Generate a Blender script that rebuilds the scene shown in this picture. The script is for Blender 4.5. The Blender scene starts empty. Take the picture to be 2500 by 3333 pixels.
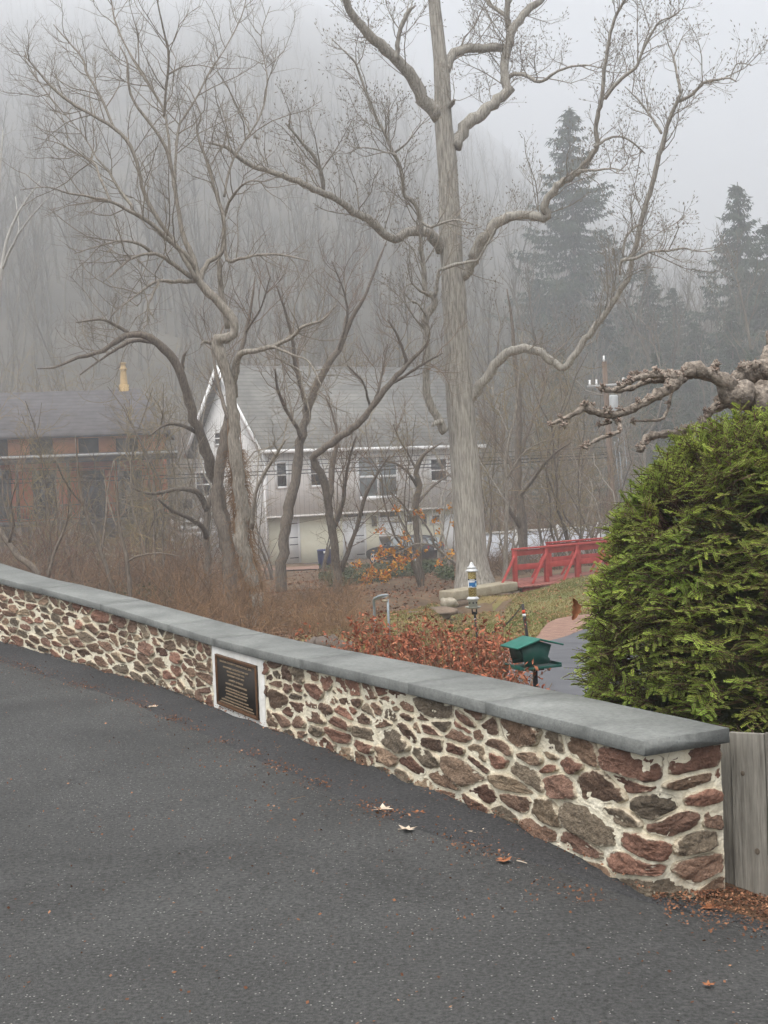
import bpy, math, random
import numpy as np
from mathutils import Vector, Matrix, Euler, noise as mnoise

random.seed(7)
rad = math.radians
scene = bpy.context.scene
COL = scene.collection

# ------------------------------------------------------------------ camera
F_PX, CX, CY = 4166.0, 1250.0, 1666.5          # photograph pixels
EYE = np.array((0.0, 0.0, 1.65))
cam = bpy.data.cameras.new("camera")
camo = bpy.data.objects.new("camera", cam)
COL.objects.link(camo)
ROT = Matrix.Rotation(rad(90 - 1.46), 3, 'X') @ Matrix.Rotation(-0.040, 3, 'Z')
camo.location = EYE
camo.rotation_euler = ROT.to_euler()
cam.sensor_fit = 'VERTICAL'
cam.sensor_height = 36.0
cam.lens = 36.0 * F_PX / 3333.0
cam.clip_start = 0.1
cam.clip_end = 3000
scene.camera = camo
RM = np.array(ROT)

# ------------------------------------------------------------------ world, sun, exposure
SUN_EL, SUN_AZ = 70.0, 215.0                     # azimuth from +Y towards +X
world = bpy.data.worlds.new("World")
scene.world = world
world.use_nodes = True
wn, wl = world.node_tree.nodes, world.node_tree.links
wn.clear()
sky = wn.new("ShaderNodeTexSky")
sky.sky_type = 'NISHITA'
sky.sun_disc = False
sky.sun_elevation = rad(SUN_EL)
sky.sun_rotation = rad(SUN_AZ)
sky.dust_density = 6.0
sky.air_density = 1.0
hs = wn.new("ShaderNodeHueSaturation")
hs.inputs['Saturation'].default_value = 0.26
bg = wn.new("ShaderNodeBackground")
bg.inputs['Strength'].default_value = 0.15
wo = wn.new("ShaderNodeOutputWorld")
wl.new(sky.outputs[0], hs.inputs['Color'])
wl.new(hs.outputs[0], bg.inputs['Color'])
wl.new(bg.outputs[0], wo.inputs['Surface'])
sun = bpy.data.lights.new("sun", 'SUN')
sun.energy = 0.9
sun.angle = rad(40)
sun.color = (1.0, 0.97, 0.93)
suno = bpy.data.objects.new("sun", sun)
COL.objects.link(suno)
sd = Vector((math.sin(rad(SUN_AZ)) * math.cos(rad(SUN_EL)), math.cos(rad(SUN_AZ)) * math.cos(rad(SUN_EL)), math.sin(rad(SUN_EL))))
suno.rotation_euler = sd.to_track_quat('Z', 'Y').to_euler()
suno.location = (20, 20, 60)
vs = scene.view_settings
scene.display_settings.display_device = 'sRGB'
vs.view_transform = 'Standard'
vs.look = 'None'
vs.gamma = 1.0
vs.exposure = 1.05
scene.render.engine = 'CYCLES'
cy = scene.cycles
cy.use_denoising = True
cy.max_bounces = 6
cy.diffuse_bounces = 3
cy.glossy_bounces = 2
cy.transparent_max_bounces = 8
cy.volume_bounces = 3
cy.caustics_reflective = False
cy.caustics_refractive = False
HAZE_DENSITY = 0.0023


# ------------------------------------------------------------------ helpers: projection
def ray(x, y):
    d = RM @ np.array(((x - CX) / F_PX, (CY - y) / F_PX, -1.0))
    return d


def P(x, y, depth):
    d = ray(x, y)
    return EYE + d * (depth / d[1])


def proj(p):
    c = RM.T @ (np.asarray(p, float) - EYE)
    return CX + F_PX * c[0] / -c[2], CY - F_PX * c[1] / -c[2]


def catmull(pts, n):
    p = np.asarray(pts, float)
    if len(p) < 3:
        t = np.linspace(0, 1, n)[:, None]
        return p[0] * (1 - t) + p[-1] * t
    q = np.vstack([2 * p[0] - p[1], p, 2 * p[-1] - p[-2]])
    m = len(p) - 1
    # parameter by chord length
    s = np.concatenate([[0], np.cumsum(np.linalg.norm(np.diff(p[:, :2], axis=0), axis=1))])
    tt = np.interp(np.linspace(0, s[-1], n), s, np.arange(m + 1))
    i = np.minimum(tt.astype(int), m - 1)
    f = (tt - i)[:, None]
    a, b, c, d = q[i], q[i + 1], q[i + 2], q[i + 3]
    return 0.5 * (2 * b + (c - a) * f + (2 * a - 5 * b + 4 * c - d) * f ** 2 + (3 * b - a - 3 * c + d) * f ** 3)


# ------------------------------------------------------------------ helpers: meshes
def tube_arrays(Pt, R, S):
    """Pt (N,K,3), R (N,K) -> verts, quads"""
    N, K, _ = Pt.shape
    T = np.empty_like(Pt)
    T[:, 1:-1] = Pt[:, 2:] - Pt[:, :-2]
    T[:, 0] = Pt[:, 1] - Pt[:, 0]
    T[:, -1] = Pt[:, -1] - Pt[:, -2]
    T /= np.linalg.norm(T, axis=2, keepdims=True) + 1e-9
    main = Pt[:, -1] - Pt[:, 0]
    main /= np.linalg.norm(main, axis=1, keepdims=True) + 1e-9
    ref = np.where(np.abs(main[:, 1:2]) < 0.8, np.array([[0., 1., 0.]]), np.array([[1., 0., 0.]]))
    ref = np.repeat(ref[:, None], K, axis=1)
    A = np.cross(T, ref)
    A /= np.linalg.norm(A, axis=2, keepdims=True) + 1e-9
    B = np.cross(T, A)
    ang = np.arange(S) * 2 * math.pi / S
    V = Pt[:, :, None] + R[:, :, None, None] * (A[:, :, None] * np.cos(ang)[None, None, :, None] + B[:, :, None] * np.sin(ang)[None, None, :, None])
    n, k, s = np.meshgrid(np.arange(N), np.arange(K - 1), np.arange(S), indexing='ij')
    base = n * K * S
    s2 = (s + 1) % S
    Q = np.stack([base + k * S + s, base + k * S + s2, base + (k + 1) * S + s2, base + (k + 1) * S + s], axis=-1).reshape(-1, 4)
    return V.reshape(-1, 3), Q


class MB:
    def __init__(self):
        self.v, self.q, self.t, self.n, self.c = [], [], [], 0, []

    def add(self, V, Q=None, T=None, col=None):
        V = np.asarray(V, float).reshape(-1, 3)
        self.v.append(V)
        if Q is not None and len(Q):
            self.q.append(np.asarray(Q, int).reshape(-1, 4) + self.n)
        if T is not None and len(T):
            self.t.append(np.asarray(T, int).reshape(-1, 3) + self.n)
        if col is None:
            col = (1, 1, 1)
        col = np.asarray(col, float)
        if col.ndim == 1:
            col = np.repeat(col[None], len(V), axis=0)
        self.c.append(col)
        self.n += len(V)
        return self

    def box(self, c, s, rz=0.0, mat=None, col=None):
        h = np.array(s, float) / 2
        V = np.array([(x, y, z) for x in (-1, 1) for y in (-1, 1) for z in (-1, 1)], float) * h
        if mat is not None:
            V = V @ np.array(mat).T
        if rz:
            ca, sa = math.cos(rz), math.sin(rz)
            V = V @ np.array(((ca, sa, 0), (-sa, ca, 0), (0, 0, 1)))
        V += np.array(c)
        return self.add(V, [(0, 1, 3, 2), (4, 6, 7, 5), (0, 4, 5, 1), (2, 3, 7, 6), (0, 2, 6, 4), (1, 5, 7, 3)], col=col)

    def b2(self, lo, hi, col=None):
        lo, hi = np.array(lo, float), np.array(hi, float)
        return self.box((lo + hi) / 2, hi - lo, col=col)

    def beam(self, a, b, w, h, up=(0, 0, 1)):
        a, b = np.array(a, float), np.array(b, float)
        d = b - a
        L = np.linalg.norm(d)
        x = d / L
        u = np.array(up, float)
        y = np.cross(u, x)
        y /= np.linalg.norm(y)
        z = np.cross(x, y)
        return self.box((a + b) / 2, (L, w, h), mat=np.stack([x, y, z], axis=1))

    def tube(self, pts, r, S=8, cap=True):
        pts = np.asarray(pts, float)
        r = np.broadcast_to(np.asarray(r, float), (len(pts),))
        V, Q = tube_arrays(pts[None], r[None], S)
        T = []
        K = len(pts)
        if cap:
            V = np.vstack([V, pts[0], pts[-1]])
            n0, n1 = K * S, K * S + 1
            for s in range(S):
                T.append((n0, (s + 1) % S, s))
                T.append((n1, (K - 1) * S + s, (K - 1) * S + (s + 1) % S))
        return self.add(V, Q, T)

    def lathe(self, prof, S=20, c=(0, 0, 0)):
        prof = np.array(prof, float)
        K = len(prof)
        ang = np.arange(S) * 2 * math.pi / S
        V = np.stack([prof[:, 0, None] * np.cos(ang), prof[:, 0, None] * np.sin(ang), np.repeat(prof[:, 1, None], S, 1)], -1).reshape(-1, 3) + np.array(c)
        Q = [(k * S + s, k * S + (s + 1) % S, (k + 1) * S + (s + 1) % S, (k + 1) * S + s) for k in range(K - 1) for s in range(S)]
        return self.add(V, Q)

    def prism(self, poly, d0, d1, fn):
        """poly of (a,b); fn(a,b,d)->xyz; extruded from d0 to d1 (convex poly)"""
        n = len(poly)
        V = [fn(a, b, d0) for a, b in poly] + [fn(a, b, d1) for a, b in poly]
        Q = [(i, (i + 1) % n, n + (i + 1) % n, n + i) for i in range(n)]
        T = [(0, i + 1, i) for i in range(1, n - 1)] + [(n, n + i, n + i + 1) for i in range(1, n - 1)]
        return self.add(V, Q, T)

    def tubes(self, arrs, S, vary=None):
        for Pt, R in arrs:
            if len(Pt):
                V, Q = tube_arrays(Pt, R, S)
                c = None
                if vary is not None:
                    c = np.repeat(vary.uniform(0.45, 1.25, (len(Pt), 1)) * np.array((1.0, 0.97, 0.95)), Pt.shape[1] * S, 0)
                self.add(V, Q, col=c)
        return self

    def build(self, name, mat, parent=None, origin=None, smooth=False, bevel=0, colors=False):
        V = np.vstack(self.v)
        if origin is not None:
            V = V - np.array(origin, float)
        q = np.vstack(self.q) if self.q else np.zeros((0, 4), int)
        t = np.vstack(self.t) if self.t else np.zeros((0, 3), int)
        me = bpy.data.meshes.new(name)
        me.vertices.add(len(V))
        me.vertices.foreach_set('co', V.astype(np.float32).ravel())
        me.loops.add(q.size + t.size)
        me.loops.foreach_set('vertex_index', np.concatenate([q.ravel(), t.ravel()]).astype(np.int32))
        me.polygons.add(len(q) + len(t))
        ls = np.concatenate([np.arange(len(q)) * 4, q.size + np.arange(len(t)) * 3]).astype(np.int32)
        me.polygons.foreach_set('loop_start', ls)
        me.update(calc_edges=True)
        if smooth:
            me.polygons.foreach_set('use_smooth', np.ones(len(me.polygons), bool))
        if colors:
            c = np.vstack(self.c)
            a = me.color_attributes.new('tint', 'FLOAT_COLOR', 'POINT')
            a.data.foreach_set('color', np.hstack([c, np.ones((len(c), 1))]).astype(np.float32).ravel())
        me.validate()
        o = bpy.data.objects.new(name, me)
        COL.objects.link(o)
        if mat is not None:
            me.materials.append(mat)
        if parent is not None:
            o.parent = parent
        elif origin is not None:
            o.location = origin
        if bevel:
            b = o.modifiers.new('bevel', 'BEVEL')
            b.width = bevel
            b.segments = 2
            b.limit_method = 'ANGLE'
        return o


def tag(o, label=None, cat=None, group=None, kind=None):
    if label: o['label'] = label
    if cat: o['category'] = cat
    if group: o['group'] = group
    if kind: o['kind'] = kind
    return o


def thing(name, label, cat, loc=(0, 0, 0), rz=0.0, group=None):
    o = bpy.data.objects.new(name, None)
    o.empty_display_size = 0.2
    COL.objects.link(o)
    o.location = loc
    o.rotation_euler = (0, 0, rz)
    return tag(o, label, cat, group)


def copy_thing(root, loc, rz, s, label, group):
    r = root.copy()
    COL.objects.link(r)
    r.location = loc
    r.rotation_euler = (0, 0, rz)
    r.scale = (s, s, s)
    r['label'] = label
    r['group'] = group
    for ch in root.children:
        c = ch.copy()
        COL.objects.link(c)
        c.parent = r
    return r


# ------------------------------------------------------------------ helpers: materials
def lin(r, g, b):
    f = lambda c: (c / 255 / 12.92) if c / 255 <= 0.04045 else ((c / 255 + 0.055) / 1.055) ** 2.4
    return (f(r), f(g), f(b), 1)


def mat(name, c1, c2=None, scale=5.0, rough=0.85, bump=0.0, bscale=None, stretch=(1, 1, 1), spec=0.3, metal=0.0, contrast=(0.35, 0.65),
        speck=None, use_tint=False, coat=0.0, blotch=None, translucent=0.0):
    m = bpy.data.materials.new(name)
    m.use_nodes = True
    n, l = m.node_tree.nodes, m.node_tree.links
    b = n['Principled BSDF']
    b.inputs['Roughness'].default_value = rough
    b.inputs['Metallic'].default_value = metal
    b.inputs['Specular IOR Level'].default_value = spec
    if coat:
        b.inputs['Coat Weight'].default_value = coat
        b.inputs['Coat Roughness'].default_value = 0.08
    b.inputs['Base Color'].default_value = c1
    tc = n.new('ShaderNodeTexCoord')
    mp = n.new('ShaderNodeMapping')
    mp.inputs['Scale'].default_value = stretch
    l.new(tc.outputs['Object'], mp.inputs['Vector'])
    out = None
    if c2 is not None:
        nz = n.new('ShaderNodeTexNoise')
        nz.inputs['Scale'].default_value = scale
        nz.inputs['Detail'].default_value = 8
        nz.inputs['Roughness'].default_value = 0.65
        l.new(mp.outputs[0], nz.inputs['Vector'])
        cr = n.new('ShaderNodeValToRGB')
        cr.color_ramp.elements[0].position = contrast[0]
        cr.color_ramp.elements[1].position = contrast[1]
        cr.color_ramp.elements[0].color = c1
        cr.color_ramp.elements[1].color = c2
        l.new(nz.outputs['Fac'], cr.inputs[0])
        out = cr.outputs[0]
    if speck is not None:                              # (colour, voronoi scale, threshold)
        vo = n.new('ShaderNodeTexVoronoi')
        vo.inputs['Scale'].default_value = speck[1]
        l.new(mp.outputs[0], vo.inputs['Vector'])
        ma = n.new('ShaderNodeMath')
        ma.operation = 'LESS_THAN'
        ma.inputs[1].default_value = speck[2]
        sp = n.new('ShaderNodeSeparateColor')
        l.new(vo.outputs['Color'], sp.inputs[0])
        md = n.new('ShaderNodeMath')
        md.operation = 'LESS_THAN'
        md.inputs[1].default_value = speck[3]
        l.new(vo.outputs['Distance'], ma.inputs[0])
        l.new(sp.outputs[0], md.inputs[0])
        mu = n.new('ShaderNodeMath')
        mu.operation = 'MULTIPLY'
        l.new(ma.outputs[0], mu.inputs[0])
        l.new(md.outputs[0], mu.inputs[1])
        mx = n.new('ShaderNodeMix')
        mx.data_type = 'RGBA'
        l.new(mu.outputs[0], mx.inputs['Factor'])
        if out is not None: l.new(out, mx.inputs['A'])
        else: mx.inputs['A'].default_value = c1
        mx.inputs['B'].default_value = speck[0]
        out = mx.outputs['Result']
    if blotch is not None:                             # broad patches: (scale, darkest, lightest)
        n2 = n.new('ShaderNodeTexNoise')
        n2.inputs['Scale'].default_value = blotch[0]
        n2.inputs['Detail'].default_value = 5
        n2.inputs['Roughness'].default_value = 0.6
        n2.inputs['Distortion'].default_value = 0.4
        l.new(tc.outputs['Object'], n2.inputs['Vector'])
        c2_ = n.new('ShaderNodeValToRGB')
        c2_.color_ramp.elements[0].position = 0.33
        c2_.color_ramp.elements[1].position = 0.68
        c2_.color_ramp.elements[0].color = (blotch[1],) * 3 + (1,)
        c2_.color_ramp.elements[1].color = (blotch[2],) * 3 + (1,)
        l.new(n2.outputs['Fac'], c2_.inputs[0])
        mx = n.new('ShaderNodeMix')
        mx.data_type = 'RGBA'
        mx.blend_type = 'MULTIPLY'
        mx.inputs['Factor'].default_value = 1
        if out is not None: l.new(out, mx.inputs['A'])
        else: mx.inputs['A'].default_value = c1
        l.new(c2_.outputs[0], mx.inputs['B'])
        out = mx.outputs['Result']
    if use_tint:
        at = n.new('ShaderNodeAttribute')
        at.attribute_name = 'tint'
        mx = n.new('ShaderNodeMix')
        mx.data_type = 'RGBA'
        mx.blend_type = 'MULTIPLY'
        mx.inputs['Factor'].default_value = 1
        if out is not None: l.new(out, mx.inputs['A'])
        else: mx.inputs['A'].default_value = c1
        l.new(at.outputs['Color'], mx.inputs['B'])
        out = mx.outputs['Result']
    if out is not None:
        l.new(out, b.inputs['Base Color'])
    if translucent:
        tr_ = n.new('ShaderNodeBsdfTranslucent')
        ms = n.new('ShaderNodeMixShader')
        ms.inputs[0].default_value = translucent
        l.new(out, tr_.inputs['Color'])
        l.new(b.outputs[0], ms.inputs[1]); l.new(tr_.outputs[0], ms.inputs[2])
        l.new(ms.outputs[0], n['Material Output'].inputs['Surface'])
    if bump:
        nb = n.new('ShaderNodeTexNoise')
        nb.inputs['Scale'].default_value = bscale or scale * 3
        nb.inputs['Detail'].default_value = 6
        l.new(mp.outputs[0], nb.inputs['Vector'])
        bp = n.new('ShaderNodeBump')
        bp.inputs['Strength'].default_value = bump
        bp.inputs['Distance'].default_value = 0.02
        l.new(nb.outputs['Fac'], bp.inputs['Height'])
        l.new(bp.outputs[0], b.inputs['Normal'])
    return m


def banded(name, c1, c2, freq, axis='Z', rough=0.8, dark=0.5, width=0.12, nscale=3.0, ncol=None):
    """boards or shingle courses: thin dark joints every 1/freq m along an object axis"""
    m = mat(name, c1, c2, scale=nscale, rough=rough)
    n, l = m.node_tree.nodes, m.node_tree.links
    b = n['Principled BSDF']
    src = b.inputs['Base Color'].links[0].from_socket
    tc = n.new('ShaderNodeTexCoord')
    sx = n.new('ShaderNodeSeparateXYZ')
    l.new(tc.outputs['Object'], sx.inputs[0])
    mu = n.new('ShaderNodeMath'); mu.operation = 'MULTIPLY'; mu.inputs[1].default_value = freq
    l.new(sx.outputs[axis], mu.inputs[0])
    fr = n.new('ShaderNodeMath'); fr.operation = 'FRACT'
    l.new(mu.outputs[0], fr.inputs[0])
    lt = n.new('ShaderNodeMath'); lt.operation = 'LESS_THAN'; lt.inputs[1].default_value = width
    l.new(fr.outputs[0], lt.inputs[0])
    mx = n.new('ShaderNodeMix'); mx.data_type = 'RGBA'; mx.blend_type = 'MULTIPLY'
    l.new(lt.outputs[0], mx.inputs['Factor'])
    l.new(src, mx.inputs['A'])
    mx.inputs['B'].default_value = (dark, dark, dark, 1)
    l.new(mx.outputs['Result'], b.inputs['Base Color'])
    return m


# ------------------------------------------------------------------ terrain functions
def sm(a, b, x):
    t = np.clip((x - a) / (b - a), 0, 1)
    return t * t * (3 - 2 * t)


ZD = [4, 7, 10, 14, 22, 28, 35, 50, 62, 70, 80, 95]
ZZ = [-0.25, -0.3, -0.35, -0.55, -1.2, -1.5, -1.8, -2.2, -2.6, -2.95, -3.05, -3.0]


def terrain(x, y):
    x = np.asarray(x, float); y = np.asarray(y, float)
    z = np.interp(y, ZD, ZZ)
    dxr = x / np.maximum(y, 5)
    # right hand lawn lies a little higher near the footbridge
    z = z + 0.35 * sm(0.09, 0.17, dxr) * sm(24, 36, y) * (1 - sm(42, 55, y))
    z = z - 0.42 * sm(0.03, 0.05, dxr) * (1 - sm(0.085, 0.105, dxr)) * sm(25, 31, y) * (1 - sm(36.5, 37.0, y))
    z = z - 0.5 * sm(0.02, -0.16, dxr) * sm(40, 50, y) * (1 - sm(54, 66, y))
    k = 0.43 - 0.24 * sm(-0.10, 0.26, dxr)
    h = np.maximum(0, y - 102) * k
    h = h * sm(0, 60, h + 20)
    z = z + h + 1.2 * np.sin(x * 0.07 + y * 0.03) * sm(100, 160, y) + 0.07 * np.sin(x * 0.9 + 1.3) * np.sin(y * 0.7) * sm(14, 25, y)
    return z


def hit(px, py, d0=8.0, d1=900.0):
    d = ray(px, py)
    ys = np.concatenate([np.arange(d0, 60, 0.1), np.arange(60, d1, 0.5)])
    pts = EYE + d[None] * (ys / d[1])[:, None]
    tz = terrain(pts[:, 0], pts[:, 1])
    i = np.argmax(pts[:, 2] <= tz)
    p = pts[i].copy()
    p[2] = tz[i]
    return p


RY = np.arange(-20, 30, 0.05)
RZ = np.interp(RY, [-20, 5, 6.5, 8, 10, 11, 12, 13.3, 16, 30], [0.0, 0.0, -0.02, -0.05, -0.1, -0.12, -0.06, 0.07, 0.35, 1.9])
for _ in range(3):
    RZ = np.convolve(np.pad(RZ, 15, mode='edge'), np.ones(31) / 31, mode='valid')


def road_z(x, y):
    y = np.asarray(y, float); x = np.asarray(x, float)
    return np.interp(y, RY, RZ) - 0.075 * sm(0.45, 1.25, x) * sm(2.6, 5.2, y) - 0.13 * sm(1.0, 1.9, x) * sm(3.2, 5.4, y)


# ------------------------------------------------------------------ materials
M = {}
M['asphalt'] = mat('asphalt', lin(48, 48, 47), lin(92, 92, 90), scale=60, rough=0.9, bump=0.9, bscale=150, contrast=(0.32, 0.70), speck=((0.30, 0.29, 0.27, 1), 75, 0.26, 0.10), blotch=(0.8, 0.80, 1.2))
M['berm'] = mat('berm', lin(42, 42, 43), lin(80, 80, 80), scale=60, rough=0.9, bump=0.9, bscale=150, contrast=(0.32, 0.70), speck=((0.22, 0.20, 0.18, 1), 75, 0.24, 0.07), blotch=(1.1, 0.85, 1.12))
M['mortar'] = mat('mortar', lin(212, 202, 176), lin(234, 227, 206), scale=9, rough=0.95, bump=0.7, bscale=45)
M['render'] = mat('white_render', lin(214, 212, 204), lin(234, 233, 228), scale=6, rough=0.9, bump=0.35, bscale=30)
M['bluestone'] = mat('bluestone', lin(98, 100, 97), lin(121, 123, 119), scale=38, rough=0.68, bump=0.22, bscale=90, contrast=(0.3, 0.7), speck=((0.10, 0.11, 0.11, 1), 90, 0.3, 0.10), blotch=(1.9, 0.74, 1.32))
M['bronze'] = mat('bronze', lin(92, 66, 46), lin(112, 82, 56), scale=30, rough=0.5, metal=0.35, bump=0.1)
M['bronze_dark'] = mat('bronze_dark', lin(40, 37, 34), lin(54, 48, 42), scale=40, rough=0.6, metal=0.2)
M['bronze_light'] = mat('bronze_letters', lin(150, 132, 108), rough=0.5, metal=0.3)
M['wood_grey'] = mat('weathered_wood', lin(96, 92, 84), lin(146, 142, 132), scale=7, rough=0.9, bump=0.6, bscale=14, stretch=(9, 9, 0.5), contrast=(0.3, 0.7), blotch=(4, 0.85, 1.12))
M['knot'] = mat('wood_knot', lin(70, 62, 54), lin(110, 100, 86), scale=40, rough=0.9)
M['bark_tulip'] = mat('bark_tulip', lin(108, 103, 95), lin(176, 171, 160), scale=6.5, rough=0.95, bump=1.0, bscale=8, stretch=(3.4, 3.4, 0.36), contrast=(0.34, 0.66))
M['bark_grey'] = mat('bark_grey', lin(108, 101, 91), lin(162, 155, 143), scale=9, rough=0.95, bump=0.9, bscale=14, stretch=(3, 3, 0.6))
M['bark_brown'] = mat('bark_brown', lin(80, 72, 64), lin(126, 116, 104), scale=9, rough=0.95, bump=0.8, bscale=14, stretch=(3, 3, 0.6))
M['bark_pale'] = mat('bark_pale', lin(150, 148, 140), lin(186, 184, 178), scale=9, rough=0.9, stretch=(2, 2, 0.6))
M['bark_knotty'] = mat('bark_knotty', lin(84, 76, 68), lin(158, 147, 134), scale=22, rough=0.95, bump=1.0, bscale=45)
M['bud'] = mat('bud', lin(112, 94, 82), lin(164, 150, 138), scale=30, rough=0.9)
M['twig_grey'] = mat('twig_grey', lin(108, 100, 88), lin(146, 137, 122), scale=3, rough=0.95)
M['twig_brown'] = mat('twig_brown', lin(94, 80, 68), lin(136, 116, 96), scale=1.5, rough=0.95)
M['twig_olive'] = mat('twig_olive', lin(108, 98, 70), lin(148, 132, 98), scale=1.5, rough=0.95)
M['twig_red'] = mat('twig_red', lin(98, 74, 60), lin(128, 98, 80), scale=1.0, rough=0.95)
M['brush'] = mat('brush', lin(102, 80, 60), lin(150, 120, 88), scale=0.6, rough=0.95, contrast=(0.3, 0.7), use_tint=True)
M['vine'] = mat('vine', lin(112, 88, 64), lin(154, 124, 92), scale=4, rough=0.95)
M['ground'] = mat('forest_floor', lin(78, 62, 46), lin(112, 92, 70), scale=0.8, rough=1, bump=0.5, bscale=6)
M['mulch'] = mat('leaf_mould', lin(52, 41, 33), lin(104, 78, 56), scale=28, rough=1, bump=1.0, bscale=50)
M['lawn'] = mat('lawn', lin(92, 98, 50), lin(132, 112, 74), scale=0.55, rough=1, bump=0.5, bscale=30, contrast=(0.36, 0.64))
M['grass'] = mat('grass_blades', lin(84, 96, 44), lin(136, 118, 72), scale=0.5, rough=0.9)
M['gravel'] = mat('red_gravel', lin(120, 92, 80), lin(146, 118, 102), scale=6, rough=1, bump=0.5, bscale=60)
M['drive'] = mat('drive_asphalt', lin(78, 79, 82), lin(94, 95, 98), scale=1.2, rough=0.9)
M['ivy'] = mat('ivy', lin(46, 58, 34), lin(74, 84, 50), scale=2, rough=0.7)
M['yew_wood'] = mat('yew_wood', lin(70, 52, 40), lin(96, 74, 58), scale=14, rough=0.95)
M['yew'] = mat('yew_needles', (0.16, 0.245, 0.036, 1), (0.31, 0.38, 0.075, 1), scale=3.0, rough=0.75, spec=0.18, use_tint=True, translucent=0.38)
M['dry_leaf'] = mat('dry_leaf', lin(132, 74, 54), lin(170, 110, 82), scale=3.5, rough=0.85, use_tint=True)
M['dry_stem'] = mat('dry_stem', lin(104, 84, 66), lin(146, 124, 98), scale=4, rough=0.95)
M['yellow_leaf'] = mat('yellow_leaf', lin(186, 132, 46), lin(206, 150, 62), scale=2.5, rough=0.8, use_tint=True)
M['litter'] = mat('litter', lin(92, 58, 42), lin(142, 104, 76), scale=12, rough=0.95, use_tint=True)
M['pale_leaf'] = mat('pale_leaf', lin(168, 150, 130), lin(206, 192, 172), scale=18, rough=0.9)
M['brown_leaf'] = mat('brown_leaf', lin(130, 82, 54), lin(164, 110, 76), scale=18, rough=0.9)
M['red_paint'] = mat('red_paint', lin(150, 50, 46), lin(176, 72, 66), scale=4, rough=0.7, bump=0.1)
M['concrete'] = mat('concrete', lin(134, 124, 104), lin(160, 152, 132), scale=4, rough=0.95, bump=0.4)
M['fieldstone'] = mat('fieldstone', lin(84, 70, 58), lin(128, 112, 96), scale=3, rough=0.95, bump=0.8, bscale=10)
M['boulder'] = mat('boulder', lin(136, 126, 108), lin(172, 164, 148), scale=6, rough=0.95, bump=0.7)
M['black'] = mat('black_metal', lin(30, 30, 32), rough=0.5)
M['green_plastic'] = mat('green_plastic', lin(14, 70, 62), lin(20, 80, 70), scale=8, rough=0.45, spec=0.4)
M['green_roof'] = mat('green_roof', lin(28, 92, 80), lin(36, 104, 90), scale=8, rough=0.5)
M['green_dark'] = mat('green_dark', lin(22, 52, 44), rough=0.6)
M['feeder_metal'] = mat('feeder_metal', lin(176, 178, 178), lin(196, 198, 198), scale=12, rough=0.4, metal=0.1)
M['feeder_grey'] = mat('feeder_grey', lin(146, 148, 138), rough=0.55)
M['seed'] = mat('seed', lin(104, 88, 52), lin(206, 188, 124), scale=90, rough=0.9, contrast=(0.42, 0.58))
M['white'] = mat('white_paint', lin(228, 228, 226), rough=0.6)
M['blue_label'] = mat('blue_label', lin(36, 98, 150), rough=0.4)
M['pale_blue'] = mat('pale_blue', lin(150, 196, 220), rough=0.4)
M['orange_band'] = mat('orange_band', lin(206, 74, 44), rough=0.5)
M['house_roof'] = banded('house_roof', lin(104, 103, 98), lin(128, 126, 120), 4.2, 'Z', dark=0.72, width=0.25, nscale=1.2)
M['house_siding'] = banded('house_siding', lin(214, 210, 204), lin(226, 223, 218), 3.3, 'X', dark=0.72, width=0.1)
M['gable_siding'] = banded('gable_siding', lin(204, 202, 198), lin(218, 216, 212), 3.3, 'Y', dark=0.74, width=0.1)
M['cream'] = mat('cream_wall', lin(222, 219, 196), lin(230, 227, 206), scale=2, rough=0.9)
M['trim'] = mat('white_trim', lin(240, 240, 238), rough=0.6)
M['glass'] = mat('painted_sky_glass', lin(112, 120, 122), lin(142, 150, 152), scale=0.9, rough=0.3, spec=0.6)  # sky reflection put into the base colour as pale grey
M['glass_dark'] = mat('dark_glass', lin(34, 36, 40), rough=0.1, spec=0.6)
M['dark_wood'] = mat('dark_wood', lin(50, 46, 44), lin(66, 60, 56), scale=3, rough=0.8)
M['peach'] = mat('peach_wall', lin(190, 126, 86), lin(204, 142, 100), scale=2, rough=0.9)
M['rust'] = mat('rust_wall', lin(160, 80, 46), lin(178, 96, 58), scale=2, rough=0.9)
M['slate'] = banded('slate_roof', lin(74, 70, 70), lin(96, 92, 92), 4.0, 'Z', dark=0.75, width=0.25, nscale=1.5)
M['chimney'] = mat('chimney', lin(178, 150, 104), lin(196, 168, 120), scale=3, rough=0.9)
M['grey_rail'] = mat('grey_rail', lin(150, 150, 148), lin(170, 170, 168), scale=3, rough=0.9)
M['porch_white'] = mat('porch_white', lin(160, 160, 158), rough=0.7)
M['stone_base'] = mat('stone_base', lin(84, 76, 70), lin(112, 102, 94), scale=2.5, rough=0.95, bump=0.5)
M['car'] = mat('car_paint', lin(20, 19, 23), rough=0.3, spec=0.35, coat=0.25)
M['tyre'] = mat('tyre', lin(24, 24, 25), rough=0.8)
M['rim'] = mat('rim', lin(200, 202, 206), rough=0.3, metal=0.6)
M['tail'] = mat('tail_lens', lin(150, 28, 26), rough=0.2)
M['barrel'] = mat('blue_barrel', lin(38, 46, 84), lin(48, 56, 96), scale=4, rough=0.6)
M['vinyl'] = banded('vinyl_fence', lin(206, 210, 218), lin(216, 220, 228), 5.0, 'X', dark=0.86, width=0.08)
M['pole_wood'] = mat('pole_wood', lin(92, 76, 64), lin(120, 104, 90), scale=6, stretch=(4, 4, 0.4), rough=0.95)
M['transformer'] = mat('transformer', lin(178, 182, 182), rough=0.5)
M['cable'] = mat('cable', lin(28, 28, 30), rough=0.7)
M['spruce'] = mat('spruce_needles', (0.030, 0.050, 0.028, 1), (0.07, 0.095, 0.055, 1), scale=0.35, rough=0.8)
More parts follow.
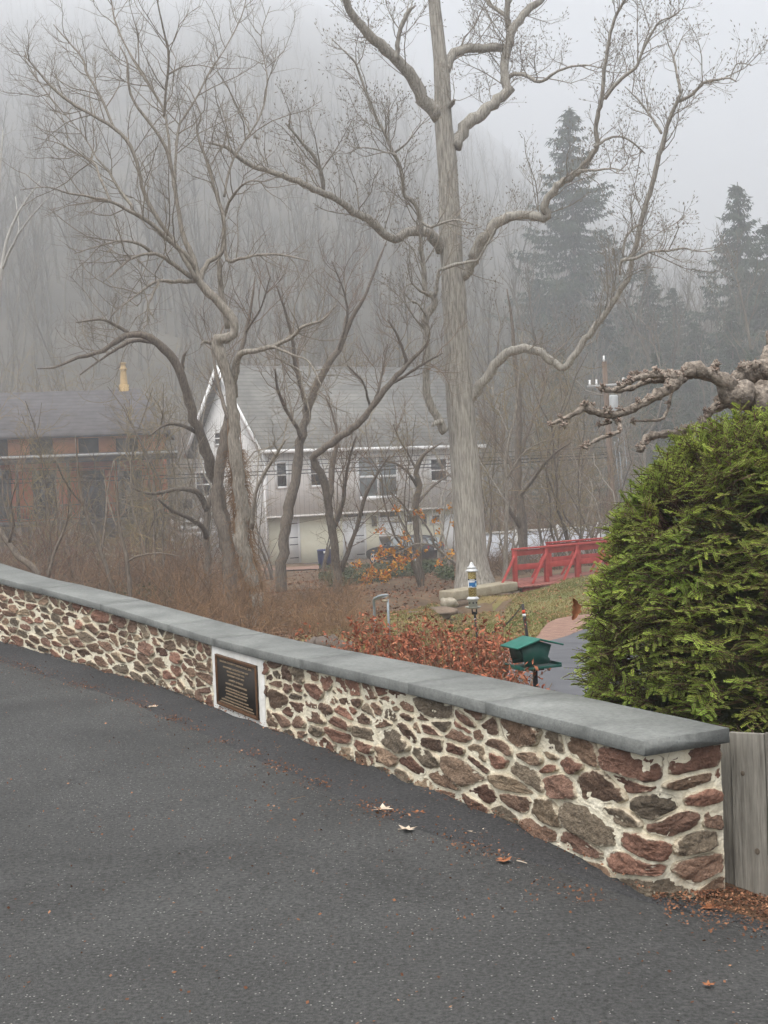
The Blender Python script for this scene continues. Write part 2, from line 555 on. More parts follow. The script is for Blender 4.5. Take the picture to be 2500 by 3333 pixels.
M['woods'] = mat('woods_bark', lin(90, 85, 74), lin(128, 120, 104), scale=0.3, rough=0.95)
M['hill'] = mat('hill_floor', lin(70, 66, 57), lin(98, 92, 80), scale=0.05, rough=1)
M['galv'] = mat('galvanised', lin(124, 132, 136), lin(142, 150, 154), scale=10, rough=0.5, metal=0.4)
M['terracotta'] = mat('grey_pot', lin(110, 104, 96), rough=0.9)


# ------------------------------------------------------------------ ground sheets
def grid_sheet(name, ys, xfun, nx, zfun, material, kind='structure'):
    V = []
    for y in ys:
        a, b = xfun(y)
        xs = np.linspace(a, b, nx)
        V.append(np.stack([xs, np.full(nx, y), zfun(xs, np.full(nx, y))], -1))
    V = np.vstack(V)
    r, c = len(ys), nx
    Q = [(i * c + j, i * c + j + 1, (i + 1) * c + j + 1, (i + 1) * c + j) for i in range(r - 1) for j in range(c - 1)]
    o = MB().add(V, Q).build(name, material, smooth=True)
    return tag(o, kind=kind)


# wall plan: front top edge of the coping, traced at the depth where it stands
WPX = [(0, 13.3, 1881), (133, 12.7, 1914), (325, 11.8, 1966), (545, 10.75, 2032), (693, 9.75, 2077), (850, 8.85, 2117), (1000, 8.08, 2150), (1325, 6.84, 2222), (1580, 6.1, 2284), (1900, 5.37, 2362), (2097, 5.0, 2412)]
WP = np.array([P(x, y, d) for x, d, y in WPX])
ext = WP[0] + (WP[0] - WP[2]) / np.linalg.norm(WP[0] - WP[2]) * np.array([2.6])
ext[2] = WP[0][2] + 0.32
WP = np.vstack([ext, WP])
CURVE = catmull(WP, 400)
# smooth the height a little
for _ in range(30):
    CURVE[1:-1, 2] = 0.25 * CURVE[:-2, 2] + 0.5 * CURVE[1:-1, 2] + 0.25 * CURVE[2:, 2]
    CURVE[1:-1, :2] = 0.25 * CURVE[:-2, :2] + 0.5 * CURVE[1:-1, :2] + 0.25 * CURVE[2:, :2]
US = np.concatenate([[0], np.cumsum(np.linalg.norm(np.diff(CURVE[:, :2], axis=0), axis=1))])
LW = US[-1]
TAN = np.gradient(CURVE[:, :2], axis=0)
TAN /= np.linalg.norm(TAN, axis=1, keepdims=True)       # runs towards the near end


def wpt(u):
    """coping front top edge at u, tangent, inward normal (away from the road)"""
    x = np.array([np.interp(u, US, CURVE[:, i]) for i in range(3)])
    t = np.array([np.interp(u, US, TAN[:, i]) for i in range(2)])
    t /= np.linalg.norm(t)
    nrm = np.array((-t[1], t[0]))                       # left of travel = away from the road
    return x, t, nrm


def u_of_px(px):
    uu = np.linspace(0, LW, 1500)
    xs = np.array([proj(wpt(u)[0])[0] for u in uu])
    return float(np.interp(px, xs, uu))


ENDT = wpt(LW)[1]
ENDN = wpt(LW)[2]

# forest floor and hills: one sheet to the horizon
ys = np.concatenate([np.arange(3, 60, 0.75), np.arange(60, 109, 2.0)])


def wall_x(y):
    yy = CURVE[::-1, 1]
    xx = CURVE[::-1, 0]
    return np.interp(y, yy, xx, left=xx[0], right=-99)


def ground_z(x, y):
    z = terrain(x, y)
    wx = np.array([wall_x(a) for a in np.atleast_1d(y)])
    inside = sm(0.05, 0.3, x - wx)                      # road side of the wall: keep well below the road sheet
    return z * inside + (1 - inside) * (np.minimum(road_z(x, y), 0) - 1.2)


g = grid_sheet('ground', ys, lambda y: (-14 - 1.0 * y, 14 + 1.0 * y), 150, ground_z, M['ground'])
grid_sheet('hillside', np.concatenate([np.arange(106, 130, 4.0), np.arange(130, 300, 8.0), np.arange(300, 1160, 20.0)]), lambda y: (-14 - 1.0 * y, 14 + 1.0 * y), 150, lambda x, y: terrain(x, y) + 0.03, M['hill'])

# road sheet with the falling edge by the fence
ry = np.concatenate([np.arange(-14, 2.5, 0.5), np.arange(2.5, 6.0, 0.07), np.arange(6.0, 17.5, 0.2)])


RX = np.concatenate([np.arange(-22, -6, 0.5), np.arange(-6, 3.0, 0.06), np.arange(3.0, 9.1, 0.5)])
V = np.array([(x, y, z) for y in ry for x, z in zip(RX, road_z(RX, np.full(len(RX), y)))])
Q = []
nx_ = len(RX)
for i in range(len(ry) - 1):
    lim = 9.1 if ry[i + 1] < 5.36 else float(wall_x(min(ry[i], CURVE[0, 1] - 0.01))) + 0.20
    for j in range(nx_ - 1):
        if RX[j + 1] <= lim:
            Q.append((i * nx_ + j, i * nx_ + j + 1, (i + 1) * nx_ + j + 1, (i + 1) * nx_ + j))
tag(MB().add(V, Q).build('road', M['asphalt'], smooth=True), kind='structure')

# darker asphalt lip laid against the wall foot
V, Q = [], []
NB, NC = 150, 9
for i, u in enumerate(np.linspace(0, LW + 0.45, NB)):
    p, t, n = wpt(min(u, LW))
    ex = max(0.0, u - LW)
    p2 = p[:2] + t * ex + n * (0.10 + 0.9 * ex ** 1.3)
    k = 1 - 0.97 * float(sm(LW - 1.7, LW + 0.45, u))
    wv = (0.40 + 0.025 * mnoise.noise((u * 1.3, 0, 0)) + 0.02 * mnoise.noise((u * 9, 0, 0))) * k
    for j in range(NC):
        f = j / (NC - 1)
        q = p2 - n * (wv + 0.1 * min(k * 4, 1)) * f
        z = float(road_z(q[0], q[1])) + 0.007 + 0.03 * k * (1 - f) ** 1.5 * (1 + 0.3 * math.sin(u * 9 + 1)) - (0.012 if f == 1 else 0)
        V.append((q[0], q[1], z))
Q = [(i * NC + j, i * NC + j + 1, (i + 1) * NC + j + 1, (i + 1) * NC + j) for i in range(NB - 1) for j in range(NC - 1)]
tag(MB().add(V, Q).build('road_berm', M['berm'], smooth=True), kind='structure')

# bare earth strip at the fence foot
V, Q = [], []
NI, NJ = 44, 16
for i in range(NI):
    f = i / (NI - 1)
    for j in range(NJ):
        k = j / (NJ - 1)
        x = 1.0 + f * 1.7
        wv = (0.50 + 0.10 * mnoise.noise((f * 7, 0, 3)) + 0.05 * mnoise.noise((f * 30, 0, 1))) * min(1, 0.18 + f * 3.2)
        y = 5.40 - f * 0.28 - k * wv
        lump = 0.020 * mnoise.noise((x * 9, y * 9, 0)) + 0.010 * mnoise.noise((x * 30, y * 30, 2))
        V.append((x, y, float(road_z(x, y)) + (0.016 + lump) * (1 - k) ** 0.7 + 0.022 * (1 - k) - 0.008 * k))
Q = [(i * NJ + j, i * NJ + j + 1, (i + 1) * NJ + j + 1, (i + 1) * NJ + j) for i in range(NI - 1) for j in range(NJ - 1)]
tag(MB().add(V, Q).build('earth_verge', M['mulch'], smooth=True), kind='structure')


def draped(name, A, B, na, nb, dz, material, fn=terrain):
    A = catmull(A, na); B = catmull(B, na)
    V = []
    for i in range(na):
        for j in range(nb):
            f = j / (nb - 1)
            p = A[i] * (1 - f) + B[i] * f
            V.append((p[0], p[1], float(fn(p[0], p[1])) + dz))
    Q = [(i * nb + j, i * nb + j + 1, (i + 1) * nb + j + 1, (i + 1) * nb + j) for i in range(na - 1) for j in range(nb - 1)]
    return tag(MB().add(V, Q).build(name, material, smooth=True), kind='structure')


h2 = lambda x, y: hit(x, y)[:2]
draped('lawn', [h2(960, 2075), h2(1300, 1995), h2(1440, 1960), h2(1560, 1930), h2(1700, 1895), h2(1990, 1870), (14.0, 42)],
       [h2(1000, 2240), h2(1400, 2240), h2(1520, 2215), h2(1620, 2150), h2(1740, 2090), h2(1990, 2020), (12.5, 22)], 40, 30, 0.02, M['lawn'])
draped('gravel_drive', [h2(1540, 2240), h2(1600, 2165), h2(1720, 2095), h2(1990, 2000), (13, 23.5)], [h2(1700, 2300), h2(1800, 2180), h2(1900, 2100), h2(2000, 2060), (13, 19.5)], 26, 12, 0.045, M['gravel'])
draped('asphalt_drive', [h2(1560, 2290), h2(1640, 2170), h2(1760, 2105), h2(1900, 2060), h2(2050, 2030)], [(3.1, 8.0), (3.6, 10), (4.8, 13), (5.6, 15.5), (6.4, 18)], 26, 12, 0.06, M['drive'])
draped('lane', [(-22, 69), (-6, 68.2), (0, 68), (8, 69), (24, 70)], [(-22, 64.5), (-6, 63.5), (0, 63.2), (8, 64), (24, 65)], 26, 8, 0.05, M['gravel'])

# ------------------------------------------------------------------ haze
HZ = 500.0
hz = MB().b2((-1250, -40, -6.0), (1250, 1190, HZ)).build('haze', None)
tag(hz, kind='stuff')
hm = bpy.data.materials.new('haze_air')
hm.use_nodes = True
hn, hl = hm.node_tree.nodes, hm.node_tree.links
hn.clear()
ho = hn.new('ShaderNodeOutputMaterial')
pv = hn.new('ShaderNodeVolumePrincipled')
pv.inputs['Color'].default_value = (0.945, 0.97, 1.0, 1)
pv.inputs['Density'].default_value = HAZE_DENSITY
pv.inputs['Anisotropy'].default_value = 0.25
hl.new(pv.outputs[0], ho.inputs['Volume'])
hz.data.materials.append(hm)

# ------------------------------------------------------------------ the stone parapet wall
CAP_T, CAP_W, OVER, WT = 0.062, 0.43, 0.045, 0.34
END_L = 0.37
HWALL = 0.95
wall_o = np.array(wpt(LW)[0]); wall_o[2] = 0.0
wall = thing('stone_wall', 'low roadside wall of brown rubble stone in cream mortar under a bluestone coping', 'wall', wall_o)
UEND = LW - OVER                                        # the end face is set back under the coping too


def face(u, w, off=0.0):
    """point on the wall face: u along it (round the corner onto the end face), w below the coping"""
    if u <= UEND:
        p, t, n = wpt(u)
        q = p[:2] + n * (OVER - off)
        return np.array((q[0], q[1], p[2] - CAP_T - w))
    p, t, n = wpt(UEND)
    q = p[:2] + n * (OVER + (u - UEND)) + ENDT * off
    return np.array((q[0], q[1], p[2] - CAP_T - w))


def u_face_px(px):
    uu = np.linspace(0, UEND, 1200)
    xs = np.array([proj(face(u, 0.2))[0] for u in uu])
    return float(np.interp(px, xs, uu))


UPA, UPB = u_face_px(697), u_face_px(866)
rs = np.random.RandomState(11)

# mortar body (front face, end face, back)
mb = MB()
NU = 420
uu = np.linspace(0, UEND + END_L, NU)
rows = 34
V = []
for u in uu:
    for j in range(rows):
        w = HWALL * j / (rows - 1)
        o = 0.004 + 0.007 * mnoise.noise((u * 7, w * 7, 3.1)) + 0.004 * mnoise.noise((u * 25, w * 25, 1.1))
        V.append(face(u, w, o))
Q = [(i * rows + j, (i + 1) * rows + j, (i + 1) * rows + j + 1, i * rows + j + 1) for i in range(NU - 1) for j in range(rows - 1)]
mb.add(V, Q)
V = []
for i, u in enumerate(np.linspace(0, UEND, 60)):
    p, t, n = wpt(u)
    for w in (0.0, HWALL):
        q = p[:2] + n * (OVER + WT)
        V.append((q[0], q[1], p[2] - CAP_T - w))
mb.add(V, [(i * 2, i * 2 + 1, i * 2 + 3, i * 2 + 2) for i in range(59)])
V = []
for i, u in enumerate(np.linspace(0, UEND, 60)):       # top bed
    p, t, n = wpt(u)
    for o in (OVER, OVER + WT):
        q = p[:2] + n * o
        V.append((q[0], q[1], p[2] - CAP_T - 0.003))
mb.add(V, [(i * 2, i * 2 + 1, i * 2 + 3, i * 2 + 2) for i in range(59)])
mb.build('mortar', M['mortar'], wall, wall_o, smooth=False)

# rubble stones: power diagram of unequal seeds in (u, w*AN)
AN = 2.7
seeds = []
w = 0.045
row = 0
while w < 0.84:
    hrow = rs.uniform(0.056, 0.094)
    u = -0.2 + rs.uniform(0, 0.2)
    while u < UEND + END_L + 0.1:
        big = 1.12 if u > LW - 3.4 else 1.0
        wid = hrow * AN * (rs.uniform(0.5, 0.95) if rs.rand() < 0.35 else rs.uniform(0.95, 1.9)) * big
        if UEND - 0.36 < u + wid / 2 < UEND + END_L:
            wid = rs.uniform(0.26, 0.5)
        uc = u + wid / 2
        wc = w + hrow / 2 + rs.uniform(-0.24, 0.24) * hrow + 0.035 * mnoise.noise((u * 1.1, row * 0.1, 0.5)) * (0 if uc > UEND - 0.3 else 1)
        if not (UPA - 0.03 < uc < UPB + 0.03):
            seeds.append((uc, wc * AN, 0.08 * rs.uniform(0.75, 1.2)))
            if rs.rand() < 0.30 and uc < UEND - 0.3:   # chinking stones wedged between
                seeds.append((u + rs.uniform(-0.01, 0.03), (w + rs.choice([0, hrow])) * AN, 0.055))
        u += wid
    w += hrow
    row += 1
for px_, wb, hu, hw in ((1925, 0.375, 0.23, 0.062), (1500, 0.33, 0.18, 0.05), (1030, 0.13, 0.22, 0.05), (1280, 0.28, 0.2, 0.05), (1420, 0.06, 0.3, 0.04), (905, 0.25, 0.17, 0.05), (1700, 0.07, 0.24, 0.045), (2060, 0.06, 0.2, 0.05), (1960, 0.2, 0.13, 0.06), (600, 0.07, 0.22, 0.045), (480, 0.22, 0.2, 0.05), (330, 0.08, 0.2, 0.05)):
    ub_ = u_face_px(px_)                               # a few much larger stones
    seeds = [q for q in seeds if not (abs(q[0] - ub_) < hu and abs(q[1] / AN - wb) < hw)]
    seeds.append((ub_, wb * AN, 0.17))
S = np.array(seeds)


def clip(poly, nx, ny, d):
    out = []
    for i in range(len(poly)):
        a, b = poly[i], poly[(i + 1) % len(poly)]
        da, db = a[0] * nx + a[1] * ny - d, b[0] * nx + b[1] * ny - d
        if da <= 0: out.append(a)
        if (da < 0 < db) or (db < 0 < da):
            t = da / (da - db)
            out.append((a[0] + (b[0] - a[0]) * t, a[1] + (b[1] - a[1]) * t))
    return out


PAL = [lin(126, 100, 88), lin(136, 114, 100), lin(112, 90, 80), lin(130, 104, 92), lin(124, 96, 86), lin(126, 112, 100), lin(108, 96, 86), lin(140, 122, 106), lin(116, 86, 76), lin(128, 104, 90), lin(120, 96, 84)]
stones = MB()
NS = 34
for k in range(len(S)):
    u0, w0, r0 = S[k]
    poly = [(u0 - 0.45, w0 - 0.45), (u0 + 0.45, w0 - 0.45), (u0 + 0.45, w0 + 0.45), (u0 - 0.45, w0 + 0.45)]
    d2 = (S[:, 0] - u0) ** 2 + (S[:, 1] - w0) ** 2
    gap0 = rs.uniform(0.007, 0.014) * (1.1 if u0 > LW - 4 else 0.95)
    for j in np.argsort(d2)[1:26]:
        dx, dy = S[j, 0] - u0, S[j, 1] - w0
        L = math.hypot(dx, dy)
        if L > 0.8: break
        nx, ny = dx / L, dy / L
        off = (L * L + r0 * r0 - S[j, 2] ** 2) / (2 * L)
        poly = clip(poly, nx, ny, nx * u0 + ny * w0 + off - gap0 * rs.uniform(0.55, 1.9) * (0.75 + 0.55 * abs(ny)))
        if len(poly) < 3: break
    if len(poly) < 3: continue
    poly = clip(poly, 0, -1, -0.004 * AN)
    poly = clip(poly, 0, 1, 0.86 * AN)
    poly = clip(poly, 1, 0, UEND + END_L - 0.003)
    if u0 < UPA: poly = clip(poly, 1, 0, UPA - 0.012)
    elif u0 > UPB: poly = clip(poly, -1, 0, -(UPB + 0.008))
    if len(poly) < 3: continue
    p = np.array(poly)
    area = 0.5 * abs(np.sum(p[:, 0] * np.roll(p[:, 1], -1) - p[:, 1] * np.roll(p[:, 0], -1)))
    if area < 0.0024: continue
    for _ in range(rs.choice([1, 1, 2])):              # take the corners off
        a, b = p, np.roll(p, -1, axis=0)
        f = rs.uniform(0.10, 0.24)
        p = np.stack([a * (1 - f) + b * f, a * f + b * (1 - f)], 1).reshape(-1, 2)
    q = np.vstack([p, p[:1]])
    s = np.concatenate([[0], np.cumsum(np.linalg.norm(np.diff(q, axis=0), axis=1))])
    tt = np.linspace(0, s[-1], NS, endpoint=False)
    ring = np.stack([np.interp(tt, s, q[:, 0]), np.interp(tt, s, q[:, 1])], 1)
    cen = ring.mean(axis=0)
    size = math.sqrt(area)
    ht = min(0.018, 0.05 * size + 0.006) * rs.uniform(0.55, 1.3)
    base = np.array(PAL[rs.randint(len(PAL))][:3])
    if rs.rand() < 0.14: base = np.array(lin(140, 104, 92)[:3])
    base = base * rs.uniform(0.75, 1.4) * np.array((0.97, 1.0, 0.90))
    tilt = rs.uniform(-0.09, 0.09, 2)
    V, C = [], []
    fs = [1.0, 0.985, 0.95, 0.86, 0.64, 0.36]
    hh = [-0.010, 0.40, 0.80, 0.97, 1.0, 1.0]
    for f, hgt in zip(fs, hh):
        for i in range(NS):
            d = (ring[i] - cen)
            nz = mnoise.noise((ring[i][0] * 30 + k, ring[i][1] * 30, k * 0.37))
            e = cen + d * f * (1 + 0.09 * nz)
            un, wn_ = e[0], e[1] / AN
            o = ht * hgt if hgt > 0 else -0.008
            if hgt > 0.5:
                o += (0.015 * mnoise.noise((un * 9, wn_ * 22, k * 1.3)) + 0.008 * mnoise.noise((un * 48, wn_ * 60, k * 2.3))) * min(1, size / 0.1) + tilt @ (d * f)
                o += 0.004 * abs(mnoise.noise((un * 12, wn_ * 90, k)))
            V.append(face(un, max(wn_, 0.002), o))
            C.append((base[0], base[1], base[2]) if hgt > 0.4 else tuple(base * 0.9))
    V.append(face(cen[0], cen[1] / AN, ht + 0.008 * mnoise.noise((cen[0] * 16, cen[1] * 14, k * 1.3))))
    C.append(tuple(base))
    n = len(fs)
    Q = [(a * NS + i, a * NS + (i + 1) % NS, (a + 1) * NS + (i + 1) % NS, (a + 1) * NS + i) for a in range(n - 1) for i in range(NS)]
    T = [((n - 1) * NS + i, (n - 1) * NS + (i + 1) % NS, n * NS) for i in range(NS)]
    C = np.array(C)
    # the second channel of wear: remember how near the edge a vertex is (lapped mortar)
    edge = np.concatenate([np.repeat([1.0, 1.0, 0.62, 0.25, 0.05, 0.0], NS), [0.0]])
    stones.add(V, Q, T, col=C)
    if not hasattr(stones, 'edge'): stones.edge = []
    stones.edge.append(edge)

# stone surface: per-stone colour x noise, with mortar smeared over the edges here and there
sm_ = mat('rubble_stone', (1, 1, 1, 1), (0.55, 0.52, 0.50, 1), scale=24, rough=0.92, bump=0.9, bscale=60, use_tint=True, contrast=(0.34, 0.7))
n_, l_ = sm_.node_tree.nodes, sm_.node_tree.links
bs = n_['Principled BSDF']
src = bs.inputs['Base Color'].links[0].from_socket
ea = n_.new('ShaderNodeAttribute'); ea.attribute_name = 'lap'
tc_ = n_.new('ShaderNodeTexCoord')
nz1 = n_.new('ShaderNodeTexNoise'); nz1.inputs['Scale'].default_value = 26; nz1.inputs['Detail'].default_value = 9; nz1.inputs['Roughness'].default_value = 0.7
l_.new(tc_.outputs['Object'], nz1.inputs['Vector'])
m1 = n_.new('ShaderNodeMath'); m1.operation = 'MULTIPLY_ADD'; m1.inputs[1].default_value = 0.40
l_.new(ea.outputs['Fac'], m1.inputs[0]); l_.new(nz1.outputs['Fac'], m1.inputs[2])
cr_ = n_.new('ShaderNodeValToRGB')
cr_.color_ramp.elements[0].position = 0.66; cr_.color_ramp.elements[1].position = 0.80
l_.new(m1.outputs[0], cr_.inputs[0])
mx_ = n_.new('ShaderNodeMix'); mx_.data_type = 'RGBA'
l_.new(cr_.outputs[0], mx_.inputs['Factor'])
l_.new(src, mx_.inputs['A'])
mx_.inputs['B'].default_value = lin(188, 176, 154)
l_.new(mx_.outputs['Result'], bs.inputs['Base Color'])
so = stones.build('stone_facing', sm_, wall, wall_o, smooth=True, colors=True)
at = so.data.attributes.new('lap', 'FLOAT', 'POINT')
at.data.foreach_set('value', np.concatenate(stones.edge).astype(np.float32))

# white rendered panel round the plaque
mb = MB()
nu, nw = 26, 20
V = []
for i in range(nu):
    for j in range(nw):
        u = UPA + (UPB - UPA) * i / (nu - 1)
        w = 0.004 + 0.62 * j / (nw - 1)
        if i in (0, nu - 1):
            u += 0.02 * mnoise.noise((w * 14, i, 0.3))
        V.append(face(u, w, (0.012 if i in (0, nu - 1) else 0.022) + 0.006 * mnoise.noise((u * 12, w * 12, 7))))
Q = [(i * nw + j, (i + 1) * nw + j, (i + 1) * nw + j + 1, i * nw + j + 1) for i in range(nu - 1) for j in range(nw - 1)]
V2 = [face(UPA, 0.004 + 0.62 * j / (nw - 1), -0.01) for j in range(nw)] + [face(UPB, 0.004 + 0.62 * j / (nw - 1), -0.01) for j in range(nw)]
mb.add(V, Q)
mb.add(V2 + V[:nw] + V[-nw:], [(j, j + 1, 2 * nw + j + 1, 2 * nw + j) for j in range(nw - 1)] + [(nw + j, nw + j + 1, 3 * nw + j + 1, 3 * nw + j) for j in range(nw - 1)])
po = mb.build('render_panel', M['render'], wall, wall_o, smooth=True)
po['label'] = 'white smooth rendered patch behind the plaque'

# coping slabs
JU = [0.0] + [u_of_px(x) for x in (133, 325, 545, 693, 976, 1328, 1578)] + [LW]
for a, b in zip(JU[:-1], JU[1:]):
    n = max(4, int((b - a) / 0.12))
    g = 0.003
    V = []
    B = 0.0035
    sk = rs.uniform(-0.0008, 0.0008)
    for i in range(n):
        u = a + g + (b - a - 2 * g) * i / (n - 1)
        p, t, nn = wpt(u)
        wob = 0.003 * mnoise.noise((u * 5, 0, 0))
        prof = [(B, 0), (0 + wob, -B), (0.002 + wob, -CAP_T + B), (B, -CAP_T), (CAP_W - B, -CAP_T), (CAP_W, -CAP_T + B), (CAP_W, -B), (CAP_W - B, 0)]
        for k, (o, z) in enumerate(prof):
            zz = z + sk + (0.0015 * mnoise.noise((u * 9, o * 9, 4)) if k in (0, 7) else 0.003 * mnoise.noise((u * 12, z * 30, 2)))
            q = p[:2] + nn * o
            V.append((q[0], q[1], p[2] + zz))
    Q = [(i * 8 + k, i * 8 + (k + 1) % 8, (i + 1) * 8 + (k + 1) % 8, (i + 1) * 8 + k) for i in range(n - 1) for k in range(8)]
    T = [(0, k + 1, k) for k in range(1, 7)] + [((n - 1) * 8, (n - 1) * 8 + k, (n - 1) * 8 + k + 1) for k in range(1, 7)]
    MB().add(V, Q, T).build('coping_slab', M['bluestone'], wall, wall_o)

# ------------------------------------------------------------------ the plaque
ua, ub = u_face_px(717), u_face_px(852)
um = (ua + ub) / 2
pw = (ub - ua) * 0.98
ph = 0.385
pc = face(um, 0, 0.026)
_, pt_, pn_ = wpt(um)
ztop = P(778, 2146, pc[1])[2]
pc[2] = ztop - ph / 2
xax = np.array((pt_[0], pt_[1], 0)); yax = np.array((-pn_[0], -pn_[1], 0))   # x along wall to the right, out of the wall
plq = bpy.data.objects.new('bronze_plaque', None)
COL.objects.link(plq)
plq.empty_display_size = 0.1
plq.matrix_world = Matrix(((xax[0], 0, yax[0], pc[0]), (xax[1], 0, yax[1], pc[1]), (0, 1, 0, pc[2]), (0, 0, 0, 1))).copy()
tag(plq, 'dark bronze plaque with raised lettering on the white patch of the stone wall', 'plaque')
MB().b2((-pw / 2, -ph / 2, -0.004), (pw / 2, ph / 2, 0.008)).build('backing_plate', M['bronze_dark'], plq)
mb = MB()
for (w_, z0, z1, ins) in ((0.016, 0.002, 0.018, 0.0), (0.008, 0.002, 0.0135, 0.017)):
    X, Y = pw / 2 - ins, ph / 2 - ins
    mb.b2((-X, Y - w_, z0), (X, Y, z1)).b2((-X, -Y, z0), (X, -Y + w_, z1))
    mb.b2((-X, -Y + w_, z0), (-X + w_, Y - w_, z1)).b2((X - w_, -Y + w_, z0), (X, Y - w_, z1))
mb.build('border', M['bronze'], plq, bevel=0.002)
LINES = [("BUCKS COUNTY BRIDGE NO. 305", 0.020, 0.150, 0.255), ("ORIGINALLY CONSTRUCTED 1887", 0.017, 0.112, 0.205), ("RECONSTRUCTED 1936", 0.017, 0.085, 0.142), ("REHABILITATED 1996", 0.017, 0.058, 0.134),
         ("COUNTY OF BUCKS", 0.017, 0.024, 0.116), ("BOARD OF COMMISSIONERS", 0.017, -0.006, 0.170), ("ANDREW L. WARREN, JR., CHAIRMAN", 0.014, -0.040, 0.172), ("CHARLES H. MARTIN, VICE CHAIRMAN", 0.014, -0.062, 0.180), ("SANDRA A. MILLER, SECRETARY", 0.014, -0.084, 0.166),
         ("CONSTRUCTION INSPECTION", 0.013, -0.112, 0.188), ("GEORGE M. WELLS, DIRECTOR OF BRIDGES", 0.013, -0.134, 0.252), ("BUCKS ENGINEERS, CONSULTING ENGINEERS", 0.013, -0.156, 0.272)]
letters = MB()
for txt, sz, yy, wd in LINES:
    cu = bpy.data.curves.new('lettering', 'FONT')
    cu.body = txt
    cu.size = sz
    cu.extrude = 0.0022
    cu.offset = 0.0003
    cu.resolution_u = 2
    ob = bpy.data.objects.new('lettering', cu)
    COL.objects.link(ob)
    dg = bpy.context.evaluated_depsgraph_get()
    me = bpy.data.meshes.new_from_object(ob.evaluated_get(dg))
    co = np.array([v.co[:] for v in me.vertices])
    x0, x1 = co[:, 0].min(), co[:, 0].max()
    co[:, 0] = (co[:, 0] - (x0 + x1) / 2) * (wd * pw / 0.33) / (x1 - x0)
    co[:, 1] += yy - sz * 0.35
    co[:, 2] += 0.0102
    me.calc_loop_triangles()
    letters.add(co, None, [t.vertices[:] for t in me.loop_triangles])
    bpy.data.objects.remove(ob)
    bpy.data.meshes.remove(me)
    bpy.data.curves.remove(cu)
letters.build('lettering', M['bronze_light'], plq)

# ------------------------------------------------------------------ board fence at the end of the wall
fa = P(2352, 2700, 5.33); fb = P(2700, 2700, 5.13)
fdir = (fb - fa)[:2] / np.linalg.norm((fb - fa)[:2])
fr = math.atan2(fdir[1], fdir[0])
fz = -0.36
f0 = np.array((fa[0], fa[1], fz))
fence = thing('board_fence', 'weathered grey board fence with knotty planks butting the end of the stone wall', 'fence', f0, fr)
topz = P(2352, 2393, 5.33)[2] - fz
mb = MB().b2((-0.031, -0.005, -0.15), (0.045, 0.085, topz))
mb.build('post', M['wood_grey'], fence, bevel=0.006)
x = 0.049
for i, wv in enumerate((0.142, 0.15, 0.14, 0.146, 0.15, 0.14, 0.15)):
    hb = topz + 0.02 + 0.006 * math.sin(i * 2.3)
    b = MB()
    n = 9
    V = []
    for j in range(n):
        z = -0.05 + (hb + 0.05) * j / (n - 1)
        ww = 0.0015 * math.sin(j * 1.3 + i)
        V += [(x + ww, -0.022, z), (x + wv - 0.003 + ww, -0.022 + 0.004 * math.sin(i * 3.3), z), (x + wv - 0.003 + ww, 0.0, z), (x + ww, 0.0, z)]
    Q = [(j * 4 + k, j * 4 + (k + 1) % 4, (j + 1) * 4 + (k + 1) % 4, (j + 1) * 4 + k) for j in range(n - 1) for k in range(4)] + [(0, 3, 2, 1), ((n - 1) * 4, (n - 1) * 4 + 1, (n - 1) * 4 + 2, (n - 1) * 4 + 3)]
    b.add(V, Q)
    bo = b.build('board', M['wood_grey'], fence, bevel=0.003)
    for q in range(3):
        kx, kz = x + wv * rs.uniform(0.2, 0.8), topz * (0.15 + 0.33 * q + rs.uniform(-0.08, 0.08))
        kr = rs.uniform(0.007, 0.013)
        V = [(kx, -0.0265, kz)] + [(kx + kr * math.cos(a), -0.0235, kz + 1.25 * kr * math.sin(a)) for a in np.linspace(0, 2 * math.pi, 12, endpoint=False)]
        MB().add(V, None, [(0, 1 + (a + 1) % 12, 1 + a) for a in range(12)]).build('knot', M['knot'], bo)
    x += wv
MB().b2((0.0, 0.001, 0.08), (x, 0.035, 0.17)).b2((0.0, 0.001, topz - 0.2), (x, 0.035, topz - 0.11)).build('rail', M['wood_grey'], fence)

# ------------------------------------------------------------------ growth tools for bare trees
def nrm(a):
    return a / (np.linalg.norm(a, axis=-1, keepdims=True) + 1e-9)


def resample(pts, r, K):
    s = np.concatenate([[0], np.cumsum(np.linalg.norm(np.diff(pts, axis=0), axis=1))])
    t = np.linspace(0, s[-1], K)
    return np.stack([np.interp(t, s, pts[:, i]) for i in range(3)], 1), np.interp(t, s, r)


